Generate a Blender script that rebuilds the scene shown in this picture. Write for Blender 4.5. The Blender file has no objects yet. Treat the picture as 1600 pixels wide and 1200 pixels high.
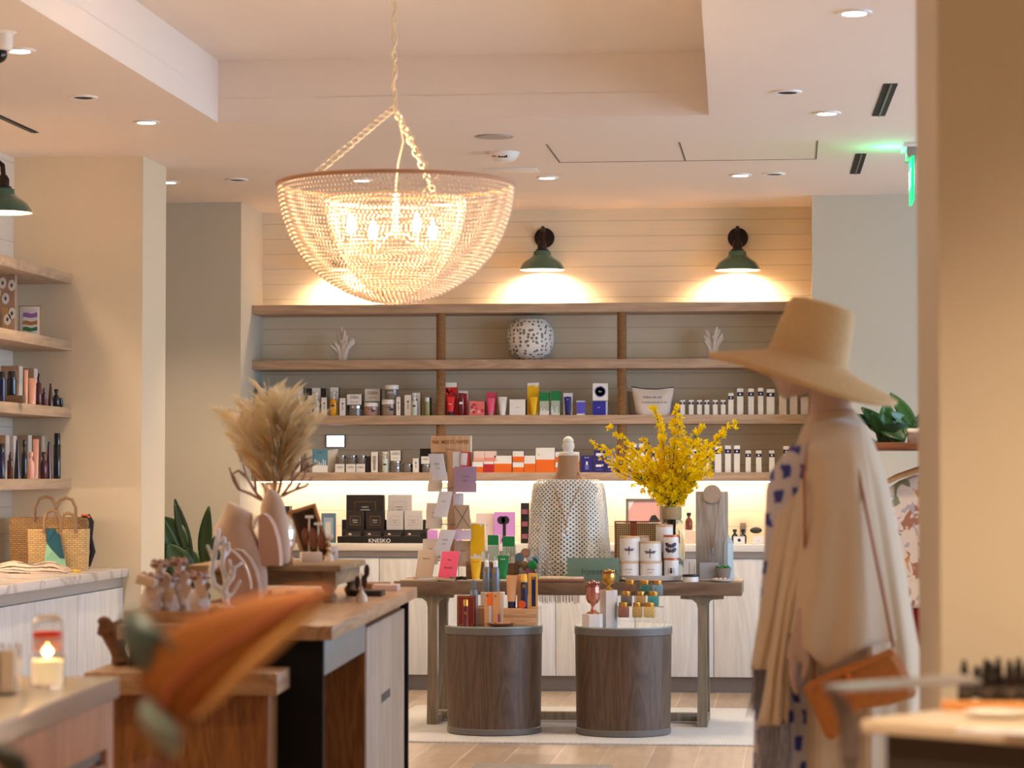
WORLD=3.9; EXPO=0.74; CHE=3.6
import bpy, bmesh, math, random
from mathutils import Vector, Matrix, Euler
PI=math.pi
R=random.Random(7)
SC=bpy.context.scene; COL=SC.collection
# ---------------------------------------------------------------- camera geometry (1600x1200 frame)
F=4000.0; YAW=math.atan(435/4000); TILT=math.atan(144/4000); H=1.35
RM=Euler((PI/2+TILT,0,YAW),'XYZ').to_matrix()
def ray(px,py): return RM@Vector(((px-800)/F,(600-py)/F,-1))
def at(px,py,Y):
    r=ray(px,py); return Vector((0,0,H))+r*(Y/r.y)
def atz(px,py,Z):
    r=ray(px,py); return Vector((0,0,H))+r*((Z-H)/r.z)
def atx(px,py,X):
    r=ray(px,py); return Vector((0,0,H))+r*(X/r.x)
def lin(c):
    out=[]
    for v in c[:3]:
        v=v/255.0; out.append(v/12.92 if v<=.04045 else ((v+.055)/1.055)**2.4)
    return (*out,1)
# ---------------------------------------------------------------- materials
_m={}
def newmat(name):
    m=bpy.data.materials.new(name); m.use_nodes=True
    return m,m.node_tree.nodes,m.node_tree.links,m.node_tree.nodes['Principled BSDF']
def N(nt,t,**k):
    n=nt.new(t)
    for a,b in k.items(): setattr(n,a,b)
    return n
def M(name,c,rough=.5,metal=0,var=.06,scale=30,bump=0,trans=0,ior=1.45,emit=0,sheen=0,sss=0,alpha=1,coat=0,stretch=(1,1,1)):
    if name in _m: return _m[name]
    m,n,l,p=newmat(name)
    tc=n.new('ShaderNodeTexCoord'); mp=n.new('ShaderNodeMapping'); mp.inputs['Scale'].default_value=stretch
    l.new(tc.outputs['Object'],mp.inputs[0])
    nz=n.new('ShaderNodeTexNoise'); nz.inputs['Scale'].default_value=scale; nz.inputs['Detail'].default_value=4
    l.new(mp.outputs[0],nz.inputs['Vector'])
    mx=n.new('ShaderNodeMix'); mx.data_type='RGBA'
    b=lin(c); mx.inputs[6].default_value=tuple(max(0,x*(1-var)) for x in b[:3])+(1,)
    mx.inputs[7].default_value=tuple(min(1,x*(1+var)) for x in b[:3])+(1,)
    l.new(nz.outputs['Fac'],mx.inputs[0]); l.new(mx.outputs[2],p.inputs['Base Color'])
    p.inputs['Roughness'].default_value=rough; p.inputs['Metallic'].default_value=metal
    p.inputs['Transmission Weight'].default_value=trans; p.inputs['IOR'].default_value=ior
    if emit:
        p.inputs['Emission Color'].default_value=b; p.inputs['Emission Strength'].default_value=emit
    if sheen: p.inputs['Sheen Weight'].default_value=sheen
    if sss:
        p.inputs['Subsurface Weight'].default_value=sss; p.inputs['Subsurface Radius'].default_value=(.02,.012,.008)
    if alpha<1: p.inputs['Alpha'].default_value=alpha
    if coat: p.inputs['Coat Weight'].default_value=coat
    if bump:
        bp=n.new('ShaderNodeBump'); bp.inputs['Strength'].default_value=bump; bp.inputs['Distance'].default_value=.004
        l.new(nz.outputs['Fac'],bp.inputs['Height']); l.new(bp.outputs[0],p.inputs['Normal'])
    _m[name]=m; return m
def wood(name,c1,c2,axis='X',scale=6,rough=.5,bump=.1):
    if name in _m: return _m[name]
    m,n,l,p=newmat(name)
    tc=n.new('ShaderNodeTexCoord'); mp=n.new('ShaderNodeMapping')
    s={'X':(.12,1,1),'Y':(1,.12,1),'Z':(1,1,.12)}[axis]
    mp.inputs['Scale'].default_value=s; l.new(tc.outputs['Object'],mp.inputs[0])
    n1=n.new('ShaderNodeTexNoise'); n1.inputs['Scale'].default_value=scale; n1.inputs['Detail'].default_value=3; n1.inputs['Distortion'].default_value=.8
    n2=n.new('ShaderNodeTexNoise'); n2.inputs['Scale'].default_value=scale*14; n2.inputs['Detail'].default_value=6
    l.new(mp.outputs[0],n1.inputs['Vector']); l.new(mp.outputs[0],n2.inputs['Vector'])
    wv=n.new('ShaderNodeMath'); wv.operation='MULTIPLY'; wv.inputs[1].default_value=16; l.new(n1.outputs['Fac'],wv.inputs[0])
    fr=n.new('ShaderNodeMath'); fr.operation='PINGPONG'; fr.inputs[1].default_value=1; l.new(wv.outputs[0],fr.inputs[0])
    ad=n.new('ShaderNodeMix'); ad.data_type='FLOAT'; ad.inputs[0].default_value=.6
    l.new(fr.outputs[0],ad.inputs[2]); l.new(n2.outputs['Fac'],ad.inputs[3])
    cr=n.new('ShaderNodeValToRGB'); cr.color_ramp.elements[0].position=.2; cr.color_ramp.elements[1].position=.8
    cr.color_ramp.elements[0].color=lin(c1); cr.color_ramp.elements[1].color=lin(c2)
    l.new(ad.outputs[0],cr.inputs[0]); l.new(cr.outputs[0],p.inputs['Base Color']); p.inputs['Roughness'].default_value=rough
    bp=n.new('ShaderNodeBump'); bp.inputs['Strength'].default_value=bump; bp.inputs['Distance'].default_value=.002
    l.new(n2.outputs['Fac'],bp.inputs['Height']); l.new(bp.outputs[0],p.inputs['Normal'])
    _m[name]=m; return m
def thin(name,c,tw=.5,rough=.9):
    m=bpy.data.materials.new(name); m.use_nodes=True; n=m.node_tree.nodes; l=m.node_tree.links; n.clear(); o=n.new('ShaderNodeOutputMaterial'); d=n.new('ShaderNodeBsdfDiffuse'); t=n.new('ShaderNodeBsdfTranslucent'); mx=n.new('ShaderNodeMixShader'); mx.inputs[0].default_value=tw
    tc=n.new('ShaderNodeTexCoord'); nz=n.new('ShaderNodeTexNoise'); nz.inputs['Scale'].default_value=12; l.new(tc.outputs['Object'],nz.inputs[0]); cr=n.new('ShaderNodeValToRGB'); cr.color_ramp.elements[0].color=tuple(x*.8 for x in lin(c)[:3])+(1,); cr.color_ramp.elements[1].color=lin(c); l.new(nz.outputs['Fac'],cr.inputs[0])
    for q in (d,t): l.new(cr.outputs[0],q.inputs['Color'])
    l.new(d.outputs[0],mx.inputs[1]); l.new(t.outputs[0],mx.inputs[2]); l.new(mx.outputs[0],o.inputs[0]); return m
def emis(name,c,s):
    if name in _m: return _m[name]
    m,n,l,p=newmat(name); p.inputs['Base Color'].default_value=lin(c)
    p.inputs['Emission Color'].default_value=lin(c); p.inputs['Emission Strength'].default_value=s
    _m[name]=m; return m
def marble(name,c,vein):
    m,n,l,p=newmat(name); tc=n.new('ShaderNodeTexCoord'); nz=n.new('ShaderNodeTexNoise'); nz.inputs['Scale'].default_value=1.6; nz.inputs['Detail'].default_value=9; nz.inputs['Distortion'].default_value=1.4; l.new(tc.outputs['Object'],nz.inputs[0])
    cr=n.new('ShaderNodeValToRGB'); e=cr.color_ramp.elements; e[0].position=.47; e[0].color=lin(c); e[1].position=.53; e[1].color=lin(c); q=e.new(.5); q.color=lin(vein); l.new(nz.outputs['Fac'],cr.inputs[0]); l.new(cr.outputs[0],p.inputs['Base Color']); p.inputs['Roughness'].default_value=.18; return m
def weave(name,c1,c2,rw=.011,bw=.028):
    if name in _m: return _m[name]
    m,n,l,p=newmat(name); tc=n.new('ShaderNodeTexCoord'); mp=n.new('ShaderNodeMapping'); mp.inputs['Rotation'].default_value=(PI/2,0,0); l.new(tc.outputs['Object'],mp.inputs[0])
    br=n.new('ShaderNodeTexBrick'); br.inputs['Scale'].default_value=1; br.inputs['Brick Width'].default_value=bw; br.inputs['Row Height'].default_value=rw; br.inputs['Mortar Size'].default_value=.0016; br.inputs['Mortar Smooth'].default_value=1
    a=lin(c1); b=lin(c2); br.inputs['Color1'].default_value=a; br.inputs['Color2'].default_value=tuple(x*.8 for x in a[:3])+(1,); br.inputs['Mortar'].default_value=b
    l.new(mp.outputs[0],br.inputs['Vector']); l.new(br.outputs['Color'],p.inputs['Base Color']); p.inputs['Roughness'].default_value=.85
    bp=n.new('ShaderNodeBump'); bp.invert=True; bp.inputs['Strength'].default_value=.8; bp.inputs['Distance'].default_value=.004; l.new(br.outputs['Fac'],bp.inputs['Height']); l.new(bp.outputs[0],p.inputs['Normal'])
    _m[name]=m; return m
def shiplap(name,c,pitch,z0):
    m,n,l,p=newmat(name); tc=n.new('ShaderNodeTexCoord'); sp=n.new('ShaderNodeSeparateXYZ'); l.new(tc.outputs['Object'],sp.inputs[0])
    a=n.new('ShaderNodeMath'); a.operation='SUBTRACT'; a.inputs[1].default_value=z0; l.new(sp.outputs[2],a.inputs[0])
    md=n.new('ShaderNodeMath'); md.operation='FLOORED_MODULO'; md.inputs[1].default_value=pitch; l.new(a.outputs[0],md.inputs[0])
    lt=n.new('ShaderNodeMath'); lt.operation='LESS_THAN'; lt.inputs[1].default_value=.005; l.new(md.outputs[0],lt.inputs[0])
    nz=n.new('ShaderNodeTexNoise'); nz.inputs['Scale'].default_value=8; mp=n.new('ShaderNodeMapping'); mp.inputs['Scale'].default_value=(.3,1,6)
    l.new(tc.outputs['Object'],mp.inputs[0]); l.new(mp.outputs[0],nz.inputs['Vector']); nz.inputs['Detail'].default_value=6
    mx=n.new('ShaderNodeMix'); mx.data_type='RGBA'; b=lin(c)
    mx.inputs[6].default_value=tuple(x*.93 for x in b[:3])+(1,); mx.inputs[7].default_value=tuple(min(1,x*1.05) for x in b[:3])+(1,)
    l.new(nz.outputs['Fac'],mx.inputs[0])
    m2=n.new('ShaderNodeMix'); m2.data_type='RGBA'; l.new(lt.outputs[0],m2.inputs[0]); l.new(mx.outputs[2],m2.inputs[6])
    m2.inputs[7].default_value=tuple(x*.72 for x in b[:3])+(1,)
    l.new(m2.outputs[2],p.inputs['Base Color']); p.inputs['Roughness'].default_value=.6
    iv=n.new('ShaderNodeMath'); iv.operation='SUBTRACT'; iv.inputs[0].default_value=1; l.new(lt.outputs[0],iv.inputs[1])
    bp=n.new('ShaderNodeBump'); bp.inputs['Strength'].default_value=.5; bp.inputs['Distance'].default_value=.004
    l.new(iv.outputs[0],bp.inputs['Height']); l.new(bp.outputs[0],p.inputs['Normal'])
    return m
# ---------------------------------------------------------------- mesh builder
_txt={}
def textmesh(s,font=None):
    if s in _txt: return _txt[s]
    cu=bpy.data.curves.new('t','FONT'); cu.body=s; cu.size=1; cu.align_x='CENTER'; cu.align_y='CENTER'; cu.resolution_u=3; cu.extrude=0; cu.offset=.004
    o=bpy.data.objects.new('t',cu); me=o.to_mesh()
    v=[tuple(x.co) for x in me.vertices]; f=[tuple(p.vertices) for p in me.polygons]
    o.to_mesh_clear(); bpy.data.objects.remove(o); bpy.data.curves.remove(cu)
    _txt[s]=(v,f); return _txt[s]
_ico={}
def ico(sub):
    if sub not in _ico:
        b=bmesh.new(); bmesh.ops.create_icosphere(b,subdivisions=sub,radius=1); b.verts.ensure_lookup_table()
        _ico[sub]=([tuple(v.co) for v in b.verts],[tuple(x.index for x in f.verts) for f in b.faces]); b.free()
    return _ico[sub]
_bv={}
class MB:
    def __init__(s,M0=None): s.v=[];s.f=[];s.mi=[];s.mats=[];s.uv={};s.T=M0 or Matrix()
    def idx(s,m):
        if m not in s.mats: s.mats.append(m)
        return s.mats.index(m)
    def add(s,vs,fs,m,uvs=None):
        o=len(s.v); T=s.T
        s.v.extend([tuple(T@Vector(v)) for v in vs]); k=s.idx(m)
        for q,f in enumerate(fs):
            if uvs: s.uv[len(s.f)]=uvs[q]
            s.f.append(tuple(i+o for i in f)); s.mi.append(k)
        return s
    def box(s,x0,y0,z0,x1,y1,z1,m,bev=0):
        if x1<x0:x0,x1=x1,x0
        if y1<y0:y0,y1=y1,y0
        if z1<z0:z0,z1=z1,z0
        if not bev:
            return s.add([(x0,y0,z0),(x1,y0,z0),(x1,y1,z0),(x0,y1,z0),(x0,y0,z1),(x1,y0,z1),(x1,y1,z1),(x0,y1,z1)],
              [(0,3,2,1),(4,5,6,7),(0,1,5,4),(1,2,6,5),(2,3,7,6),(3,0,4,7)],m)
        b=bmesh.new(); bmesh.ops.create_cube(b,size=1)
        for v in b.verts: v.co=Vector(((x0+x1)/2+v.co.x*(x1-x0),(y0+y1)/2+v.co.y*(y1-y0),(z0+z1)/2+v.co.z*(z1-z0)))
        bmesh.ops.bevel(b,geom=b.edges[:],offset=min(bev,(x1-x0)*.45,(y1-y0)*.45,(z1-z0)*.45),segments=2,profile=.5,affect='EDGES')
        b.verts.ensure_lookup_table(); b.verts.index_update()
        s.add([tuple(v.co) for v in b.verts],[tuple(x.index for x in f.verts) for f in b.faces],m); b.free(); return s
    def lathe(s,prof,m,c=(0,0,0),n=24,sx=1,sy=1,caps=True,fn=None):
        vs=[];fs=[]
        for (r,z) in prof:
            for i in range(n):
                a=2*PI*i/n; k=fn(a,z) if fn else 1
                vs.append((c[0]+r*k*sx*math.cos(a),c[1]+r*k*sy*math.sin(a),c[2]+z))
        for j in range(len(prof)-1):
            for i in range(n):
                a=j*n+i;b=j*n+(i+1)%n; fs.append((a,b,b+n,a+n))
        if caps:
            if prof[0][0]>1e-4: fs.append(tuple(range(n-1,-1,-1)))
            if prof[-1][0]>1e-4: fs.append(tuple(range((len(prof)-1)*n,len(prof)*n)))
        return s.add(vs,fs,m)
    def cyl(s,c,r,h,m,n=24,r2=None): return s.lathe([(r,0),(r if r2 is None else r2,h)],m,c,n)
    def tube(s,pts,r,m,n=6,closed=False,flat=1):
        P=[Vector(p) for p in pts]; L=len(P); rr=r if isinstance(r,(list,tuple)) else [r]*L
        vs=[];fs=[];pn=None
        for i in range(L):
            if closed: t=P[(i+1)%L]-P[i-1]
            else: t=P[min(i+1,L-1)]-P[max(i-1,0)]
            if t.length<1e-9: t=Vector((0,0,1))
            t.normalize()
            if pn is None:
                u=Vector((0,0,1)) if abs(t.z)<.9 else Vector((1,0,0)); pn=(u-t*u.dot(t)).normalized()
            else:
                pn=(pn-t*pn.dot(t)); pn=pn.normalized() if pn.length>1e-6 else Vector((1,0,0))
            b=t.cross(pn)
            for k in range(n):
                a=2*PI*k/n; vs.append(tuple(P[i]+pn*(math.cos(a)*rr[i])+b*(math.sin(a)*rr[i]*flat)))
        for i in range(L-1 if not closed else L):
            for k in range(n):
                a=i*n+k;b2=i*n+(k+1)%n;c=((i+1)%L)*n+(k+1)%n;d=((i+1)%L)*n+k; fs.append((a,b2,c,d))
        if not closed: fs.append(tuple(range(n-1,-1,-1))); fs.append(tuple(range((L-1)*n,L*n)))
        return s.add(vs,fs,m)
    def loft(s,rings,m,cap=True,closed=True,uv=False,zs=None):
        n=len(rings[0]); vs=[p for r in rings for p in r]; fs=[];us=[]
        for j in range(len(rings)-1):
            for i in range(n if closed else n-1):
                a=j*n+i;b=j*n+(i+1)%n; fs.append((a,b,b+n,a+n))
                v0,v1=(zs[j],zs[j+1]) if zs else (j/len(rings),(j+1)/len(rings)); us.append([(i/n,v0),((i+1)/n,v0),((i+1)/n,v1),(i/n,v1)])
        if cap and closed:
            fs.append(tuple(range(n-1,-1,-1))); fs.append(tuple(range((len(rings)-1)*n,len(rings)*n)))
            us+= [[(0,0)]*n]*2
        return s.add(vs,fs,m,us if uv else None)
    def sph(s,c,r,m,sub=2,sc=(1,1,1)):
        v,f=ico(sub); return s.add([(c[0]+x*r*sc[0],c[1]+y*r*sc[1],c[2]+z*r*sc[2]) for x,y,z in v],f,m)
    def prism(s,poly,y0,y1,m):
        n=len(poly); vs=[(x,y0,z) for x,z in poly]+[(x,y1,z) for x,z in poly]
        fs=[tuple(range(n)),tuple(range(2*n-1,n-1,-1))]
        for i in range(n):
            j=(i+1)%n; fs.append((i,i+n,j+n,j))
        return s.add(vs,fs,m)
    def prismz(s,poly,z0,z1,m):
        n=len(poly); vs=[(x,y,z0) for x,y in poly]+[(x,y,z1) for x,y in poly]
        fs=[tuple(range(n-1,-1,-1)),tuple(range(n,2*n))]
        for i in range(n):
            j=(i+1)%n; fs.append((i,j,j+n,i+n))
        return s.add(vs,fs,m)
    def text(s,t,size,cx,y,cz,m,wide=1,Mx=None):
        v,f=textmesh(t)
        if Mx: return s.add([tuple(Mx@Vector((a*size*wide,0,b*size))) for a,b,_ in v],f,m)
        return s.add([(cx+a*size*wide,y,cz+b*size) for a,b,_ in v],f,m)
    def build(s,name,parent=None,loc=(0,0,0),rz=0,smooth=35):
        me=bpy.data.meshes.new(name); me.from_pydata(s.v,[],s.f); me.update()
        for m in s.mats: me.materials.append(m)
        me.polygons.foreach_set('material_index',s.mi)
        if s.uv:
            u=me.uv_layers.new(name='UVMap')
            for pi,c in s.uv.items():
                p=me.polygons[pi]
                for k,li in enumerate(p.loop_indices): u.data[li].uv=c[k]
        if smooth:
            me.polygons.foreach_set('use_smooth',[True]*len(me.polygons)); me.set_sharp_from_angle(angle=math.radians(smooth))
        o=bpy.data.objects.new(name,me); COL.objects.link(o); o.location=loc; o.rotation_euler=(0,0,rz)
        if parent: o.parent=parent
        return o
def T(name,label,cat,loc=(0,0,0),rz=0,group=None):
    o=bpy.data.objects.new(name,None); o.empty_display_size=.05; COL.objects.link(o); o.location=loc; o.rotation_euler=(0,0,rz)
    o['label']=label;o['category']=cat
    if group:o['group']=group
    return o
def tag(o,label,cat,group=None):
    o['label']=label;o['category']=cat
    if group:o['group']=group
    return o
def struct(mb,name,parent=None,**k):
    o=mb.build(name,parent,**k)
    if not parent: o['kind']='structure'
    return o
def solidify(o,t,off=0):
    md=o.modifiers.new('s','SOLIDIFY'); md.thickness=t; md.offset=off; return o
def subsurf(o,l=1):
    md=o.modifiers.new('ss','SUBSURF'); md.levels=l; md.render_levels=l; return o
def remesh(o,vs,smooth=4):
    md=o.modifiers.new('r','REMESH'); md.mode='VOXEL'; md.voxel_size=vs; md.use_smooth_shade=True
    if smooth:
        sm=o.modifiers.new('sm','SMOOTH'); sm.iterations=smooth; sm.factor=.5
    return o
def lerp(a,b,t): return a+(b-a)*t
def interp(tab,x):
    if x<=tab[0][0]: return tab[0][1]
    for (a,va),(b,vb) in zip(tab,tab[1:]):
        if x<=b: return lerp(va,vb,(x-a)/(b-a))
    return tab[-1][1]
def bez(p0,p1,p2,n=10):
    p0,p1,p2=Vector(p0),Vector(p1),Vector(p2)
    return [p0*(1-t)**2+p1*2*t*(1-t)+p2*t*t for t in [i/n for i in range(n+1)]]
# ---------------------------------------------------------------- room shell
ZC=3.10; YB=16.70; YF=16.02; YSH=16.36
WALL=M('painted plaster wall',(222,208,188),.75,var=.02,scale=3,bump=.03)
WALLG=M('sage painted wall',(200,190,170),.75,var=.02,scale=3,bump=.03)
CEIL=M('matte ceiling paint',(236,222,210),.85,var=.015,scale=2)
GOLDW=M('cream wall',(226,210,182),.75,var=.02,scale=3,bump=.02)
XL=at(410,600,YB).x; XR=at(1270,600,YF).x
XWL=at(20,600,13.65).x
XP=at(222,600,13.65).x
# floor
def floor_mat():
    m,n,l,p=newmat('wood plank floor'); tc=n.new('ShaderNodeTexCoord'); mp=n.new('ShaderNodeMapping'); mp.inputs['Rotation'].default_value=(0,0,PI/2)
    l.new(tc.outputs['Object'],mp.inputs[0])
    br=n.new('ShaderNodeTexBrick'); br.inputs['Scale'].default_value=1; br.inputs['Brick Width'].default_value=1.2; br.inputs['Row Height'].default_value=.225
    br.inputs['Mortar Size'].default_value=.004; br.inputs['Color1'].default_value=lin((196,176,156)); br.inputs['Color2'].default_value=lin((174,152,132)); br.inputs['Mortar'].default_value=lin((212,196,180))
    br.offset=.37; l.new(mp.outputs[0],br.inputs['Vector'])
    nz=n.new('ShaderNodeTexNoise'); nz.inputs['Scale'].default_value=5; nz.inputs['Detail'].default_value=8; m2=n.new('ShaderNodeMapping'); m2.inputs['Scale'].default_value=(5,.5,1)
    l.new(tc.outputs['Object'],m2.inputs[0]); l.new(m2.outputs[0],nz.inputs['Vector'])
    mx=n.new('ShaderNodeMix'); mx.data_type='RGBA'; mx.blend_type='MULTIPLY'; mx.inputs[0].default_value=.55
    cr=n.new('ShaderNodeValToRGB'); cr.color_ramp.elements[0].position=.3; cr.color_ramp.elements[0].color=(.55,.5,.45,1); cr.color_ramp.elements[1].position=.65; cr.color_ramp.elements[1].color=(1,1,1,1)
    l.new(nz.outputs['Fac'],cr.inputs[0]); l.new(br.outputs['Color'],mx.inputs[6]); l.new(cr.outputs[0],mx.inputs[7]); l.new(mx.outputs[2],p.inputs['Base Color'])
    p.inputs['Roughness'].default_value=.32; return m
b=MB(); b.box(-6,-4,-.1,5,19,0,floor_mat()); struct(b,'floor')
# ceiling with recessed tray
TY0=2.5; TY1=atz(700,186,ZC).y; TX0=atz(335,188,ZC).x; TX1=atz(1108,181,ZC).x; TZ=at(700,88,TY1).z; q_=atz(1096,1,ZC); TX1n=TX1+(q_.x-TX1)*(TY0-TY1)/(q_.y-TY1)
b=MB(); TY0=2.5
b.box(-6,TY1,ZC,5,19,ZC+.12,CEIL); b.box(-6,-4,ZC,5,TY0,ZC+.12,CEIL); b.box(-6,TY0,ZC,TX0,TY1,ZC+.12,CEIL); b.prismz([(TX1n,TY0),(5,TY0),(5,TY1),(TX1,TY1)],ZC,ZC+.12,CEIL)
b.box(TX0-.1,TY0-.1,TZ,max(TX1,TX1n)+.1,TY1+.1,TZ+.1,CEIL)
b.box(TX0-.1,TY0-.1,ZC+.119,TX0,TY1+.1,TZ,CEIL);b.prismz([(TX1n,TY0-.1),(TX1n+.1,TY0-.1),(TX1+.1,TY1+.1),(TX1,TY1+.1)],ZC+.119,TZ,CEIL)
b.box(TX0,TY0-.1,ZC+.119,TX1n,TY0,TZ,CEIL);b.box(TX0,TY1,ZC+.119,TX1,TY1+.1,TZ,CEIL)
struct(b,'ceiling',smooth=0)
# back walls
b=MB(); SHIP=shiplap('horizontal shiplap boards',(232,216,188),.1000,.02)
b.box(XL-.15,YB,0,XR+.15,YB+.12,ZC,SHIP); struct(b,'wall_back',smooth=0)
b=MB(); b.box(-6,YF,0,XL,YB+.12,ZC,WALLG); struct(b,'wall_back_left',smooth=0)
b=MB(); b.box(XR,YF,0,5,YB+.12,ZC,WALLG); struct(b,'wall_back_right',smooth=0)
b=MB(); b.box(XWL-.12,-4,0,XWL,14.1,ZC,shiplap('left wall shiplap boards',(226,214,196),.145,.02)); struct(b,'wall_left',smooth=0)
b=MB(); b.box(-5.9,13.65,0,XP,14.17,ZC,GOLDW); struct(b,'wall_left_pier',smooth=0)
b=MB(); b.box(-6,14.17,0,-5.9,YF,ZC,WALL); struct(b,'wall_left_rear',smooth=0)
PX=at(1468,600,5.0).x
b=MB(); b.box(PX,5.0,0,PX+1.6,5.85,ZC,WALL); struct(b,'wall_right_pillar',smooth=0)
WY0,WY1=7.0,15.2
b=MB(); b.box(4.9,-4,0,5,WY0,ZC,WALL); b.box(4.9,WY1,0,5,YF,ZC,WALL); b.box(4.9,WY0,0,5,WY1,.35,WALL); b.box(4.9,WY0,2.85,5,WY1,ZC,WALL)
struct(b,'wall_right',smooth=0)
WF=M('window frame dark metal',(60,58,55),.4,.6)
b=MB()
for y in (WY0,WY0+2.72,WY0+5.45,WY1-.06): b.box(4.92,y,.35,4.98,y+.06,2.85,WF)
b.box(4.92,WY0,.35,4.98,WY1,.40,WF); b.box(4.92,WY0,2.80,4.98,WY1,2.85,WF); struct(b,'window_1',smooth=0)
b=MB(); b.box(-6,-4.1,0,5,-4,ZC,WALL); struct(b,'wall_front',smooth=0)
b=MB(); b.box(-6,-4,0,-5.9,14.17,ZC,WALL); struct(b,'wall_left_outer',smooth=0)
d=bpy.data.lights.new('window_portal','AREA'); d.shape='RECTANGLE'; d.size=WY1-WY0; d.size_y=2.5; d.cycles.is_portal=True
o=bpy.data.objects.new('window_portal',d); COL.objects.link(o); o.location=(4.9,(WY0+WY1)/2,1.6); o.rotation_euler=(PI/2,0,PI/2)
# ceiling fittings ------------------------------------------------
WHT=M('white enamel',(235,228,220),.4,var=.02); BLK=M('black plastic',(18,16,16),.45)
DARKGAP=M('dark slot recess',(30,26,24),.8)
GLOW=emis('downlight lens',(255,238,214),14)
def spot(loc,e,ang,col=(1,.78,.52),r=.04,blend=.6,rot=(0,0,0),parent=None,name='lamp_light'):
    d=bpy.data.lights.new(name,'SPOT'); d.energy=e; d.spot_size=math.radians(ang); d.spot_blend=blend; d.color=col; d.shadow_soft_size=r
    o=bpy.data.objects.new(name,d); COL.objects.link(o); o.location=loc; o.rotation_euler=rot
    if parent:o.parent=parent
    return o
def downlight(px,py,label,lit=True,e=60,ang=110):
    p=atz(px,py,ZC); t=T('recessed_downlight',label,'ceiling light',(p.x,p.y,ZC),group='recessed downlights in the ceiling')
    b=MB(); b.lathe([(.045,-.001),(.046,-.008),(.066,-.008),(.068,0)],WHT,n=28,caps=False); b.build('trim_ring',t)
    b=MB(); b.cyl((0,0,-.005),.0455,.004,GLOW if lit else DARKGAP); b.build('lens',t)
    if lit: spot((0,0,-.03),e,ang,parent=t)
DLE=55
downlight(30,78,'lit recessed downlight at the left edge beside the black security camera',e=DLE)
downlight(229,190,'lit recessed downlight above the cream pier on the left',e=DLE)
downlight(1335,19,'lit recessed downlight nearest the top right corner',e=DLE)
downlight(1292,176,'lit recessed downlight left of the larger dark ceiling slot',e=DLE)
downlight(855,277,'lit recessed downlight behind the smoke detector, above the left green sconce',e=DLE)
downlight(1157,273,'lit recessed downlight above the right green sconce',e=DLE)
downlight(565,281,'lit recessed downlight seen through the rim of the beaded chandelier',e=DLE)
downlight(263,284,'lit recessed downlight just peeking out right of the cream pier',e=DLE*.8)
downlight(130,151,'unlit recessed downlight between two lit ones on the left',False)
downlight(370,280,'unlit recessed downlight just left of the chandelier rim',False)
downlight(1230,143,'unlit recessed downlight left of the ceiling tray corner on the right',False)
downlight(1209,271,'small unlit recessed downlight right of the access panel',False)
# unseen downlights assumed overhead; the last two added to brighten the near pillar
for (x,y) in [(-3.4,8.5),(-3.4,5.5),(-3.4,2.2),(1.6,8.5),(1.6,4.2),(2.6,11.5),(-.6,1.2),(.2,3.3),(-1.5,3.6)]:
    t=T('recessed_downlight','unseen lit recessed downlight giving warm fill from outside the picture','ceiling light',(x,y,ZC),group='unseen fill downlights outside the picture')
    b=MB(); b.lathe([(.045,-.001),(.046,-.008),(.066,-.008),(.068,0)],WHT,n=28,caps=False); b.build('trim_ring',t)
    b=MB(); b.cyl((0,0,-.005),.0455,.004,GLOW); b.build('lens',t); spot((0,0,-.03),DLE*1.7,110,parent=t)
# speaker, smoke detector, plate
p=atz(772,213,ZC); b=MB(); b.lathe([(.075,0),(.1,-.004),(.1,0)],M('speaker grille',(190,176,164),.8,bump=.4,scale=400),n=32); b.cyl((0,0,-.006),.085,.004,M('speaker grille',(0,0,0)))
tag(b.build('ceiling_speaker',loc=(p.x,p.y,ZC)),'flat round ceiling speaker grille in front of the smoke detector','speaker')
p=atz(787,238,ZC); t=T('smoke_detector','white round smoke detector with dark vents on the ceiling','smoke detector',(p.x,p.y,ZC))
b=MB(); b.lathe([(.0,-.05),(.045,-.05),(.062,-.042),(.085,-.008),(.085,0)],WHT,n=36); b.build('housing',t)
b=MB()
for k in range(5):
    x=-.02+k*.01; b.box(x,-.0705,-.037,x+.006,-.062,-.022,BLK)
b.build('vent',t); b=MB(); b.box(-.055,-.062,-.03,-.03,-.055,-.026,M('red print',(190,60,50),.6)); b.build('print',t)
p0=atz(757,264,ZC);p1=atz(845,270,ZC); b=MB(); b.box(p0.x,min(p0.y,p1.y)-.05,ZC-.012,p1.x,p0.y+.12,ZC,WHT,.003); tag(b.build('ceiling_access_plate'),'thin white plate on the ceiling behind the smoke detector','ceiling plate')
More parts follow.
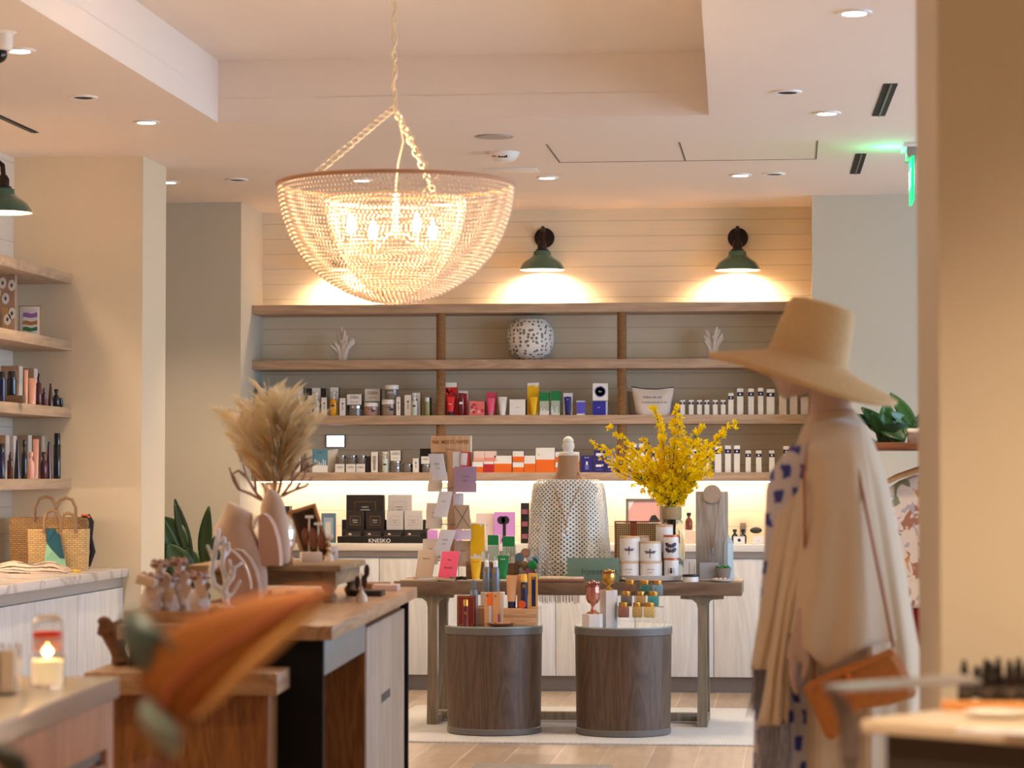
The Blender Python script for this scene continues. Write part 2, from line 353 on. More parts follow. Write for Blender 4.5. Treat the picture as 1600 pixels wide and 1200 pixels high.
# access panel seams
q=[atz(858,224,ZC),atz(875,254,ZC),atz(1275,248,ZC),atz(1281,221,ZC)]
yb=(q[1].y+q[2].y)/2; yn=(q[0].y+q[3].y)/2; x0=q[1].x;x1=q[2].x; xm=atz(1071,251,ZC).x
b=MB(); SM=M('panel seam',(120,104,95),.9); s=.004
b.box(x0,yb-s,ZC-.002,x1,yb+s,ZC,SM);b.box(x0-s,yn,ZC-.002,x0+s,yb,ZC,SM);b.box(x1-s,yn,ZC-.002,x1+s,yb,ZC,SM);b.box(xm-s,yn,ZC-.002,xm+s,yb,ZC,SM)
o=b.build('trim_1',smooth=0); o['kind']='structure'
def slot(pts,label):
    c=[atz(x,y,ZC) for x,y in pts]; m=sum(c,Vector())/4
    t=T('ceiling_slot_vent',label,'vent',(m.x,m.y,ZC),group='dark slot vents in the ceiling')
    xs=[v.x for v in c];ys=[v.y for v in c]; w=(c[1]-c[0]).length/2; L=(c[2]-c[1]).length/2
    d=(c[2]-c[1]); a=math.atan2(-d.x,d.y); t.rotation_euler=(0,0,a)
    b=MB(); b.box(-w,-L,-.003,w,L,0,DARKGAP); b.build('opening',t)
    b=MB(); b.box(-w*.25,-L,-.006,w*.05,L,-.003,M('slot blade grey',(110,96,88),.5)); b.build('blade',t)
slot([(1363,180),(1381,181),(1401,131),(1384,130)],'larger dark ceiling slot vent near the top right')
slot([(1327,271),(1343,271),(1353,240),(1340,240)],'smaller dark ceiling slot vent beside the exit sign')
slot([(-40,166),(-27,166),(61,206),(48,209)],'long thin dark ceiling slot vent cut by the left edge')
# security camera
p=atz(2,50,ZC); t=T('security_camera','black dome security camera on a white ceiling mount at the left edge','security camera',(p.x,p.y,ZC))
b=MB(); b.lathe([(.04,-.075),(.045,-.07),(.045,-.01),(.06,0)],WHT,n=28); b.build('mount',t)
b=MB(); b.sph((-.015,0,-.085),.04,M('black glossy dome',(10,9,9),.1),3); b.build('dome',t)
# exit sign
p=at(1424,236,13.7); t=T('exit_sign','glowing green hanging exit sign seen nearly edge on','exit sign',(p.x,13.7,ZC))
b=MB(); b.box(-.05,-.17,-.02,.05,.17,0,WHT,.004); b.box(-.03,-.15,-.07,.03,.15,-.02,M('grey sign housing',(150,140,132),.4),.004); b.build('housing',t)
b=MB(); b.box(-.007,-.15,-.30,.007,.15,-.065,emis('green lit acrylic',(10,235,120),.95)); b.build('sign_panel',t)
b=MB(); EW=emis('white lit letters',(225,255,240),1.3)
for sx in (-1,1):
    Mx=Matrix.Translation((sx*.0085,0,-.18))@Matrix.Rotation(sx*PI/2,4,'Z')
    b.text('EXIT',.14,0,0,0,EW,Mx=Mx)
b.build('lettering',t,smooth=0)
d=bpy.data.lights.new('exit_glow','POINT'); d.energy=1.4; d.color=(.1,1,.5); d.shadow_soft_size=.05; o=bpy.data.objects.new('exit_glow',d); COL.objects.link(o); o.parent=t; o.location=(-.1,0,-.09)
# ---------------------------------------------------------------- back shelving
SHW=wood('light oak shelf',(166,138,114),(196,168,142),'X',5,.5)
ZS=[at(820,y,YSH).z for y in (474,561.7,648.6,738)]
BSH=[];LSH=[]
XS0=XL+.002; XS1=XR-.002
for k,(z,nm) in enumerate(zip(ZS,['topmost','second','third','lowest'])):
    b=MB(); b.box(XS0,YSH,z-.058,XS1,YB-.001,z,SHW,.002)
    BSH.append(b.build('wall_shelf')); tag(BSH[-1],['long oak shelf at the top of the back wall, under the green sconces','long oak shelf holding corals and the round pierced vase','long oak shelf holding the coloured tubes and white pouch','lowest oak shelf with the light strip beneath it'][k],'shelf','oak shelves on the back wall')
ROPE=M('twisted rope',(150,110,70),.85,var=.35,scale=60,bump=.5,stretch=(1,1,6))
for k,(a,c) in enumerate([(680,695),(963,979)]):
    x=at((a+c)/2,600,YSH).x+ (0); r=.031
    t=T('rope_wrapped_post',['rope-wrapped shelf post left of the round pierced vase','rope-wrapped shelf post right of the round pierced vase'][k],'post',(x,YSH+.045,ZS[3]),group='rope wrapped posts between the shelves')
    for j in range(3):
        z0=ZS[3-j]-ZS[3]; z1=ZS[2-j]-.058-ZS[3]; b=MB(); n=int((z1-z0)/.0095); prof=[]
        for i in range(n):
            zz=z0+(z1-z0)*i/n; st=(z1-z0)/n; prof+= [(r-.003,zz),(r,zz+st*.3),(r,zz+st*.7),(r-.003,zz+st*.99)]
        prof[0]=(r-.003,z0); b.lathe(prof,ROPE,n=18); b.build('rope_wrap',t)
# LED strip beneath the lowest shelf
b=MB(); b.box(XS0+.02,YSH+.20,ZS[3]-.066,XS1-.02,YSH+.215,ZS[3]-.058,emis('warm led strip',(255,232,210),34)); b.build('led_strip',BSH[3])
# sconces
GRN=M('green enamel',(52,92,72),.25,var=.1,coat=.6); IRON=M('dark iron',(48,38,34),.45,.7)
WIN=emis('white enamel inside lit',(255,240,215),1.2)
def sconce(t,e=32):
    b=MB(); b.T=Matrix.Rotation(PI/2,4,'X'); b.lathe([(.0,-.02),(.066,-.02),(.066,.0),(.062,.004)],IRON,n=32); b.T=Matrix(); b.T=Matrix.Translation((0,-.0,0)); 
    b.build('wall_plate',t).location=(0,-.02,0)
    b=MB(); b.tube([(0,-.03,.0),(0,-.07,.045),(0,-.12,.055),(0,-.165,.02),(0,-.17,-.04)],.014,IRON,10); b.build('arm',t)
    b=MB(); b.lathe([(.018,-.03),(.03,-.05),(.03,-.085),(.042,-.09),(.042,-.105)],IRON,(0,-.17,0),24); b.build('socket',t)
    b=MB(); b.lathe([(.035,-.095),(.055,-.102),(.06,-.13),(.085,-.15),(.122,-.175),(.142,-.205),(.148,-.222),(.152,-.226)],GRN,(0,-.17,0),40,caps=False); s=b.build('lamp_shade',t)
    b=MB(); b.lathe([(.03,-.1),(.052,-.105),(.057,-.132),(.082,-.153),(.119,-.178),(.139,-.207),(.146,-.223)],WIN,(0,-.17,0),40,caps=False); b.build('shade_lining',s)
    b=MB(); b.sph((0,-.17,-.165),.028,emis('bulb warm',(255,225,180),45),2); b.build('bulb',t)
    b=spot((0,-.15,-.2),e,150,parent=t,r=.05,blend=.9,rot=(math.radians(12),0,0))
for px,lb in ((851,'green dome wall sconce above the round pierced vase'),(1153,'green dome wall sconce at the right above the straw hat'),(548,'green dome wall sconce hidden behind the beaded chandelier')):
    c=at(px,372,YB); t=T('wall_sconce',lb,'wall lamp',(c.x,YB,c.z),group='green dome sconces over the back shelves'); sconce(t)
c=atx(-6,297,XWL+.17); t=T('wall_sconce','green dome wall sconce on the left wall at the picture edge','wall lamp',(XWL,12.75,2.88),PI/2); sconce(t)
c=at(5,333,12.75); t.location=(c.x-.17,12.75,c.z+.226)
if t.location.x<XWL: t.location.x=XWL
# ---------------------------------------------------------------- back counter and cabinets
ZK=at(820,850,YF).z
CTOP=M('pale stone worktop',(226,216,204),.25,var=.03,scale=6)
b=MB(); b.box(XL+.002,YF-.02,ZK-.045,XR-.002,YB-.001,ZK,CTOP,.003); tag(b.build('worktop'),'long pale stone worktop under the back shelves','worktop')
CABW=wood('whitewashed wood',(206,202,198),(226,222,218),'Z',5,.5,.05)
KICK=M('grey toe kick',(130,118,108),.6)
GREY=M('grey rail',(176,166,156),.5)
xs=[XL+.003]; seams=[at(x,1000,YF).x for x in (592,716,868,992,1115)]
xs+=seams+[XR-.003]
cabl=['leftmost back cabinet behind the driftwood island','back cabinet behind the left table leg','back cabinet behind the left drum pedestal','back cabinet between the two drum pedestals','back cabinet behind the right drum pedestal','back cabinet at the right behind the hatted mannequin']
for i in range(len(xs)-1):
    a,c=xs[i],xs[i+1]; t=T('base_cabinet','whitewashed wood '+cabl[i],'cabinet',((a+c)/2,YF,0),group='whitewashed cabinets along the back wall'); w=(c-a)/2
    b=MB(); b.box(-w,.03,.10,w,YB-YF-.005,ZK-.046,CABW); b.build('body',t)
    b=MB(); b.box(-w,.06,0,w,.1,.10,KICK); b.build('toe_kick',t)
    b=MB(); b.box(-w,.012,ZK-.085,w,.03,ZK-.047,GREY); b.build('grip_rail',t)
    b=MB(); b.box(-w+.002,.008,.10,w-.002,.03,ZK-.09,CABW,.001); b.build('door',t)
# ---------------------------------------------------------------- left shelving + counter
XLS=at(108,600,13.6).x
LZ=[at(108,y,13.6).z for y in (427,532,637,748)]
for k,z in enumerate(LZ):
    b=MB(); b.box(XWL+.001,9.6,z-.055,XLS,13.649,z,wood('light oak side shelf',(166,138,112),(200,172,142),'Y',5,.5),.002)
    LSH.append(b.build('wall_shelf')); tag(LSH[-1],['oak shelf at the top of the left wall, below the green sconce','oak shelf on the left wall carrying two art panels','oak shelf on the left wall with the upper row of dark and pink bottles','lowest oak shelf on the left wall above the straw bags'][k],'shelf','oak shelves on the left wall')
b=MB(); b.box(XWL+.02,9.8,LZ[3]-.062,XWL+.035,13.2,LZ[3]-.055,emis('warm led strip',(0,0,0),1)); b.build('led_strip',LSH[3])
MARB=marble('veined marble',(226,218,212),(196,182,176))
ZLC=at(198,888,13.6).z; XLC=at(198,888,13.6).x
b=MB(); b.box(XWL+.001,8.5,ZLC-.045,XLC,13.649,ZLC,MARB,.003); tag(b.build('worktop'),'white veined marble worktop along the left wall under the straw bags','worktop')
ys=[8.5,9.2,9.9,10.6,11.3,12.02,12.75,13.645]
for i in range(len(ys)-1):
    a,c=ys[i],ys[i+1]; t=T('base_cabinet','whitewashed wood cabinet under the marble worktop, '+['nearest the camera and out of frame','second from the camera','third from the camera','fourth from the camera','fifth from the camera','next to last before the cream pier','last one against the cream pier'][i],'cabinet',(XLC-.03,(a+c)/2,0),PI/2,group='whitewashed cabinets under the marble worktop'); w=(c-a)/2
    b=MB(); b.box(-w,.03,.10,w,.56,ZLC-.046,CABW); b.build('body',t)
    b=MB(); b.box(-w,.06,0,w,.1,.10,KICK); b.build('toe_kick',t)
    b=MB(); b.box(-w,.012,ZLC-.10,w,.03,ZLC-.047,GREY); b.build('grip_rail',t)
    b=MB(); b.box(-w+.003,.0,.10,w-.003,.03,ZLC-.105,CABW,.001); b.build('door',t)
# baseboards
b=MB(); b.box(-6,YF-.015,0,XL,YF,.12,WALL); struct(b,'baseboard_left')
b=MB(); b.box(XR,YF-.015,0,4.9,YF,.12,WALL); struct(b,'baseboard_right')
# ---------------------------------------------------------------- product makers
def C(c,rough=.45,**k):
    return M('print %d %d %d'%c+('' if rough==.45 else ' r%d'%int(rough*100)),c,rough,var=.03,**k)
INK=C((40,36,40)); CARD=C((232,226,220)); CARD2=C((214,204,192)); BLKC=C((26,22,22)); NAVY=C((28,26,74)); GOLD=M('brushed gold',(212,160,80),.3,1); SILV=M('silver cap',(190,190,195),.2,1)
CLG=M('clear glass bottle',(235,240,240),.03,trans=.85,ior=1.3)
ACR=M('clear acrylic',(250,252,252),.02,trans=1,ior=1.12)
def frame(x0,x1,yt,yb,Y):
    a=at(x0,yt,Y); c=at(x1,yb,Y); return (a.x+c.x)/2,c.x-a.x,a.z-c.z
def deco(b,w,h,y,ds):
    for k in ds:
        q=k[0]
        if q=='t': b.text(k[1],k[2]*h,k[4]*w if len(k)>4 and isinstance(k[4],(int,float)) else 0,y-.0007,k[3]*h,k[-1] if not isinstance(k[-1],(int,float)) else INK)
        elif q=='b': b.box(-w/2,y-.0003,k[1]*h,w/2,y,k[2]*h,k[3])
        elif q=='r': b.box(k[1]*w,y-.0005,k[3]*h,k[2]*w,y,k[4]*h,k[5])
        elif q=='o': b.prism([(k[1]*w+k[3]*w*math.cos(a*PI/10),k[2]*h+k[3]*w*math.sin(a*PI/10)) for a in range(20)],y-.0006,y,k[4])
        elif q=='f':   # outlined rectangle
            x0,x1,z0,z1=k[1]*w,k[2]*w,k[3]*h,k[4]*h; s=.0012
            b.box(x0,y-.0006,z0,x1,y,z0+s,k[5]);b.box(x0,y-.0006,z1-s,x1,y,z1,k[5]);b.box(x0,y-.0006,z0,x0+s,y,z1,k[5]);b.box(x1-s,y-.0006,z0,x1,y,z1,k[5])
        elif q=='drip':
            rr=random.Random(int(w*1e5)); n=7
            for i in range(n):
                xx=-w/2+w*(i+.5)/n; b.box(xx-w*.03,y-.0005,h*rr.uniform(.05,.4),xx+w*.03,y,h*.62,k[1])
        elif q=='splat':
            rr=random.Random(5); pts=[(-.5,k[1]),(-.5,k[2])]
            n=9
            for i in range(n): pts.append((-.5+(i+.5)/n,k[2]+rr.uniform(-.04,.05)))
            pts+=[(.5,k[2]),(.5,k[1])]
            for i in range(n): pts.append((.5-(i+.5)/n,k[1]+rr.uniform(-.18,.03)))
            c=(0,(k[1]+k[2])/2)
            vs=[(x*w,y-.0005,z*h) for x,z in pts]; b.add(vs+[(0,y-.0005,c[1]*h)],[(i,(i+1)%len(pts),len(pts)) for i in range(len(pts))],k[3])
def carton(x0,x1,yt,yb,Y,label,front=CARD,side=None,d=None,ds=(),cat='box',z=None,group=None,name='cosmetics_box',rz=0):
    cx,w,h=frame(x0,x1,yt,yb,Y); zz=at(x0,yb,Y).z if z is None else z
    if z is not None: h=at(x0,yt,Y).z-z
    d=d or min(w,.05); b=MB(); side=side or front
    b.box(-w/2,-d/2,0,w/2,d/2,h,side,.0008); b.box(-w/2+.0005,-d/2-.0004,.0005,w/2-.0005,-d/2+.001,h-.0005,front)
    deco(b,w,h,-d/2-.0004,ds)
    return tag(b.build(name,loc=(cx,Y+d/2,zz),rz=rz,smooth=30),label,cat,group)
PROF={'pump':([(.0,0),(.46,0),(.5,.02),(.5,.60),(.46,.66),(.24,.68),(.24,.71)],[(.26,.71),(.26,.8),(.12,.81),(.12,.9),(.3,.91),(.3,1),(0,1)]),
 'drop':([(.0,0),(.46,0),(.5,.02),(.5,.66),(.3,.72),(.24,.74)],[(.3,.74),(.3,.88),(.2,.9),(.17,.99),(0,1)]),
 'cyl':([(0,0),(.48,0),(.5,.02),(.5,.74),(.44,.76)],[(.42,.76),(.42,.98),(.38,1),(0,1)]),
 'jar':([(0,0),(.48,0),(.5,.04),(.5,.68),(.46,.7)],[(.5,.7),(.51,.72),(.51,.97),(.48,1),(0,1)]),
 'flask':([(0,0),(.46,0),(.5,.03),(.5,.5),(.4,.62),(.2,.7),(.18,.8)],[(.2,.8),(.3,.83),(.3,.97),(.26,1),(0,1)]),
 'cone':([(0,0),(.5,0),(.5,.1),(.2,.9)],[(.2,.9),(.16,1),(0,1)]),
 'spray':([(0,0),(.48,0),(.5,.02),(.5,.7),(.4,.78),(.2,.8)],[(.3,.8),(.28,.97),(.15,1),(0,1)])}
def bottle(x0,x1,yt,yb,Y,label,body,cap,kind='pump',ds=(),z=None,group=None,name='serum_bottle',cat='bottle',X=None,nn=20,rz=0):
    cx,w,h=frame(x0,x1,yt,yb,Y); zz=at(x0,yb,Y).z if z is None else z
    if z is not None: h=at(x0,yt,Y).z-z
    if X is not None: cx=X
    t=T(name,label,cat,(cx,Y+w/2,zz),rz,group)
    p,c=PROF[kind]; b=MB(); b.lathe([(r*w,q*h) for r,q in p],body,n=nn)
    for k in ds:
        if k[0]=='wrap': b.lathe([(.503*w,k[1]*h),(.503*w,k[2]*h)],k[3],n=nn,caps=False)
        elif k[0]=='t': b.text(k[1],k[2]*h,0,-w*.51,k[3]*h,k[4] if len(k)>4 else INK)
        elif k[0]=='r': b.box(k[1]*w,-w*.507,k[3]*h,k[2]*w,-w*.45,k[4]*h,k[5])
    b.build({'jar':'jar_body'}.get(kind,'bottle_body'),t)
    b=MB(); b.lathe([(r*w,q*h) for r,q in c],cap,n=nn)
    b.build('lid' if kind=='jar' else 'cap',t); return t
def sqtube(x0,x1,yt,yb,Y,label,body,cap,z=None,ds=(),group=None):
    cx,w,h=frame(x0,x1,yt,yb,Y); zz=at(x0,yb,Y).z if z is None else z
    if z is not None: h=at(x0,yt,Y).z-z
    t=T('squeeze_tube',label,'tube',(cx,Y+.018,zz),0,group); b=MB(); n=20; rings=[]
    for q in [0,.3,.6,.85,1]:
        zt=lerp(.2,1,q)*h; rx=lerp(.36,.5,q)*w; ry=lerp(.36*w,.0015,q)
        rings.append([(rx*math.cos(a*2*PI/n),ry*math.sin(a*2*PI/n),zt) for a in range(n)])
    b.loft(rings,body)
    for k in ds:
        if k[0]=='t': b.text(k[1],k[2]*h,0,-.3*w,k[3]*h,k[4] if len(k)>4 else INK)
    b.build('tube_body',t); b=MB(); b.lathe([(.34*w,0),(.34*w,.2*h)],cap,n=n); b.build('cap',t); return t
# ---------------------------------------------------------------- shelf C, left bay
ZCs=ZS[2];YI=YSH+.012; yb=648
AMB=M('dark amber glass',(50,26,16),.08,coat=.5); CRM=M('cream bottle',(222,214,200),.3); CLR=M('frosted bottle',(205,210,202),.15); YEL=M('amber oil',(226,160,20),.1,coat=.5)
KR=M('grey jar glass',(120,110,105),.1,coat=.5); PKJ=M('pinkish jar glass',(176,136,124),.12,coat=.5); LIDW=C((236,232,228))
OS=[('t','OSEA',.11,.80)]
side=C((46,38,36))
def pair(bx,bt,by,bm,label1,label2,cap=LIDW,kind='pump'):
    carton(bx[0],bx[1],bt,yb,YI+.06,label1,CARD,side,.045,[('t','OSEA',.09,.82)],z=ZCs)
    bottle(by[0],by[1],by[2],yb,YI,label2,bm,cap,kind,z=ZCs,ds=[('r',-.25,.25,.38,.46,C((60,66,80))),('t','O',.08,.52)])
pair((403,416),606,(403,413,612),AMB,'white carton behind the dark amber bottle at the far left of the third shelf','dark amber pump bottle, first on the left of the third shelf')
pair((421,434),606,(421,432,612),CRM,'white carton second from the left on the third shelf','cream pump bottle second from the left on the third shelf')
pair((441,454),606,(441,452,612),CRM,'white carton third from the left on the third shelf, above the pampas grass','cream pump bottle third from the left, above the pampas grass')
pair((460,474),606,(461,472,612),CLR,'white carton fourth from the left on the third shelf','frosted pump bottle fourth from the left on the third shelf')
carton(478,486,607,yb,YI+.06,'narrow dark carton behind the smallest grey bottle, third shelf',side,side,.03,z=ZCs)
bottle(479,487,618,yb,YI,'tiny grey bottle between two frosted pump bottles',KR,LIDW,'cyl',z=ZCs)
pair((487.5,501),606,(488,499,613),CLR,'white carton behind the frosted bottle left of the yellow oil','frosted pump bottle just left of the slim white box and yellow oil bottle')
carton(502.5,508,607,yb,YI+.06,'tall narrow dark tube box behind a slim white box',side,side,.03,z=ZCs)
VT=lambda s='OSEA':[('r',-.12,.12,.62,.72,INK),('r',-.06,.06,.3,.55,C((120,112,108)))]
carton(502,511,621,yb,YI,'slim white box left of the yellow oil bottle',CARD,side,.03,VT(),z=ZCs)
pair((516,529),605,(514,526,612),YEL,'white carton behind the yellow oil bottle','golden yellow oil bottle on the third shelf',cap=CLR)
carton(530.5,540,622,yb,YI,'slim white box right of the yellow oil bottle',CARD,side,.03,VT(),z=ZCs)
zj=at(550,633,YI).z
bottle(541,564.5,633.5,yb,YI,'low glass jar with silver lid under a white carton',KR,SILV,'jar',z=ZCs,name='cream_jar',cat='jar')
carton(542,565,616,632.5,YI+.015,'white carton lettered in black stacked on the low glass jar',CARD,side,.06,[('t','OSEA',.34,.68),('r',-.3,.3,.25,.28,INK)])
carton(572,593.5,628,yb,YI+.10,'grey carton below the larger lettered carton',CARD2,side,.06,z=ZCs)
carton(570,594,607.5,627.5,YI+.09,'larger white lettered carton above the pink jar',CARD,side,.07,[('t','OSEA',.32,.66),('r',-.25,.25,.28,.31,INK)])
bottle(567,589,629,yb,YI,'pinkish jar with white lid in front of a grey carton',PKJ,LIDW,'jar',z=ZCs,ds=[('r',.1,.35,.3,.45,C((60,70,100))),('t','OSEA',.16,.5)],name='cream_jar',cat='jar')
bottle(595,618,624,yb,YI,'wide grey jar with white lid at the bottom of a stack of two',M('taupe jar',(160,136,124),.15,coat=.4),LIDW,'jar',z=ZCs,ds=[('r',.1,.35,.3,.45,C((60,70,100))),('t','OSEA',.16,.5)],name='cream_jar',cat='jar')
bottle(600,621,601.5,623.6,YI,'grey jar with white lid stacked on top of another jar',KR,LIDW,'jar',ds=[('t','OSEA',.18,.45,CARD)],name='cream_jar',cat='jar')
carton(619,626,620,yb,YI,'slim white box right of the stacked jars',CARD,side,.03,VT(),z=ZCs)
carton(632,643,617,yb,YI+.02,'white carton with sideways lettering left of the clear bottle',CARD,side,.04,VT(),z=ZCs)
carton(644,657,613.5,yb,YI+.06,'white carton behind the clear bottle near the left rope post',CARD,side,.045,VT(),z=ZCs)
bottle(642.5,651.5,614,yb,YI,'clear pump bottle near the left rope post',CLR,LIDW,'pump',z=ZCs,ds=[('r',-.25,.25,.38,.46,C((60,66,80)))])
carton(665,673.5,621,yb,YI+.05,'small dark carton beside the left rope post',side,side,.03,z=ZCs)
bottle(663,671,621,yb,YI,'mini white capped bottle beside the left rope post',M('pale olive liquid',(150,150,90),.15),LIDW,'cyl',z=ZCs)
# middle bay
RED=C((200,36,32));DR=C((120,22,28));PINK=C((232,92,130));YE=C((242,190,20));GR=C((14,128,66));BL=C((40,44,160));VI=C((92,86,200));WH=C((238,234,230))
def floral(w,h,c,seed):
    rr=random.Random(seed); out=[]
    for i in range(9): out.append(('o',rr.uniform(-.36,.36),rr.uniform(.2,.8),rr.uniform(.08,.15),C(c[i%len(c)])))
    return out
carton(696,714,598,yb,YI+.05,'red floral box with a white top, first right of the left rope post',RED,RED,.045,[('b',.86,1,WH)]+[(k[0],k[1],k[2]*.5+.42,k[3],k[4]) for k in floral(1,1,[(150,14,20),(226,60,40)],3)],z=ZCs)
sqtube(697,710,620,yb,YI,'red squeeze tube with a black cap',C((220,40,44)),BLKC,z=ZCs,ds=[('t','ESSE',.09,.6,WH)])
carton(717,730,611,yb,YI+.05,'white and red box behind the dark red bottle',RED,WH,.04,[('b',.9,1,WH)],z=ZCs)
bottle(715,726,614,yb,YI,'dark red cylinder bottle on the third shelf',M('dark red gloss',(110,16,24),.15),DR,'cyl',z=ZCs,ds=[('r',-.25,.25,.5,.6,WH)])
carton(733,757,627,yb,YI,'low box covered in pink petals',C((226,120,118)),C((170,30,40)),.08,floral(1,1,[(220,80,90),(240,170,160),(200,60,70)],8),z=ZCs)
carton(760,775,613,yb,YI+.05,'pink petal box behind the pink tube',C((214,72,100)),C((150,30,50)),.04,floral(1,1,[(230,110,130),(190,50,70)],4),z=ZCs)
sqtube(760,773,622,yb,YI,'pink squeeze tube with a translucent cap',PINK,C((190,120,130)),z=ZCs)
sqtube(778,792,620,yb,YI,'white squeeze tube between the pink tube and a white box',WH,WH,z=ZCs,ds=[('t','INK',.06,.85)])
carton(796,821,624,yb,YI,'square white box left of the yellow one on the third shelf',WH,C((90,40,44)),.09,[('r',-.08,.08,.48,.5,INK)],z=ZCs)
carton(824,842,598,yb,YI+.05,'tall yellow box with a white torn edge on the third shelf',WH,YE,.045,[('splat',.1,.88,YE)],z=ZCs)
sqtube(827,839.5,620,yb,YI,'yellow squeeze tube in front of the tall yellow box on the shelf',YE,YE,z=ZCs,ds=[('t','ESSE',.06,.85)])
carton(843,858,613,yb,YI+.02,'green box dripping onto white, left of its twin on the third shelf',WH,GR,.04,[('b',.62,1,GR),('drip',GR)],z=ZCs)
carton(861,875,611,yb,YI+.02,'green box dripping onto white, right of its twin on the third shelf',WH,GR,.04,[('b',.60,1,GR),('drip',GR)],z=ZCs)
carton(880,895,614,yb,YI+.05,'white box with a soft blue dot behind the navy tube',WH,C((150,140,136)),.045,[('o',0,.72,.3,VI)],z=ZCs)
sqtube(881,892.5,620,yb,YI,'navy blue squeeze tube on the third shelf',C((34,36,120)),C((24,26,90)),z=ZCs,ds=[('t','ESSE',.06,.85,WH)])
carton(901,914,626,yb,YI,'small violet blue box between the navy tube and stacked boxes',VI,C((120,116,190)),.04,[('b',0,.1,WH),('b',.9,1,C((200,196,220)))],z=ZCs)
carton(927,949,627,yb,YI+.03,'white box behind the lower navy box',WH,WH,.06,z=ZCs)
carton(926,946,627,yb,YI,'navy box at the bottom of the stack by the right rope post',BL,BL,.06,[('t','SEA',.12,.55,WH)],z=ZCs)
carton(926,949.5,599,626,YI+.01,'white box with a round blue sunburst on top of the navy box',WH,WH,.08,[('o',0,.52,.38,C((150,150,220))),('o',0,.52,.32,VI),('o',0,.52,.25,BL),('t','SEA',.12,.52,0,WH)])
# pouch
def pouch(x0,x1,yt,yb,Y,z,label,mat,dl=(0,0),name='zip_pouch'):
    cx,w,h=frame(x0,x1,yt,yb,Y); h=at(x0,yt,Y).z-z; t=T(name,label,'pouch',(cx,Y+.05,z)); n=32; b=MB(); rings=[]
    for q in [0,.05,.2,.4,.6,.8,.93,1]:
        rx=interp([(0,.36),(.05,.4),(1,.5)],q)*w; ry=interp([(0,.045),(.2,.052),(.6,.04),(1,.006)],q)
        rg=[]
        for a in range(n):
            th=a*2*PI/n; u=math.cos(th); top=1-.10*(1-abs(u)**1.5)*q**2
            rg.append((rx*(abs(u)**.8*(1 if u>0 else -1)),ry*math.sin(th)*(1+.08*math.sin(5*th)),q*h*top))
        rings.append(rg)
    b.loft(rings,mat); b.build('pouch_body',t); return t,w,h
CANV=M('cotton canvas',(222,210,200),.9,bump=.25,scale=300)
t,w,h=pouch(986,1053,604,648,YI,ZCs,'white canvas pouch with handwritten script beside the right rope post',CANV)
b=MB(); b.text('Follow me and',.022,.0,-.056,h*.62,INK,wide=.9); b.text('it smell summer to be',.020,.012,-.062,h*.44,INK,wide=.9); b.build('script_lettering',t,smooth=0)
b=MB(); b.tube([(-w*.5,-.004,h*1.0),(-w*.2,-.006,h*.93),(w*.1,-.006,h*.91),(w*.5,-.002,h*.98)],.003,BLKC); b.build('zip',t)
t,w,h=pouch(979,1010,610,648,YI+.12,ZCs,'second canvas pouch tucked behind the script pouch',M('beige canvas',(176,160,144),.9,bump=.2,scale=300))
# navy banded white cartons
def banded(x0,x1,yt,ybb,Y,z,label,w=None):
    return carton(x0,x1,yt,ybb,Y,label,WH,C((196,182,168)),.028,[('b',.70,.86,NAVY),('o',0,.78,.16,WH),('b',.06,.065,INK)],z=z,group='navy banded white cartons',name='banded_carton')
for x,l in [(1066.5,'first right of the script pouch'),(1080,'second right of the script pouch'),(1093,'third right of the script pouch'),(1104.5,'fourth right of the script pouch'),(1117.5,'fifth right of the script pouch'),(1130,'sixth right of the script pouch')]:
    banded(x-3.7,x+3.7,625,yb,YI,ZCs,'short navy-banded carton, '+l)
for x,hw,yt,l in [(1142,4.2,614,'medium white carton with a navy band right of the six short ones'),(1156.5,5,607,'tall white banded carton, first of the tall ones on the third shelf'),(1173.5,4.5,607,'tall white banded carton, second of the tall ones on the third shelf'),(1188.5,4.3,606,'tall white banded carton, third of the tall ones on the third shelf'),(1204,6.3,608,'widest white banded carton on the third shelf')]:
    banded(x-hw,x+hw,yt,yb,YI,ZCs,l)
for x,yt,l in [(1223,617,'plain white carton left of its twin under the hat brim'),(1240,617,'plain white carton nearest the mannequin face'),(1257,620,'shorter plain white carton behind the mannequin neck')]:
    carton(x-6,x+6,yt,yb,YI,l,C((216,200,188)),C((150,130,116)),.03,z=ZCs)
# ---------------------------------------------------------------- shelf B decor
ZB=ZS[1]
CORAL=M('white coral',(224,212,200),.8,bump=.5,scale=120)
def coral(cx,yt,label,seed,n=11,s=1.0,spread=.55,name='coral_ornament'):
    c=at(cx,560,YSH+.14); h=at(cx,yt,YSH+.14).z-ZB; t=T(name,label,'coral',(c.x,YSH+.14,ZB)); rr=random.Random(seed); b=MB()
    for i in range(n):
        a=-spread+2*spread*i/(n-1)+rr.uniform(-.08,.08); L=h*rr.uniform(.62,1.0)*(1-.25*abs(a)/spread); dy=rr.uniform(-.3,.3)
        p0=Vector((a*.03,dy*.03,.004)); p2=Vector((math.sin(a)*L,dy*L*.4,math.cos(a)*L)); p1=Vector((math.sin(a)*L*.25,dy*L*.2,L*.55))
        pts=bez(p0,p1,p2,8); b.tube(pts,[.018-.008*k/8 for k in range(9)],CORAL,8); b.sph(pts[-1],.0105,CORAL,1)
        if rr.random()<.7:
            m=pts[4]; e=m+Vector((math.sin(a+rr.choice([-.6,.6]))*.05,rr.uniform(-.02,.02),.045)); b.tube([m,(m+e)/2+Vector((0,0,.004)),e],[.011,.010,.008],CORAL,7); b.sph(e,.0085,CORAL,1)
    remesh(b.build('coral_branches',t),.003,2)
    b=MB(); b.box(-.045,-.03,0,.06,.03,.006,ACR); b.build('base_plate',t)
coral(535,510,'white branching coral on the left bay of the second shelf',4,11)
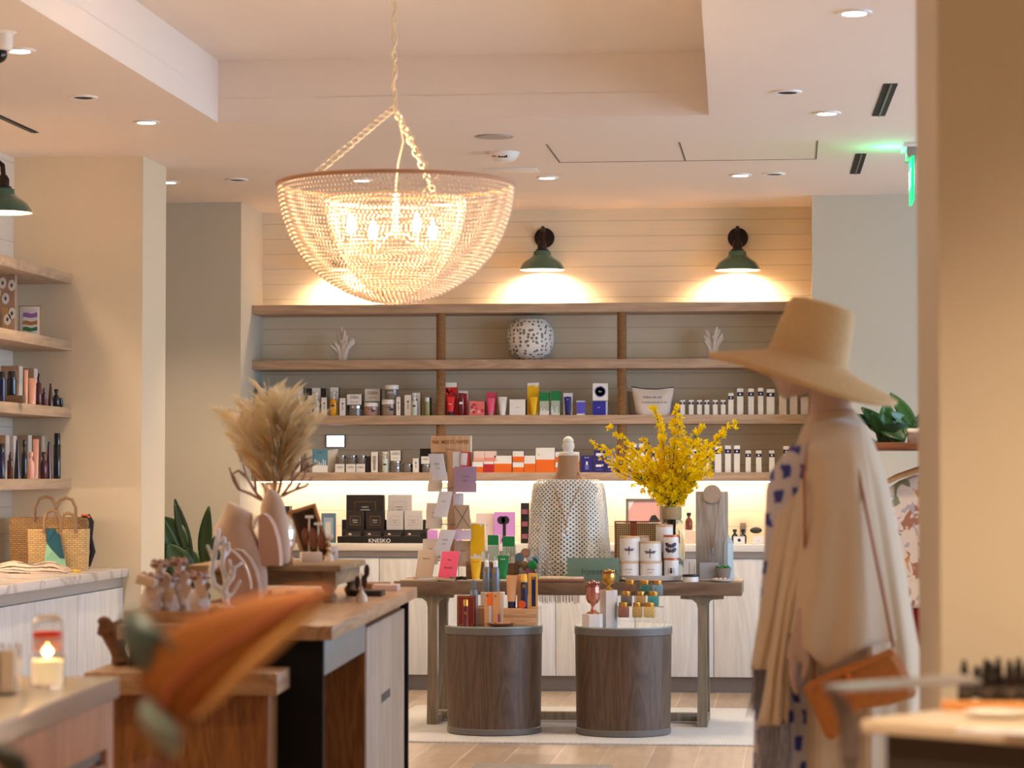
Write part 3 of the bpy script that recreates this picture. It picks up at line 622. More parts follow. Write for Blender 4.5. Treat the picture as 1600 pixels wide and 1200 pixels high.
coral(1114,506,'white branching coral behind the tip of the hat brim',9,8,spread=.4)
c=at(828,560,YSH+.16); rr_=.152
def urn():
    b=MB(); prof=[(.060,0),(.085,.008),(.128,.04),(.148,.09),(.156,.14),(.152,.19),(.135,.235),(.100,.266),(.094,.262),(.127,.23),(.142,.19),(.146,.14),(.138,.09),(.118,.045),(.0,.015)]
    m,n,l,p=newmat('pierced white ceramic'); tc=n.new('ShaderNodeTexCoord'); vo=n.new('ShaderNodeTexVoronoi'); vo.inputs['Scale'].default_value=38; vo.inputs['Randomness'].default_value=.6
    l.new(tc.outputs['Object'],vo.inputs['Vector']); lt=n.new('ShaderNodeMath'); lt.operation='LESS_THAN'; lt.inputs[1].default_value=.36; l.new(vo.outputs['Distance'],lt.inputs[0])
    mx=n.new('ShaderNodeMix'); mx.data_type='RGBA'; mx.inputs[6].default_value=lin((228,222,214)); mx.inputs[7].default_value=lin((120,108,96)); l.new(lt.outputs[0],mx.inputs[0]); l.new(mx.outputs[2],p.inputs['Base Color']); p.inputs['Roughness'].default_value=.6
    bp=n.new('ShaderNodeBump'); bp.invert=True; bp.inputs['Strength'].default_value=.9; bp.inputs['Distance'].default_value=.006; l.new(lt.outputs[0],bp.inputs['Height']); l.new(bp.outputs[0],p.inputs['Normal'])
    b.lathe(prof,m,n=56,caps=False); return b
tag(urn().build('pierced_vase',loc=(c.x,YSH+.17,ZB)),'round white ceramic vase dotted all over with small oval hollows','vase')
# ---------------------------------------------------------------- shelf D
ZD=ZS[3]; yb=738
carton(459,470,705,yb,YI,'white carton behind the twigs at the left of the lowest shelf',CARD,side,.04,[('r',-.2,.2,.3,.8,SILV)],z=ZD)
t,w,h=pouch(474,526,701,738,YI+.05,ZD,'white quilted pouch holding a blue printed card',M('white padded fabric',(224,214,200),.8))
cx,w,h=frame(488,512,701,737,YI)
b=MB(); b.box(-w/2,-.001,0,w/2,.001,h,C((90,140,164))); 
for k in range(7): b.box(-w/2+w*.13*k+.003,-.0018,h*.3,-w/2+w*.13*k+w*.09,-.001,h*(.4+.16*((k*3)%4)/3),WH)
b.box(-w/2,-.0016,0,w/2,-.001,h*.3,WH); b.text('OSEA',.016,0,-.0018,h*.86,C((40,80,110))); tag(b.build('printed_card',loc=(cx,YI+.002,ZD)),'blue printed card leaning on the white quilted pouch','card')
ym=725
for i,(a,c,l) in enumerate([(523.5,539,'left'),(540.5,556,'middle'),(556.5,571,'right')]):
    carton(a,c-.5,ym,yb,YI,'small white lettered box, %s of three under the glass jars'%l,CARD,side,.05,[('t','OSEA',.32,.6)],z=ZD,group='small white lettered boxes under the jars')
    bottle(a,c,711.5,ym-.3,YI,'small glass jar with silver lid, %s of three on the lowest shelf'%l,KR,SILV,'jar',name='cream_jar',cat='jar',group='glass jars stacked on white boxes')
carton(572,577,713,yb,YI+.02,'dark display back right of the three stacked jars',side,side,.06,z=ZD)
carton(580,590.5,706,yb,YI,'tall white carton with a silver bottle print on the lowest shelf',CARD,side,.04,[('r',-.25,.2,.45,.8,SILV),('r',-.2,.15,.1,.45,C((150,140,130)))],z=ZD)
bottle(596,606,706,yb,YI,'frosted pump bottle on the lowest shelf',CLR,LIDW,'pump',z=ZD,ds=[('r',-.25,.25,.35,.42,INK)])
carton(597,608.5,705.5,yb,YI+.06,'white carton behind the frosted bottle on the lowest shelf',CARD,side,.03,z=ZD)
carton(610,626,704,720,YI+.005,'square white lettered carton on top of two low jars',CARD,side,.05,[('t','OSEA',.32,.68),('r',-.3,.3,.25,.28,INK)])
bottle(609,625.5,729.5,yb,YI,'low glass jar at the bottom under the square lettered carton',KR,SILV,'jar',z=ZD,name='cream_jar',cat='jar')
bottle(609,625.5,720.5,729.2,YI,'low glass jar between another jar and the square carton',KR,SILV,'jar',name='cream_jar',cat='jar')
bottle(628,643.5,725,yb,YI,'single low glass jar left of the slim lettered box',KR,SILV,'jar',z=ZD,name='cream_jar',cat='jar')
carton(645,654.5,716,yb,YI,'slim white lettered box on the lowest shelf near the card rack',CARD,side,.03,VT(),z=ZD)
carton(656,672,701,yb,YI+.08,'black box behind the lettered box beside the card rack',BLKC,BLKC,.05,z=ZD)
carton(658,671,713,725,YI+.005,'small white lettered box on a jar beside the card rack',CARD,side,.04,[('t','OSEA',.3,.6)])
bottle(658,671,726,yb,YI,'glass jar half hidden by the card rack',KR,SILV,'jar',z=ZD,name='cream_jar',cat='jar')
# wall screen
cx,w,h=frame(510,537,681,698,YB-.03); b=MB(); b.box(-w/2-.008,-.012,-.006,w/2+.008,.0,h+.006,BLK,.002); t=T('wall_screen','small bright white screen above the quilted pouch','screen',(cx,YB-.001,at(510,698,YB).z)); b.build('casing',t)
b=MB(); b.box(-w/2,-.014,0,w/2,-.012,h,emis('white lit screen',(226,236,255),2.5)); b.build('display',t)
OR=C((238,110,30)); PKW=C((240,196,180)); CR=C((196,44,50))
def split(x0,x1,yt,ybb,Y,label,top=WH,bot=OR,f=.52,z=None,d=.05): return carton(x0,x1,yt,ybb,Y,label,top,C((120,90,70)),d,[('b',0,f,bot),('r',-.4,-.3,.7,.73,OR)],z=z)
carton(720,734,704,yb,YI+.02,'tall red box right of the wooden card rack sign',CR,CR,.05,z=ZD)
carton(740,756.7,705,720.5,YI,'pink faded box, left of two above the red and orange ones',C((238,206,196)),WH,.05,[('b',0,.35,C((240,170,150)))])
carton(757.3,775,705,720.5,YI,'pink faded box, right of two above the red and orange ones',C((238,206,196)),WH,.05,[('b',0,.35,C((240,150,130)))])
split(738,755,721.3,yb,YI,'orange and white box under the left pink box',z=ZD)
carton(755.6,771.5,720.8,yb,YI,'crimson and white box under the right pink box',WH,CR,.05,[('b',0,.75,CR)],z=ZD)
split(772,799.5,712,yb,YI,'wide orange and white box right of the crimson one',z=ZD)
split(801,818.5,722.3,yb,YI,'lower box of the orange pair left of a single orange box',z=ZD)
split(801,818.5,705,721.7,YI,'upper box of the orange pair left of a single orange box',f=.5)
split(819,836.5,712,yb,YI,'single orange and white box in the middle of the lowest shelf',z=ZD)
split(837,867,699.5,yb,YI,'largest orange and white box with a navy lid line',z=ZD)
split(867.6,884,722.5,yb,YI,'lower orange box behind the dress form neck',z=ZD)
split(867.6,884,706,722,YI,'upper orange box behind the dress form neck',f=.5)
split(886,905.5,706,yb,YI,'tall orange box partly behind the white finial',z=ZD)
IND=C((44,38,120))
def indigo(x0,x1,yt,ybb,l,z=None,Y=YI): return carton(x0,x1,yt,ybb,Y,l,IND,IND,.05,[('r',-.32,.2,.55,.78,WH),('o',.3,.72,.08,WH),('r',-.3,.3,.25,.28,C((150,150,210)))],z=z,group='indigo boxes on the lowest shelf')
carton(908,926,712,yb,YI,'indigo box with a white bottle print, right of the dress form neck',IND,IND,.05,[('r',-.08,.08,.45,.65,WH),('r',-.16,.16,.15,.45,C((110,110,170))),('t','MINUIT',.09,.88,0,WH)],z=ZD,group='indigo boxes on the lowest shelf')
indigo(928,945,722.5,yb,'indigo box at the bottom of the stack of two',ZD)
indigo(928,945,704,722,'indigo box on top of the stack of two')
indigo(947,963,725,yb,'low indigo box beside the right rope post',ZD)
carton(948,963,704,724.5,YI+.03,'pale lilac box above the low indigo box',C((150,140,160)),C((200,190,200)),.04,[('b',0,.4,WH)])
for x,hw,yt,l in [(988,7,693,'lowest shelf, first right of the rope post'),(1005,7,693,'lowest shelf, second right of the rope post'),(1025,5.5,703,'lowest shelf, third right of the rope post'),(1044,5,703,'lowest shelf, fourth right of the rope post'),(1064,5,700,'lowest shelf, fifth right of the rope post'),(1084,5,700,'behind the right side of the yellow flowers'),(1103,5,703,'peeking from the right edge of the yellow flowers'),
  (1122,5.3,697,'lowest shelf, wide one just right of the yellow flowers'),(1137.5,4.7,696,'lowest shelf, tall one second from the yellow flowers'),(1151.5,4.7,696,'lowest shelf, tall one third from the yellow flowers'),(1169,4.2,704,'lowest shelf, first of three short ones'),(1185.5,4.4,704,'lowest shelf, second of three short ones'),(1206,4.3,704,'lowest shelf, third of three short ones'),(1228.5,4.8,697,'lowest shelf, beside the mannequin shoulder')]:
    banded(x-hw,x+hw,yt,yb,YI,ZD,'white banded carton, '+l)
# ---------------------------------------------------------------- back worktop displays
YW=YF+.12; ybk=849
t=T('cosmetics_display','black tiered display holding black and grey boxes on the back worktop','display stand',(at(593,849,YW).x,YW+.1,ZK))
def bxp(b,x0,x1,y0,y1,Y0,d,m,z=None):
    cx=(at(x0,850,Y0).x-t.location.x); c2=at(x1,850,Y0).x-t.location.x; za=at(x0,y1,Y0).z-ZK; zb=at(x0,y0,Y0).z-ZK
    if z is not None: za=z
    b.box(cx,Y0-t.location.y,za,c2,Y0-t.location.y+d,zb,m,.001); return cx,c2,za,zb
b=MB(); a=bxp(b,527,662,838,849,YW,.05,BLKC,0); bxp(b,535,666,828,849,YW+.045,.104,BLKC,0); bxp(b,534,668,812,849,YW+.15,.10,BLKC,0); b.build('stepped_base',t)
b=MB(); b.text('KNESKO',.034,0,YW-t.location.y-.001,at(593,845,YW).z-ZK,WH,wide=1.1); b.build('lettering',t,smooth=0)
BK=C((44,36,34)); GB=C((196,188,184)); 
def kbox(x0,x1,y0,y1,Y0,m,lbl,frm,txt):
    carton(x0,x1,y0,y1,Y0,lbl,m,m,.05,[('f',-.28,.28,.25,.72,frm),('t','KNESKO',.075,.5,0,txt),('r',-.12,.12,.38,.4,txt)],group='boxes on the black tiered display')
zt=at(600,828,YW+.05).z
kbox(541,600,773,811.5,YW+.165,BK,'wide black box at the top left of the black display',GOLD,WH)
kbox(606,643,773,811.5,YW+.165,GB,'grey box at the top right of the black display',C((130,124,120)),INK)
for x0,x1,m,l,f,tx in [(541,569,BK,'left black box in the lower row of the display',GOLD,WH),(572,600,BK,'right black box in the lower row of the display',GOLD,WH),(604,630,GB,'left grey box in the lower row of the display',C((130,124,120)),INK),(632,659,GB,'right grey box in the lower row of the display',C((130,124,120)),INK)]:
    kbox(x0,x1,798,827.7,YW+.075,m,l,f,tx)
for x0,x1,l in [(539,563,'first'),(569,594,'second'),(600,626,'third'),(632,656,'fourth')]:
    cx,w,h=frame(x0,x1,831,838,YW+.01); tt=T('open_compact','open grey compact with a small pink stone, %s from the left on the black display'%l,'compact',(cx,YW+.022,at(x0,838,YW).z),group='open compacts on the black display')
    b=MB(); b.box(-w/2,-.018,0,w/2,.018,.006,C((84,74,70)),.001); b.box(-w/2,.012,.006,w/2,.016,.03,C((60,52,50))); b.build('case',tt)
    b=MB(); b.sph((-w*.2,0,.012),.011,C((226,180,160)),2,(1,.8,.7)); b.build('stone',tt)
LIL=C((200,140,206))
carton(772,804,800,ybk,YW+.02,'lilac box printed with a dark face roller',LIL,C((150,90,190)),.03,[('o',-.15,.74,.2,INK),('o',.05,.74,.2,INK),('r',-.08,.08,.12,.7,INK),('o',-.02,.1,.12,INK)],z=ZK)
carton(744,772,802,ybk,YW+.06,'pale pink box left of the lilac roller box',C((226,206,204)),WH,.05,[('t','KNESKO',.05,.6)],z=ZK)
carton(700,722,826,ybk,YW+.03,'low lilac box behind the spinner rack',LIL,WH,.05,z=ZK)
carton(668,684,828,ybk,YW+.02,'lilac box left of the spinner rack column',LIL,WH,.05,z=ZK)
t=T('compact_display','narrow black display with pink compacts left of the knitted poncho','display stand',(at(819,849,YW).x,YW+.06,ZK))
b=MB(); w=.026; hh=at(819,786,YW).z-ZK
b.box(-w,-.02,0,w,.03,hh,BLKC,.002); b.build('stand',t)
for k in range(3):
    b=MB(); z0=.03+k*hh/3.3; b.box(-w*.7,-.03,z0,w*.7,-.021,z0+.03,M('pink marble',(150,84,96),.3)); b.build('compact',t)
# left end of the worktop
carton(420,452,791,ybk,YW+.25,'large dark box behind the mirrored vase',C((60,54,58)),BLKC,.1,z=ZK)
carton(454,480,797,ybk,YW+.10,'black box behind the comb frame',C((38,34,36)),BLKC,.08,[('r',-.4,.4,.75,.78,WH)],z=ZK)
t=T('picture_frame','small blue grey framed card on the back worktop behind the comb frame','picture frame',(at(511,849,YW).x,YW+.05,ZK))
b=MB(); hh=at(511,802,YW).z-ZK; w=.047; b.box(-w,0,0,w,.012,hh,C((96,120,136)),.002); b.build('frame',t); b=MB(); b.box(-w*.65,-.002,hh*.12,w*.65,0,hh*.85,C((150,170,186))); b.box(-w*.4,-.003,hh*.3,w*.3,-.002,hh*.7,C((200,196,196))); b.build('card',t)
# right part
BRN=M('brown glass',(110,48,22),.1,coat=.5)
bottle(1070,1082,801,828,YF+.30,'brown glass diffuser bottle with black cap behind the vase',BRN,BLKC,'flask',name='diffuser_bottle',z=None)
carton(1060,1092,828.5,ybk,YF+.28,'pale block carrying the brown diffuser bottle',C((228,206,184)),WH,.08,z=ZK)
t=T('picture_frame','grey framed pink print leaning on the back worktop behind the vase','picture frame',(at(1005,849,YW).x,YW+.1,ZK)); hh=at(1005,779,YW).z-ZK; w=at(1034,800,YW).x-at(976,800,YW).x; w/=2
t.rotation_euler=(math.radians(-8),0,0)
b=MB(); s=.016; FM=C((120,108,96))
for q in ((-w,0,-w+s,hh),(w-s,0,w,hh),(-w,0,w,s),(-w,hh-s,w,hh)): b.box(q[0],-.008,q[1],q[2],.012,q[3],FM,.001)
b.build('frame',t)
b=MB(); b.box(-w+s,0,s,w-s,.01,hh-s,C((226,170,160))); b.add([(-w+s,-.001,hh-s),(-w+s,-.001,hh*.72),(-w*.55,-.001,hh-s)],[(0,1,2)],WH); b.prism([(w*.3,hh*.2),(w*.75,hh*.2),(w*.8,hh*.5),(w*.2,hh*.5)],-.003,-.001,WH); b.prism([(w*.25,hh*.5),(w*.85,hh*.5),(w*.6,hh*.64),(w*.4,hh*.62)],-.003,-.001,INK); b.build('print',t)
for x,l in ((1148,'left'),(1161,'right')):
    bottle(x-5.5,x+5.5,827,ybk,YW+.08,'black diffuser bottle on the back worktop, %s of two'%l,M('black glass',(28,20,18),.1,coat=.4),BLKC,'flask',name='diffuser_bottle',z=ZK,group='two black diffuser bottles')
carton(1146,1164,838,846,YW-.0,'small white labelled tray front with a black stripe below the two black bottles',WH,INK,.03,[('o',0,.5,.14,INK)],z=ZK)
t=T('acrylic_box','clear box with a small card behind the two black bottles','box',(at(1160,849,YW).x,YW+.2,ZK)); b=MB(); b.box(-.035,-.02,0,.035,.02,.15,ACR); b.build('acrylic_shell',t); b=MB(); b.box(-.02,-.003,.05,.02,.003,.13,C((190,170,140))); b.build('card',t)
b=MB(); b.sph((0,0,.0),.032,M('dark grey stone',(70,64,62),.7,bump=.4,scale=60),3,(1.2,.8,.62)); tag(b.build('decorative_stone',loc=(at(1181,840,YW).x-.0,YW+.08,ZK+.085)),'dark stone on a white box beside the mannequin','stone')
carton(1176,1194,838,ybk,YW+.04,'white box carrying the dark stone',WH,WH,.07,[('t','STONE',.12,.4)],z=ZK)
# ---------------------------------------------------------------- rugs
def rug(x0,x1,y0,y1,label,c,name='area_rug'):
    m,n,l,p=newmat('woven rug '+str(c[0])); tc=n.new('ShaderNodeTexCoord'); ch=n.new('ShaderNodeTexBrick'); ch.inputs['Scale'].default_value=1; ch.inputs['Brick Width'].default_value=.03; ch.inputs['Row Height'].default_value=.012; ch.inputs['Mortar Size'].default_value=.0022
    l.new(tc.outputs['Object'],ch.inputs['Vector']); b_=lin(c); ch.inputs['Color1'].default_value=b_; ch.inputs['Color2'].default_value=tuple(x*.93 for x in b_[:3])+(1,); ch.inputs['Mortar'].default_value=tuple(x*.72 for x in b_[:3])+(1,)
    l.new(ch.outputs['Color'],p.inputs['Base Color']); p.inputs['Roughness'].default_value=.9
    b=MB(); b.box(x0,y0,0,x1,y1,.010,m,.003); return tag(b.build(name),label,'rug')
RY0=atz(900,1160,.01).y
rug(at(560,1157,RY0).x,at(1235,1160,RY0).x,RY0,RY0+2.0,'pale grey woven rug under the console table and drum pedestals',(214,210,208))
rug(atz(742,1197,0).x,atz(958,1197,0).x,atz(850,1197,0).y-1.2,atz(850,1197,0).y,'grey mat at the bottom edge of the picture in front of the drum pedestals',(150,142,136),'floor_mat')
# ---------------------------------------------------------------- console table
ZT=.783; TYF=13.72; TYB=14.27
tx0=at(615,910,TYF).x; tx1=at(1159,910,TYF).x; tcx=(tx0+tx1)/2
BRW=wood('brown stained wood',(92,70,54),(128,102,82),'X',6,.35); GRW=wood('greyed wood legs',(112,98,80),(146,130,108),'Z',7,.5)
t=T('console_table','long brown wooden console table with pale grey flared legs','table',(tcx,(TYF+TYB)/2,0)); hd=(TYB-TYF)/2
b=MB(); b.box(tx0-tcx,-hd,ZT-.072,tx1-tcx,hd,ZT,BRW,.004); b.build('tabletop',t)
def tleg(px0,px1,y):
    a=at(px0,1000,TYF+.03).x-tcx; c=at(px1,1000,TYF+.03).x-tcx; m=(a+c)/2; hw=(c-a)/2
    b=MB(); top=ZT-.072
    poly=[(m-hw,.011),(m+hw,.011),(m+hw*.85,top*.55),(m+hw*.85,top-.07),(m+hw*1.1,top-.04),(m+hw*1.9,top-.022),(m+.115,top-.018),(m+.115,top-.001),(m-.115,top-.001),(m-.115,top-.018),(m-hw*1.9,top-.022),(m-hw*1.1,top-.04),(m-hw*.85,top-.07),(m-hw*.85,top*.55)]
    b.prism(poly,y-.03,y+.03,GRW); return b.build('leg',t),m,hw
for (p0,p1) in ((667,683),(1089,1105)):
    for yy in (-hd+.06,hd-.06): o,m,hw=tleg(p0,p1,yy)
    b=MB(); b.box(m-hw,-hd+.06,.011,m+hw,hd-.06,.055,GRW,.004); b.build('foot_rail',t)
xa=at(675,1100,TYF).x-tcx;xb=at(1097,1100,TYF).x-tcx
b=MB(); b.box(xa,-.03,.02,xb,.03,.065,GRW,.004); b.build('stretcher',t)
# ---------------------------------------------------------------- drum pedestals
DW=wood('dark ash drum veneer',(66,48,36),(100,76,58),'Z',9,.45); DR_=M('greyed rim',(104,98,94),.35,var=.1,scale=20); GLT=M('glass top',(150,160,158),.04,var=.02,coat=1)
DY=13.40; DZ=.572
drums=[]
for px,l in ((772,'left dark wood drum pedestal with sunscreen products on its glass top'),(974,'right dark wood drum pedestal with goblets and gold-lidded jars on its glass top')):
    c=at(px,1050,DY); t=T('drum_pedestal',l,'pedestal',(c.x,DY,.011),group='dark wood drum pedestals'); r=.256; h=DZ-.011
    b=MB(); b.lathe([(r*.955,.034),(r*.975,h*.5),(r*.985,h-.05),(r*.985,h-.046)],DW,n=64,caps=False); b.build('drum_body',t)
    b=MB(); b.lathe([(r*.95,0),(r*.97,.004),(r*.97,.03),(r*.945,.036)],DR_,n=64); b.build('base_ring',t)
    b=MB(); b.lathe([(r*.98,h-.046),(r,h-.042),(r,h-.008)],DR_,n=64); b.build('top_band',t)
    b=MB(); b.lathe([(r*1.0,h-.008),(r*1.004,h-.006),(r*1.004,h-.001),(r,h)],GLT,n=64); b.build('glass_top',t)
    drums.append(c.x)
# ------- products on the left drum
zd=DZ; 
def on(x0,x1,yt,Y,label,front,side=None,d=None,ds=(),z=zd,**k): return carton(x0,x1,yt,900,Y,label,front,side,d,ds,z=z,**k)
MAR=M('maroon gloss',(110,26,24),.15,coat=.5); WDB=wood('pale wood block',(176,132,92),(206,162,120),'X',8,.6)
on(714,742,931,13.26,'dark red box behind the small gold capped bottle',C((118,34,28)),C((96,24,22)),.05,[('r',-.45,-.42,.04,.96,GOLD),('r',.42,.45,.04,.96,GOLD),('r',-.45,.45,.03,.05,GOLD),('r',-.45,.45,.95,.97,GOLD)])
t=bottle(722,732,937,975,13.19,'small maroon bottle with a gold cap on the left drum',MAR,GOLD,'cyl',z=zd,ds=[('r',-.2,.2,.45,.55,GOLD)])
GRB=M('grey aluminium bottle',(120,128,138),.35,.4)
on(745,756.5,950,13.30,'short kraft block in front of a grey spray bottle',C((190,148,116)),None,.04)
on(742,760,947,13.42,'kraft block hidden under the leftmost grey spray bottle',C((180,140,110)),None,.05)
za=at(750,947,13.42).z
t=bottle(733,746,906,947,13.40,'leftmost and lowest grey spray bottle on the left drum',GRB,M('grey cap',(110,116,124),.4),'spray',z=zd+.0,ds=[('r',-.14,.14,.5,.6,GOLD)])
on(751,787,925.5,13.46,'white block carrying two grey spray bottles',C((226,216,210)),None,.06)
zz=at(770,925.5,13.46).z
for a,c,l in ((753.5,766,'left'),(767,780,'right')):
    t=bottle(a,c,876,925,13.47,'grey spray bottle with a white nozzle, %s of the pair on the white block'%l,GRB,WH,'spray',z=zz,ds=[('r',-.16,.16,.62,.72,GOLD)],group='pair of grey spray bottles')
KRA=C((206,150,104)); ORN=C((246,104,34))
on(757,769,926,13.25,'kraft box with an orange half behind the wooden dish',KRA,None,.045,[('r',-.12,.5,.62,.98,ORN),('o',-.1,.9,.16,GOLD),('r',.1,.4,.05,.6,C((190,190,196)))])
on(769.5,781,926,13.25,'kraft box right of the orange one on the left drum',KRA,None,.045,[('r',.25,.45,.02,.36,C((120,50,110))),('o',-.1,.9,.16,GOLD)])
# riser of two wood blocks
c=at(812,970,13.30)
for k,(y0,y1,l) in enumerate([(975.5,961.7,'lower'),(961.7,948,'upper')]):
    z0=zd+.046*k; a=at(786,960,13.24).x; e=at(838,960,13.24).x; b=MB(); b.box(-(e-a)/2,-.06,0,(e-a)/2,.06,.0455,WDB,.002)
    tag(b.build('wood_block',loc=((a+e)/2,13.31,z0)),l+' pale wood block under the navy and tan sunscreen','block',group='two stacked wood blocks')
zr=zd+.092
TANM=C((206,156,110)); NV=C((30,28,70))
sqtube(790,808,899,947,13.27,'tan squeeze tube with a navy cap on the wood blocks',TANM,NV,z=zr)
on(808,813,898,13.30,'thin tan box between the tan tube and navy bottle',TANM,None,.04,z=zr)
bottle(813,824,897,947,13.26,'navy bottle with a yellow cap on the wood blocks',NV,C((240,180,60)),'cyl',z=zr,ds=[('o',0,.5,.2,GOLD),('r',-.2,.2,.6,.7,GOLD)])
on(825,839,896,13.28,'gold edged navy and tan box on the wood blocks',C((214,160,80)),C((200,150,80)),.045,[('r',-.1,.36,.05,.9,NV),('o',.1,.86,.18,GOLD)],z=zr)
cx,w,h=frame(809,820,931,942,13.22); b=MB(); b.lathe([(.02,0),(.02,.003)],C((210,84,40)),n=24); b.T=Matrix(); o=b.build('round_sticker_card',loc=(cx,13.258,zr+.0201)); o.rotation_euler=(PI/2,0,0); tag(o,'round orange card leaning against the navy bottle','card')
t=T('wooden_dish','shallow oval wooden dish with chips on the front of the left drum','dish',(at(782,975,13.22).x,13.215,zd)); b=MB(); b.lathe([(.035,0),(.06,.006),(.075,.016),(.071,.018),(.05,.009),(0,.006)],wood('walnut dish',(110,60,34),(150,86,50),'X',9,.4),n=32,sy=.55); b.build('bowl',t)
b=MB(); rr=random.Random(2)
for i in range(14):
    x,y=rr.uniform(-.045,.045),rr.uniform(-.02,.02); b.sph((x,y,.016),.007,C((214,170,130)),1,(1.3,1,.5))
b.build('wood_chips',t)['kind']='stuff'
on(840,845,947,13.3,'clear small stand at the right edge of the left drum',ACR,ACR,.03)
# ------- right drum
def hexped(px0,px1,yt,Y,label):
    a=at(px0,960,Y).x;c=at(px1,960,Y).x;r=(c-a)/2/ .93; h=at(px0,yt,Y).z-zd; b=MB(); b.lathe([(r,0),(r,h)],M('white stone block',(214,206,202),.6),n=6); o=b.build('hexagonal_plinth',loc=((a+c)/2,Y,zd),rz=.3,smooth=0); return tag(o,label,'plinth'),h
o,h1=hexped(910,941,959,13.27,'short white hexagonal plinth under the copper goblet'); o,h2=hexped(938,964,922,13.36,'tall white hexagonal plinth under the gold goblet')
def goblet(px,yt,yb_,Y,z,mat,label,hw):
    a=at(px,yt,Y); h=a.z-z; r=hw; t=T('glass_goblet',label,'goblet',(a.x,Y,z)); b=MB()
    b.lathe([(r*.95,0),(r*.9,h*.02),(r*.35,h*.10),(r*.22,h*.18),(r*.3,h*.26),(r*.75,h*.33),(r*.98,h*.45),(r,h*.62),(r*.98,h*.78)],mat,n=28,caps=False); b.build('cup',t)
    b=MB(); b.lathe([(r*1.02,h*.78),(r*1.02,h*.82),(r*.8,h*.85),(0,h*.86)],M('goblet lid',(150,84,70),.15,.6),n=28)
    for k in range(7):
        a_=k*2*PI/7; b.sph((r*.66*math.cos(a_),r*.66*math.sin(a_),h*.90),r*.24,mat,1)
    b.sph((0,0,h*.93),r*.3,mat,1); b.build('lid',t)
goblet(926.5,905,958,13.27,zd+h1,M('rose copper glass',(190,120,100),.1,.65,coat=.5),'rose copper footed goblet on the short hexagonal plinth',.038)
goblet(951,889,921,13.36,zd+h2,M('golden glass',(200,150,60),.12,.6,coat=.5),'golden footed goblet on the tall hexagonal plinth',.036)
# acrylic stand and nine gold lidded jars
Y0=13.33; sx=at(1000,960,Y0).x
t=T('acrylic_stand','clear acrylic tiered stand holding nine gold lidded jars','display stand',(sx,Y0+.05,zd)); tiers=[(964.5,0,(963,1032)),(948,.06,(966,1036)),(931,.12,(970,1039))]
b=MB()
tz=[]
for y,dy,(a,c) in tiers:
    z=at(1000,y,Y0).z; tz.append(z); xa=at(a,y,Y0+dy).x-sx; xc=at(c,y,Y0+dy).x-sx; b.box(xa-.006,dy-.08,z-zd-.004,xc+.006,dy-.02,z-zd,ACR); 
for x in (966,1037):
    xx=at(x,960,Y0).x-sx; b.box(xx-.002,-.075,0,xx+.002,.1,tz[2]-zd,ACR)
b.build('tiers',t)
JC=[(150,96,80),(190,150,90),(206,176,110),(110,104,100),(186,146,96),(70,150,150),(120,84,70),(60,110,100),(120,150,170)]
pos=[[(965.5,983.5),(988,1004),(1005.5,1024)],[(970,988),(993.5,1009),(1012,1030)],[(976,994),(999,1017),(1018.5,1036)]]
rows=['bottom','middle','top']; cols=['left','middle','right']; n_=0
for r_ in range(3):
    for c_ in range(3):
        a,e=pos[r_][c_]; yy=Y0+.05+tiers[r_][1]-.05; w=at(e,950,yy).x-at(a,950,yy).x
        tt=T('gold_lidded_jar',('bottom','middle','top')[r_]+' row '+cols[c_]+' small square jar with a gold lid on the clear stand','jar',((at(a,950,yy).x+at(e,950,yy).x)/2,yy,tz[r_]),group='nine gold lidded jars on the clear stand')
        b=MB(); k=JC[n_]; cm=M('stone chips %d'%n_,k,.15,var=.5,scale=120,coat=.6); b.box(-w*.48,-w*.42,0,w*.48,w*.42,.055,cm,.006); b.build('jar_body',tt)
        b=MB(); b.lathe([(w*.4,.055),(w*.42,.058),(w*.42,.074),(w*.38,.077)],GOLD,n=20); b.build('lid',tt); n_+=1
# ---------------------------------------------------------------- items on the console table
def ont(x0,x1,yt,Y,label,front,side=None,d=None,ds=(),z=ZT,**k): return carton(x0,x1,yt,900,Y,label,front,side,d,ds,z=z,**k)
KR2=C((206,178,150)); WD2=wood('riser wood',(110,78,52),(146,108,76),'X',8,.6)
# small book cradles
def cradle(x0,x1,yt,Y,label,c,dx,txt,inkc=INK):
    cx,w,h=frame(x0,x1,yt,905,Y); t=T('notebook_on_cradle',label,'notebook',(cx,Y,ZT)); b=MB()
    sh=Matrix(((1,0,dx,0),(0,1,.25,0),(0,0,1,0),(0,0,0,1))); b.T=sh
    b.box(-w*.42,0,.015,w*.42,.012,h,C(c),.001); b.text(txt[0],.012,0,-.0012,h*.72,inkc); 
    if len(txt)>1: b.text(txt[1],.016,0,-.0012,h*.45,inkc)
    b.box(-w*.44,.0,.014,-w*.42,.013,h,WH); b.build('notebook',t)
    b=MB(); b.T=sh; b.prism([(-w*.5,.02),(w*.44,.012),(w*.40,.0),(-w*.42,.006)],-.03,.03,C((176,150,128))); b.box(-w*.3,-.0,0,w*.3,.08,.014,C((176,150,128))); b.build('cradle',t)
cradle(645,677,857,13.80,'tan notebook standing on a small cradle at the left end of the table',(206,180,154),.12,('together',))
cradle(681,714,859,13.76,'hot pink notebook standing on a small cradle',(244,92,120),.12,('hey','Sunday'))
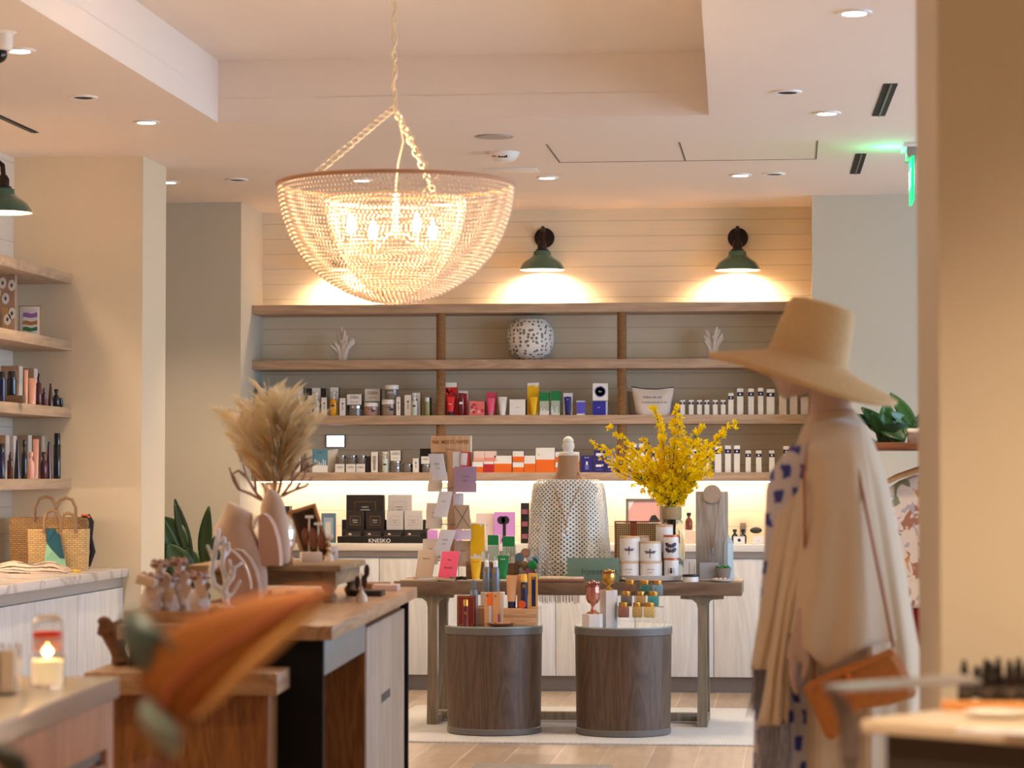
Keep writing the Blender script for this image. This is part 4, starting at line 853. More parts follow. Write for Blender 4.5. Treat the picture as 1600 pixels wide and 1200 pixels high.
# flat things
def slab(x0,x1,y,Y,d,hh,label,c,name,cat,z=ZT,rz=0,col=None):
    a=at(x0,y,Y).x;e=at(x1,y,Y).x;b=MB();b.box(-(e-a)/2,-d/2,0,(e-a)/2,d/2,hh,c,.002);return tag(b.build(name,loc=((a+e)/2,Y+d/2,z),rz=rz),label,cat)
slab(625,684,908,13.74,.12,.008,'flat tan card stack at the left end of the table',KR2,'card_stack','cards')
slab(652,682,906,13.75,.09,.006,'pale blue envelope lying on the tan cards',C((190,204,222)),'envelope','envelope',z=ZT+.008,rz=.2)
t=T('fabric_ties','crumpled green and dark fabric ties lying on the table','cloth',(at(703,906,13.78).x,13.78,ZT)); b=MB(); rr=random.Random(3)
for c_ in ((70,140,80),(20,30,26)):
    pts=[(-.05+.1*i/9+rr.uniform(-.008,.008)+(0.03 if c_[0]==20 else -.02),rr.uniform(-.03,.03),.008+rr.uniform(0,.01)) for i in range(10)]; b.tube(pts,.008,C(c_,.8),8,flat=.6)
b.build('fabric',t)
# wooden riser with cosmetics behind
for k,(x0,x1,yt,yy,l) in enumerate([(728,768,878,13.95,'left'),(770,810,880,13.95,'right')]):
    slab(x0,x1,890,yy,.10,at(750,yt,yy).z-ZT,l+' dark wood riser behind the yellow and green tubes',WD2,'wood_riser','riser')
zq=at(750,878,13.95).z; zq2=at(790,880,13.95).z
carton(735,757,817,878,13.97,'tall white box with a mustard yellow splash on the table riser',WH,C((220,210,200)),.05,[('splat',.28,.94,YE)],z=zq)
carton(762,779,836,880,13.98,'green box dripping onto white, left one on the table riser',WH,WH,.04,[('b',.64,1,GR),('drip',GR)],z=zq2-.0)
carton(785,804,838,880,13.97,'green box dripping onto white, right one on the table riser',WH,WH,.04,[('b',.62,1,GR),('drip',GR)],z=zq2)
sqtube(734,752,873,905,13.84,'yellow squeeze tube in front of the table riser',YE,YE,z=ZT,ds=[('t','YELLOW',.07,.85)])
sqtube(777,795,868,906,13.86,'green squeeze tube in front of the table riser',GR,GR,z=ZT,ds=[('t','GREEN',.07,.85,WH)])
slab(728,795,909,13.79,.10,.006,'thin white tray under the yellow and green tubes',C((214,204,194)),'tray','tray')

# glass bowl of colourful tins
cx,w,h=frame(803,839,852,900,13.92); r=w/2
t=T('glass_bowl','clear glass cylinder bowl on the table filled with round coloured tins','bowl',(cx,13.96,ZT)); b=MB(); hh=at(820,852,13.96).z-ZT
b.lathe([(r*.9,0),(r,.01),(r,hh),(r*.97,hh),(r*.97,.012),(0,.010)],ACR,n=32,caps=False); b.build('glass_wall',t)
rr=random.Random(12); cols_=[(110,140,160),(226,226,220),(176,160,120),(50,170,90),(200,110,140),(220,214,200),(150,100,80),(120,160,180),(200,120,90)]
for i,(px,py) in enumerate([(812,871),(829,870),(818,883),(832,883),(828,892),(813,893),(821,864),(836,876),(808,882)]):
    p=at(px,py,13.93+.03*(i%3)); b=MB(); n=20
    b.T=Matrix.Rotation(rr.uniform(-.5,.5),4,'Z')@Matrix.Rotation(PI/2+rr.uniform(-.4,.4),4,'X'); b.lathe([(0,-.011),(.023,-.011),(.026,-.007),(.026,.007),(.023,.011),(0,.011)],M('tin %d'%i,cols_[i],.25,.3),n=n)
    cn=['blue grey','white','khaki','bright green','pink','cream','brown','pale blue','coral'][i]
    tag(b.build('round_tin',loc=(p.x,13.93+.028*(i%3),max(p.z,ZT+.03))),cn+' round tin in the clear glass bowl on the table','tin',group='round tins in the glass bowl')
# glass sign
cx,w,h=frame(886,967,868,905,13.78); t=T('glass_sign','green tinted glass sign leaning in front of the knitted poncho','sign',(cx,13.80,ZT))
b=MB(); b.box(-w/2,-.003,0,w/2,.003,h,M('sea green glass',(128,156,142),.1,trans=.35,ior=1.3,alpha=.9),.001); b.build('glass_plate',t); b=MB(); b.text('hyascent',.045,w*.12,-.0045,h*.42,C((56,84,70)),wide=1.25); b.build('lettering',t,smooth=0)
# acrylic risers near the tins
a=at(843,880,13.9).x; b=MB(); b.box(-.055,-.05,.093,.09,.05,.097,ACR); b.box(-.055,-.05,0,-.052,.05,.093,ACR); b.box(.087,-.05,0,.09,.05,.093,ACR); tag(b.build('acrylic_riser',loc=(at(855,880,13.87).x,13.88,ZT)),'clear acrylic riser in front of the knitted poncho','riser')
# folded scarf with fringe
a=at(841,900,13.74).x;e=at(914,900,13.74).x; w=e-a; t=T('folded_scarf','folded cream and brown scarf lying along the front table edge','scarf',((a+e)/2,13.80,ZT))
b=MB(); b.box(-w/2,-.085,0,w/2,.08,.012,C((150,96,70),.9),.005); b.box(-w/2+.005,-.085,.012,w/2-.01,.08,.026,M('patterned scarf',(214,190,160),.9,var=.5,scale=60),.006); b.build('folded_cloth',t)
a=at(838,900,TYB).x;e=at(906,900,TYB).x; w=e-a
t=T('fringed_shawl','brown shawl end with fringe hanging below the back edge of the table','shawl',((a+e)/2,TYB,ZT))
b=MB(); b.box(-w/2,-.075,0.0005,w/2,.008,.006,C((150,110,84),.9),.002); b.box(-w/2,.003,-.085,w/2,.008,.003,C((150,110,84),.9),.001); b.build('shawl_cloth',t)
b=MB(); rr=random.Random(6)
for i in range(44):
    x=-w/2+w*(i+.5)/44; L=rr.uniform(.045,.062); b.tube([(x,.006,-.08),(x+rr.uniform(-.003,.003),.006,-.085-L)],.0014,C([(120,84,60),(200,176,150),(150,110,80)][i%3],.9),4)
b.build('fringe',t)['kind']='stuff'
# candle tins on oval tray
OW=M('white glazed ceramic',(214,206,200),.25)
ya=13.76; a=at(960,905,ya).x; e=at(1066,905,ya).x; zt_=.018
b=MB(); b.lathe([(.80,.0),(.93,.006),(1.0,.032),(.975,.033),(.90,.010),(0,.009)],OW,n=56,sx=(e-a)/2,sy=.115); tag(b.build('oval_tray',loc=((a+e)/2,ya+.12,ZT)),'white oval tray under the insect candles','tray')
zt_=ZT+.010
TIN=M('white candle tin',(228,224,222),.4); LDW=wood('pale wooden lid',(196,160,128),(216,184,152),'X',8,.6); CPL=M('copper lid',(180,104,70),.35,.6)
def dragonfly(b,r,z,s):
    y=-r-.0012
    def P(th,zz): return (math.sin(th)*(r+.001),-math.cos(th)*(r+.001),zz)
    for sgn in (-1,1):
        for dz,L in ((.2,1.0),(-.12,.85)):
            pts=[P(sgn*s*L*k/r/5,z+dz*s*.4+.12*s*L*k/5*(1 if dz>0 else -.2)) for k in range(6)]
            b.tube(pts,[.0022,.003,.004,.004,.003,.001],C((110,100,120)),4,flat=.35)
    b.tube([P(0,z+s*.4),P(0,z-s*.9)],[.003,.0012],INK,6); b.sph(P(0,z+s*.45),.004,INK,1)
def moth(b,r,z,s):
    for sgn in (-1,1):
        for up in (1,-1):
            n=6; ctr=(sgn*s*.5,up*s*.4)
            vs=[(math.sin((ctr[0]+sgn*0+math.cos(a*PI/5)*s*.48)/r)*(r+.0012),-math.cos((ctr[0]+math.cos(a*PI/5)*s*.48)/r)*(r+.0012),z+ctr[1]+math.sin(a*PI/5+sgn*.5)*s*.42) for a in range(10)]
            b.add(vs+[(math.sin(ctr[0]/r)*(r+.0018),-math.cos(ctr[0]/r)*(r+.0018),z+ctr[1])],[(i,(i+1)%10,10) for i in range(10)],C((60,50,74)))
    b.tube([(0,-r-.002,z+s*.6),(0,-r-.002,z-s*.7)],[.003,.0015],INK,6)
def bee(b,r,z,s):
    b.sph((0,-r-.001,z-s*.3),s*.28,INK,2,(.8,.3,1.5)); b.sph((0,-r-.001,z+s*.25),s*.2,INK,1,(1,.3,1))
    for sgn in (-1,1):
        for k in range(3): b.tube([(0,-r-.001,z+s*.1-k*s*.12),(sgn*s*.5,-r+.001,z+s*(.3-.4*k)),(sgn*s*.6,-r+.003,z+s*(.0-.4*k))],.0009,INK,4)
def tin(x0,x1,yt,zb,Y,label,lid,art=None,txt=None):
    cx,w,h=frame(x0,x1,yt,900,Y); h=at(x0,yt,Y).z-zb; r=w/2; t=T('candle_tin',label,'candle',(cx,Y+r,zb)); lh=.012
    b=MB(); b.lathe([(r*.97,0),(r,.002),(r,h-lh)],TIN,n=40); 
    if art: art[0](b,r,(h-lh)*.5,art[1])
    if txt: 
        for i,(s_,sz) in enumerate(txt): b.text(s_,sz,0,-r*1.002,h*(.55-.16*i),C((90,84,90)))
    b.build('tin_body',t); b=MB(); b.lathe([(r*1.01,h-lh),(r*1.01,h-.002),(r*.99,h)],lid,n=40); b.build('lid',t); return zb+h
z1=tin(966,998,877,zt_,13.80,'lower left wide candle tin with a moth at its side',LDW,None,[('VOYAGE',.010),('candle',.008)])
z2=tin(999,1034,877,zt_,13.80,'lower middle wide candle tin with a moth at its side',LDW,None,[('VOYAGE',.010),('candle',.008)])
tin(967,999,838,z1,13.805,'upper left candle tin with a dragonfly',LDW,(dragonfly,.030),None)
tin(998.5,1033,846,z2,13.80,'upper middle candle tin with a larger dragonfly',LDW,(dragonfly,.034),None)
z3=tin(1037,1060,872,zt_,13.82,'narrow candle tin with a bee, lowest of its stack',CPL,(bee,.028),None)
tin(1036,1060,836,z3,13.82,'narrow candle tin with a butterfly and copper lid, stacked on the bee tin',CPL,(moth,.034),None)
slab(1022,1050,860,13.92,.09,at(1030,862,13.92).z-ZT,'hidden wood riser behind the candle tins',WD2,'wood_riser','riser')
tin(1024,1051,820,at(1030,862,13.92).z,13.92,'tall white candle tin at the back above the other tins',LDW)
tin(996,1014,837,at(1005,880,13.96).z,13.96,'white candle tin mostly hidden between the two dragonfly tins',LDW)
slab(990,1018,880,13.96,.08,at(1005,880,13.96).z-ZT,'hidden wood riser behind the middle dragonfly tin',WD2,'wood_riser','riser')
# cane folding frame
cx,w,h=frame(960,1055,814,905,14.22); t=T('cane_panel','brown framed woven cane panel standing behind the candle tins','panel',(cx,14.225,ZT)); FR=C((150,76,36)); h=at(960,814,14.22).z-ZT
def canemat():
    m,n,l,p=newmat('woven cane'); tc=n.new('ShaderNodeTexCoord'); br=n.new('ShaderNodeTexVoronoi'); br.inputs['Scale'].default_value=90; br.inputs['Randomness'].default_value=0; l.new(tc.outputs['Object'],br.inputs[0])
    cr=n.new('ShaderNodeValToRGB'); cr.color_ramp.elements[0].position=.3; cr.color_ramp.elements[0].color=lin((70,50,30)); cr.color_ramp.elements[1].position=.42; cr.color_ramp.elements[1].color=lin((206,172,120)); l.new(br.outputs['Distance'],cr.inputs[0]); l.new(cr.outputs[0],p.inputs['Base Color']); p.inputs['Roughness'].default_value=.6; return m
CANE=canemat()
b=MB(); s=.012
for x0,x1 in ((-w/2,-w*.22),(-w*.14,w*.5)): b.box(x0,.0,s,x1,.003,h-s,CANE)
b.build('cane_weave',t); b=MB()
for x0,x1 in ((-w/2,-w/2+s*.7),(-w*.24,-w*.13),(w/2-s,w/2)): b.box(x0,-.006,0,x1,.01,h,FR,.002)
b.box(-w/2,-.006,h-s*.7,w/2,.01,h,FR,.002); b.box(-w/2,-.006,0,w/2,.01,s,FR,.002); b.build('frame',t)
# small things at the right end
cx,w,h=frame(1066,1091,899,914,13.72); bottle(1066,1091,898,914,13.735,'small white tin with a dark rim at the front right of the table',TIN,INK,'jar',z=ZT,name='small_tin',cat='tin')
ont(1068,1086,876,13.93,'pair of thin white boxes beside the flower vase',C((222,214,208)),C((160,140,120)),.05,[('r',-.02,.02,.05,.95,INK)])
b=MB(); w=.14; b.box(-w/2,0,0,w/2,.003,.11,ACR); b.box(-w/2,0,0,w/2,.06,.003,ACR); b.box(-w*.36,.004,.01,w*.36,.006,.1,C((206,206,214))); tag(b.build('acrylic_card_holder',loc=(at(1108,880,13.9).x,13.9,ZT)),'clear card holder with a pale card below the necklace board','card holder')
def dishy(x0,x1,Y,label,c=OW):
    a=at(x0,910,Y).x;e=at(x1,910,Y).x; b=MB(); b.lathe([(.6,0),(.9,.006),(1,.016),(.96,.017),(.8,.007),(0,.005)],c,n=36,sx=(e-a)/2,sy=.06); return b.build('small_dish',loc=((a+e)/2,Y,ZT)),(a+e)/2
o,xx=dishy(1110,1145,13.79,''); tag(o,'small white dish at the right end of the table','dish')
b=MB(); rr=random.Random(4)
for i in range(6): b.tube([(xx-.03+.012*i,13.775,ZT+.012),(xx-.026+.012*i,13.785,ZT+.022)],.004,C((180,110,90) if i%2 else (220,210,204)),6)
o=b.build('shell_pieces'); tag(o,'few small shell pieces in the white dish','shells')
dx=at(1090,910,13.83).x; b=MB(); b.lathe([(.05,0),(.06,.008),(.058,.01),(0,.005)],OW,n=30,sy=.6); tag(b.build('small_plate',loc=(at(1101,910,13.84).x,13.90,ZT)),'small white plate in front of the clear card holder','plate')
t=T('potted_succulent','small green succulent in a grey tapered pot','potted plant',(at(1130,895,13.86).x,13.88,ZT)); b=MB(); b.lathe([(.030,0),(.044,.062),(.045,.072),(.040,.072),(.038,.06),(0,.058)],M('grey ceramic pot',(130,120,112),.7),n=28); b.build('pot',t)
b=MB(); rr=random.Random(8)
for i in range(26):
    a_=i*2.4; r_=.036*math.sqrt(i/26); b.sph((r_*math.cos(a_),r_*math.sin(a_),.072+rr.uniform(0,.012)),.009,M('succulent green',(70,130,70),.5),1,(1,1,.7))
b.build('leaves',t)
# faceted white bottle
cx,w,h=frame(1128,1146,835,910,13.95); h=at(1137,835,13.95).z-ZT; b=MB(); r=w/2
b.lathe([(r*.95,0),(r,.01),(r*.92,h*.8),(r*.78,h*.86),(r*.1,h)],M('milky glass',(190,206,214),.12,trans=.3),n=8); tag(b.build('obelisk_bottle',loc=(cx,14.0,ZT),smooth=0),'faceted pale blue glass obelisk at the right end of the table','ornament')
# necklace board with mirror
cx,w,h=frame(1087,1138,768,905,14.08); h=at(1110,768,14.1).z-ZT; t=T('necklace_board','tall grey washed wooden board displaying a necklace','display board',(cx,14.1,ZT))
b=MB(); b.box(-w/2,-.012,0,w/2,.012,h,wood('driftwood grey',(150,140,130),(180,170,160),'Z',9,.7),.003); b.build('board',t)
cx2=at(1112.5,772,14.06).x-cx; cz=at(1112,772,14.06).z-ZT
b=MB(); b.T=Matrix.Translation((cx2,-.02,cz))@Matrix.Rotation(PI/2,4,'X'); b.lathe([(0,-.006),(.045,-.006),(.05,0),(.05,.006),(0,.007)],M('greige disc',(176,156,138),.5),n=36); b.build('hanger_disc',t)
CH=M('beaded gold chain',(186,136,100),.4,.4,bump=.5,scale=300)
b=MB(); b.tube([(cx2-.045,-.03,cz-.02),(cx2-.03,-.025,cz-.1),(cx2-.002,-.02,h*.36)],.0022,CH,6); b.tube([(cx2+.045,-.03,cz-.02),(cx2+.03,-.025,cz-.1),(cx2+.004,-.02,h*.36)],.0022,CH,6)
b.tube([(cx2+.002,-.022,h*.36),(cx2+.002,-.022,h*.30)],.005,M('silver bead',(170,180,200),.3,.5),8)
for k in range(10): b.tube([(cx2+.002,-.022,h*.30),(cx2-.006+.0015*k,-.022,h*.05)],.0008,C((150,160,190)),4)
tag(b.build('tassel_necklace',loc=(cx,14.1,ZT)),'long beaded necklace with a pale tassel on the grey board','necklace')
# ---------------------------------------------------------------- vase with yellow flowers
vx=at(1049.5,850,14.12).x; VY=14.12; t=T('flower_vase','tall smoky glass vase of yellow flowering branches','vase',(vx,VY,ZT)); vh=at(1050,790,VY).z-ZT; r=at(1070,850,VY).x-vx
SMK=M('smoky glass',(226,234,230),.03,trans=1,ior=1.15)
b=MB(); nk=at(1050,812,VY).z-ZT
b.lathe([(r*.9,0),(r,.01),(r,nk-.03),(r*.93,nk-.01),(r*.7,nk),(r*.68,vh),(r*.66,vh),(r*.66,nk),(r*.9,nk-.03),(r*.94,.014),(0,.01)],SMK,n=40,caps=False); b.build('glass_body',t)
b=MB(); b.lathe([(r*.72,nk+.002),(r*.76,nk+.01),(r*.76,vh-.012),(r*.72,vh-.006)],M('jute band',(170,146,110),.9,bump=.4,scale=200),n=36,caps=False); b.build('neck_band',t)
tips=[(940,715),(990,745),(1010,760),(1090,755),(1075,765),(960,735),(1115,730),(1040,740),(1000,700),(1055,690),(1070,700),(1125,700),(925,692),(950,668),(1004,683),(1021,633),(1056,632),(1063,650),(1100,662),(1150,660),(1127,682),(1113,715),(1105,740),(985,700),(1075,680),(1032,665),(1045,700),(965,700),(975,715),(1090,690),(1010,720),(1060,720),(1085,730),(1110,690),(995,740),(1025,700)]
rr=random.Random(21); st=MB(); fl=MB(); lf=MB(); TW=C((96,76,40),.8); YF_=thin('yellow petals',(255,222,24),.35); LG=C((60,130,70),.5)
def flower(b,p,s,rr):
    e=Euler((rr.uniform(-.9,.9)+PI/2,rr.uniform(-.9,.9),rr.uniform(-.9,.9))).to_matrix(); k0=rr.uniform(0,1)
    for k in range(4):
        a=k*PI/2+k0; d=Vector((math.cos(a),math.sin(a),.25)); n_=Vector((-math.sin(a),math.cos(a),0)); d2=Vector((math.cos(a),math.sin(a),.65))
        pts=[Vector((0,0,0)),d*s*.55+n_*s*.40,d2*s*1.05,d*s*.55-n_*s*.40]; b.add([tuple(p+e@q) for q in pts],[(0,1,2,3)],YF_)
for i,(px,py) in enumerate(tips):
    dY=rr.uniform(-.16,.16); tip=at(px,py,VY+dY)-Vector((vx,VY,ZT)); p0=Vector((rr.uniform(-.03,.03),rr.uniform(-.03,.03),.03)); nk_=Vector((rr.uniform(-.025,.025),rr.uniform(-.025,.025),vh))
    c_=Vector((lerp(nk_.x,tip.x,.35),lerp(0,tip.y,.4),lerp(vh,tip.z,.62))); pts=[p0]+bez(nk_,c_,tip,14); st.tube(pts,[.003]*4+[.0022]*(len(pts)-4),TW,5)
    L=(tip-nk_).length; nfl=int(L*92)
    for k in range(nfl):
        u=.12+.88*(k+rr.random())/nfl; q=u*14; j=min(int(q),13); p=pts[1+j].lerp(pts[2+j],q-j); off=.042*(1-u*.62); p=p+Vector((rr.uniform(-off,off),rr.uniform(-off,off),rr.uniform(-off,off)))
        flower(fl,p,rr.uniform(.014,.021),rr)
    for k in range(3):
        u=rr.uniform(.5,1); q=u*13; j=int(q); p=pts[1+j]; e=Euler((rr.uniform(-1,1),rr.uniform(-1,1),rr.uniform(-3,3))).to_matrix(); s=.022
        lf.add([tuple(p+e@Vector(v)) for v in ((0,0,0),(s*.3,0,s*.5),(0,.004,s*1.2),(-s*.3,0,s*.5))],[(0,1,2,3)],LG)
for k in range(90):
    a=rr.uniform(0,6.28); rad=rr.uniform(0,.085); flower(fl,Vector((rad*math.cos(a)*1.3,rad*math.sin(a),vh+rr.uniform(.02,.3))),rr.uniform(.011,.017),rr)
for k in range(30):
    a=rr.uniform(0,6.28); p=Vector((.03*math.cos(a),.03*math.sin(a),vh+rr.uniform(0,.04))); e=Euler((rr.uniform(-1,1),rr.uniform(-1,1),a)).to_matrix(); s=.03
    lf.add([tuple(p+e@Vector(v)) for v in ((0,0,0),(s*.3,0,s*.5),(0,.004,s*1.2),(-s*.3,0,s*.5))],[(0,1,2,3)],LG)
f=T('flowering_branches','spray of yellow forsythia branches with green leaves in the glass vase','flowers',(vx,VY,ZT)); st.build('stems',f); o=fl.build('blossoms',f,smooth=0); o['kind']='stuff'; o=lf.build('leaves',f,smooth=0); o['kind']='stuff'
# ---------------------------------------------------------------- card spinner rack
KX=at(706,800,14.05).x; KY=14.05; t=T('card_spinner','wooden spinner rack of greeting cards on the table','card rack',(KX,KY,ZT)); KW=wood('birch ply',(196,150,108),(220,178,136),'Z',6,.6)
hz=at(706,704,KY).z-ZT
b=MB(); b.box(-.022,-.022,.012,.022,.022,hz,KW,.002); b.build('column',t); b=MB(); b.lathe([(.11,0),(.11,.012)],KW,n=40); b.build('base',t)
b=MB(); w=at(733,690,KY-.06).x-at(671,690,KY-.06).x; sx_=at(702,690,KY-.06).x-KX; h0=hz-.008; h1=at(700,681,KY-.06).z-ZT
b.box(-w/2+sx_,-.012,h0,w/2+sx_,.012,h1,KW,.002); b.box(w/2+sx_,-.011,h0,w/2+sx_+.006,.011,h1,WH); sg=b.build('sign_board',t)
b=MB(); b.text('INK MEETS PAPER',.0285,sx_,-.0135,(h0+h1)/2+.010,C((150,84,40)),wide=.92); b.text('letterpress',.012,sx_,-.0135,h0+.014,C((160,110,70))); b.build('lettering',sg,smooth=0)
for z in (.10,.30,.50):
    b=MB(); b.box(-.05,-.05,z,.05,.05,z+.004,ACR)
    for a in range(4):
        b.T=Matrix.Rotation(a*PI/2+.5,4,'Z'); b.box(-.07,-.085,z,.07,-.05,z+.004,ACR); b.box(-.07,-.087,z,.07,-.085,z+.03,ACR)
    b.T=Matrix(); b.build('acrylic_tier',t)
def card(x0,x1,yt,ybb,Y,label,c,skew=0,txt=None,twist=0,art=None,name='greeting_card'):
    cx,w,h=frame(x0,x1,yt,ybb,Y); b=MB(); b.T=Matrix(((1,0,skew,0),(0,1,.15,0),(0,0,1,0),(0,0,0,1))); cm=c if not isinstance(c,tuple) else C(c,.6)
    b.box(-w/2,0,0,w/2,.004,h,cm,.0005)
    if txt:
        for i,s_ in enumerate(txt): b.text(s_,.014,0,-.001,h*(.62-.16*i),C((110,104,120)))
    if art=='x':
        for q in ((-1,1),(1,-1)): b.tube([(-w/2*q[0]*.9,-.001,h*.05),(w/2*q[0]*.9,-.001,h*.95)],.0012,INK,4)
    return tag(b.build(name,loc=(cx,Y,at((x0+x1)/2,ybb,Y).z),rz=twist),label,'card',group='greeting cards on the spinner rack')
PW=(214,214,226)
card(675,699,709,750,13.93,'pale card leaning left at the top left of the spinner rack',PW,-.22,('hello','you'),-.2)
card(677,699,768,808,13.93,'pale card with a small red mark in the second tier of the spinner',PW,.18,('love',),-.2)
card(675,700,828,868,13.93,'pale card leaning right in the lowest tier of the spinner',PW,.3,('thank','you'),-.2)
card(709,744,729,769,13.93,'large mauve card with dark lettering at the right of the spinner',(164,136,160),0,('oh baby','baby'),0)
card(712,736,789,827,13.93,'kraft card with crossed lines at the right of the spinner',(178,154,130),-.1,None,0,'x')
card(668,690,727,768,13.97,'cream card with orange lettering at the left of the spinner',(222,196,170),.1,('LOVE',),.2)
card(665,690,786,826,13.97,'cream handwritten card in the second tier, left side',(222,204,184),.06,('dear','mom'),.2)
card(659,684,842,882,13.97,'cream card at the lowest left of the spinner',(222,204,184),.06,('joy',),.2)
card(707,718,706,731,13.99,'white card edge behind the mauve card',(226,222,222),0)
card(719,729,708,727,13.98,'narrow white card above the mauve card',(230,226,226),.06)
card(708,724,771,790,13.99,'white card with a purple corner between mauve and kraft cards',(226,222,230),0)
card(709,736,828,843,13.95,'card with a lilac corner below the kraft card',(222,206,226),0)
card(709,738,845,885,13.98,'kraft card at the lowest right of the spinner',(206,184,160),0,('merci',),0)
# ---------------------------------------------------------------- dress form with knitted poncho
BX=at(888,800,14.08).x; BY=14.08; LIN=M('linen covered form',(176,140,108),.85,bump=.25,scale=300)
t=T('dress_form','linen covered tabletop dress form with a white wooden finial','dress form',(BX,BY,ZT))
zq=lambda y:at(888,y,BY).z-ZT
ppm=4000/14.1
b=MB(); tab=[(905,.085,.07),(880,.095,.075),(840,.12,.085),(800,.14,.095),(775,.15,.095),(762,.165,.085),(756,.14,.075),(750,.105,.065),(744,.078,.058),(737,.063,.054),(725,.058,.052),(712,.056,.050)]
rings=[[(rx*math.cos(a*PI/16),ry*math.sin(a*PI/16),zq(y)) for a in range(32)] for y,rx,ry in tab]; b.loft(rings,LIN); b.build('torso',t)
b=MB(); z0=zq(712); fn_h=zq(682)-z0; b.lathe([(.050,0),(.053,.008),(.050,.016),(.028,.022),(.026,.030),(.034,.045),(.034,.06),(.028,.075),(.031,.078),(.028,.09),(.016,.103),(0,.108)],WHT,(0,0,z0),28); b.build('finial',t)
b=MB(); b.lathe([(.1,0),(.1,.012),(.02,.018)],KW,n=32); b.cyl((0,0,.012),.012,.03,KW); b.build('base',t)
def knitmat(name,c,su,sv,th):
    m,n,l,p=newmat(name); uv=n.new('ShaderNodeUVMap'); uv.uv_map='UVMap'; sp=n.new('ShaderNodeSeparateXYZ'); l.new(uv.outputs[0],sp.inputs[0])
    def mul(o,k):
        q=n.new('ShaderNodeMath');q.operation='MULTIPLY';q.inputs[1].default_value=k;l.new(o,q.inputs[0]);return q.outputs[0]
    def op(t_,a,b_=None):
        q=n.new('ShaderNodeMath');q.operation=t_;l.new(a,q.inputs[0])
        if b_ is not None:
            if isinstance(b_,(int,float)): q.inputs[1].default_value=b_
            else: l.new(b_,q.inputs[1])
        return q.outputs[0]
    u=mul(sp.outputs[0],su*2*PI); v=mul(sp.outputs[1],sv*2*PI)
    s1=op('SINE',u); s2=op('SINE',v); pr=op('MULTIPLY',s1,s2); g=op('GREATER_THAN',pr,th)
    p.inputs['Base Color'].default_value=lin(c); p.inputs['Roughness'].default_value=.9
    inv=op('SUBTRACT',g,0); al=n.new('ShaderNodeMath'); al.operation='SUBTRACT'; al.inputs[0].default_value=1; l.new(g,al.inputs[1]); l.new(al.outputs[0],p.inputs['Alpha'])
    bp=n.new('ShaderNodeBump'); bp.invert=True; bp.inputs['Strength'].default_value=.6; bp.inputs['Distance'].default_value=.004; l.new(pr,bp.inputs['Height']); l.new(bp.outputs[0],p.inputs['Normal']); return m
KN=knitmat('open knit cotton',(226,224,216),44,42,.40)
b=MB(); tab=[(904,.234,.17,.10),(880,.232,.165,.09),(840,.222,.155,.07),(800,.215,.145,.045),(775,.207,.13,.03),(762,.20,.115,.015),(752,.188,.10,.005),(748,.165,.088,0),(750,.13,.085,0),(755,.10,.09,0)]
n=96; rings=[]
for y,rx,ry,fo in tab:
    rings.append([((rx*(1+fo*.35*math.sin(th*9+.5)))*math.cos(th),ry*(1+fo*2.0*math.sin(th*9+.5+y*.004))*math.sin(th),zq(y)+ (0.0 if y>748 else 0)) for th in [2*PI*a/n for a in range(n)]])
b.loft(rings,KN,cap=False,uv=True,zs=[zq(q[0]) for q in tab]); o=b.build('knitted_poncho',None,(BX,BY,ZT)); tag(o,'off-white open knit poncho worn by the tabletop dress form','poncho'); subsurf(o)
b=MB(); pts=[]
for s_ in (-1,1):
    q=[(s_*.055,-.03,zq(738)),(s_*.085,-.085,zq(752)),(s_*.05,-.125,zq(775)),(s_*.018,-.155,zq(800)),(0.005*s_+.003,-.19,zq(812))]; b.tube(q,.0028,CH,6)
b.tube([(.003,-.19,zq(812)),(.006,-.205,zq(822)),(.004,-.215,zq(834))],.0045,CH,6); b.sph((.012,-.222,zq(826)),.011,M('pearl',(230,228,226),.2,coat=.6),2); b.sph((-.008,-.225,zq(835)),.012,M('pearl',(0,0,0)),2)
tag(b.build('pearl_necklace',loc=(BX,BY,ZT)),'long tan cord necklace with two pearls over the knitted poncho','necklace')
# ---------------------------------------------------------------- driftwood island (turned a little against the room)
IR=math.atan((1235-1030)/4000)*1.0
ZI=.92; ZL=.80
P0=atz(519,978,ZI); IM=Matrix.Translation((P0.x,P0.y,0))@Matrix.Rotation(IR,4,'Z'); II=IM.inverted()
pf=II@atz(651,917,ZI); LEN=pf.y
ql=II@atz(433.5,1052,ZL); qf=II@atz(488,1027,ZL); ll=II@atz(127,1052,ZL)
OAKI=wood('warm oak slab',(150,112,80),(190,150,112),'Y',6,.35); VEN=wood('striped brown veneer',(116,72,34),(158,104,56),'Z',12,.45); BLKP=M('black panel',(10,6,5),.9)
GRD=wood('greyed door',(140,122,106),(172,154,138),'Z',6,.5); GST=M('grey brushed rail',(134,134,132),.35,.3,var=.12,scale=12)
t=T('display_island','oak topped display island with black end panel, grey door and a lower step','island',(P0.x,P0.y,0),IR)
W=abs((II@atz(178,978,ZI)).x)
b=MB(); b.box(-W,0,ZI-.042,0,LEN,ZI,OAKI,.003); b.build('upper_top',t)
yb0=-.02+0.03
bx=(II@atz(506,1100,.6)).x; bx=-.030
b=MB(); b.box(-W+.03,.03,.05,bx,.06,ZI-.043,BLKP); b.build('end_panel',t); b=MB(); b.box(-W+.03,LEN-.06,.05,bx,LEN-.03,ZI-.043,BLKP); b.build('end_panel',t)
def yofx(px): # depth on the right side plane x=bx of pixel column px
    lo,hi=0,LEN*1.3
    for _ in range(40):
        m=(lo+hi)/2; p=IM@Vector((bx,m,.6)); d=RM.inverted()@(p-Vector((0,0,H))); q=800+F*d.x/-d.z
        if q<px: lo=m
        else: hi=m
    return lo
yd0=yofx(573); yd1=yofx(634)
b=MB(); b.box(-W+.03,.06,.05,-.25,LEN-.06,ZI-.043,VEN); b.build('body',t)
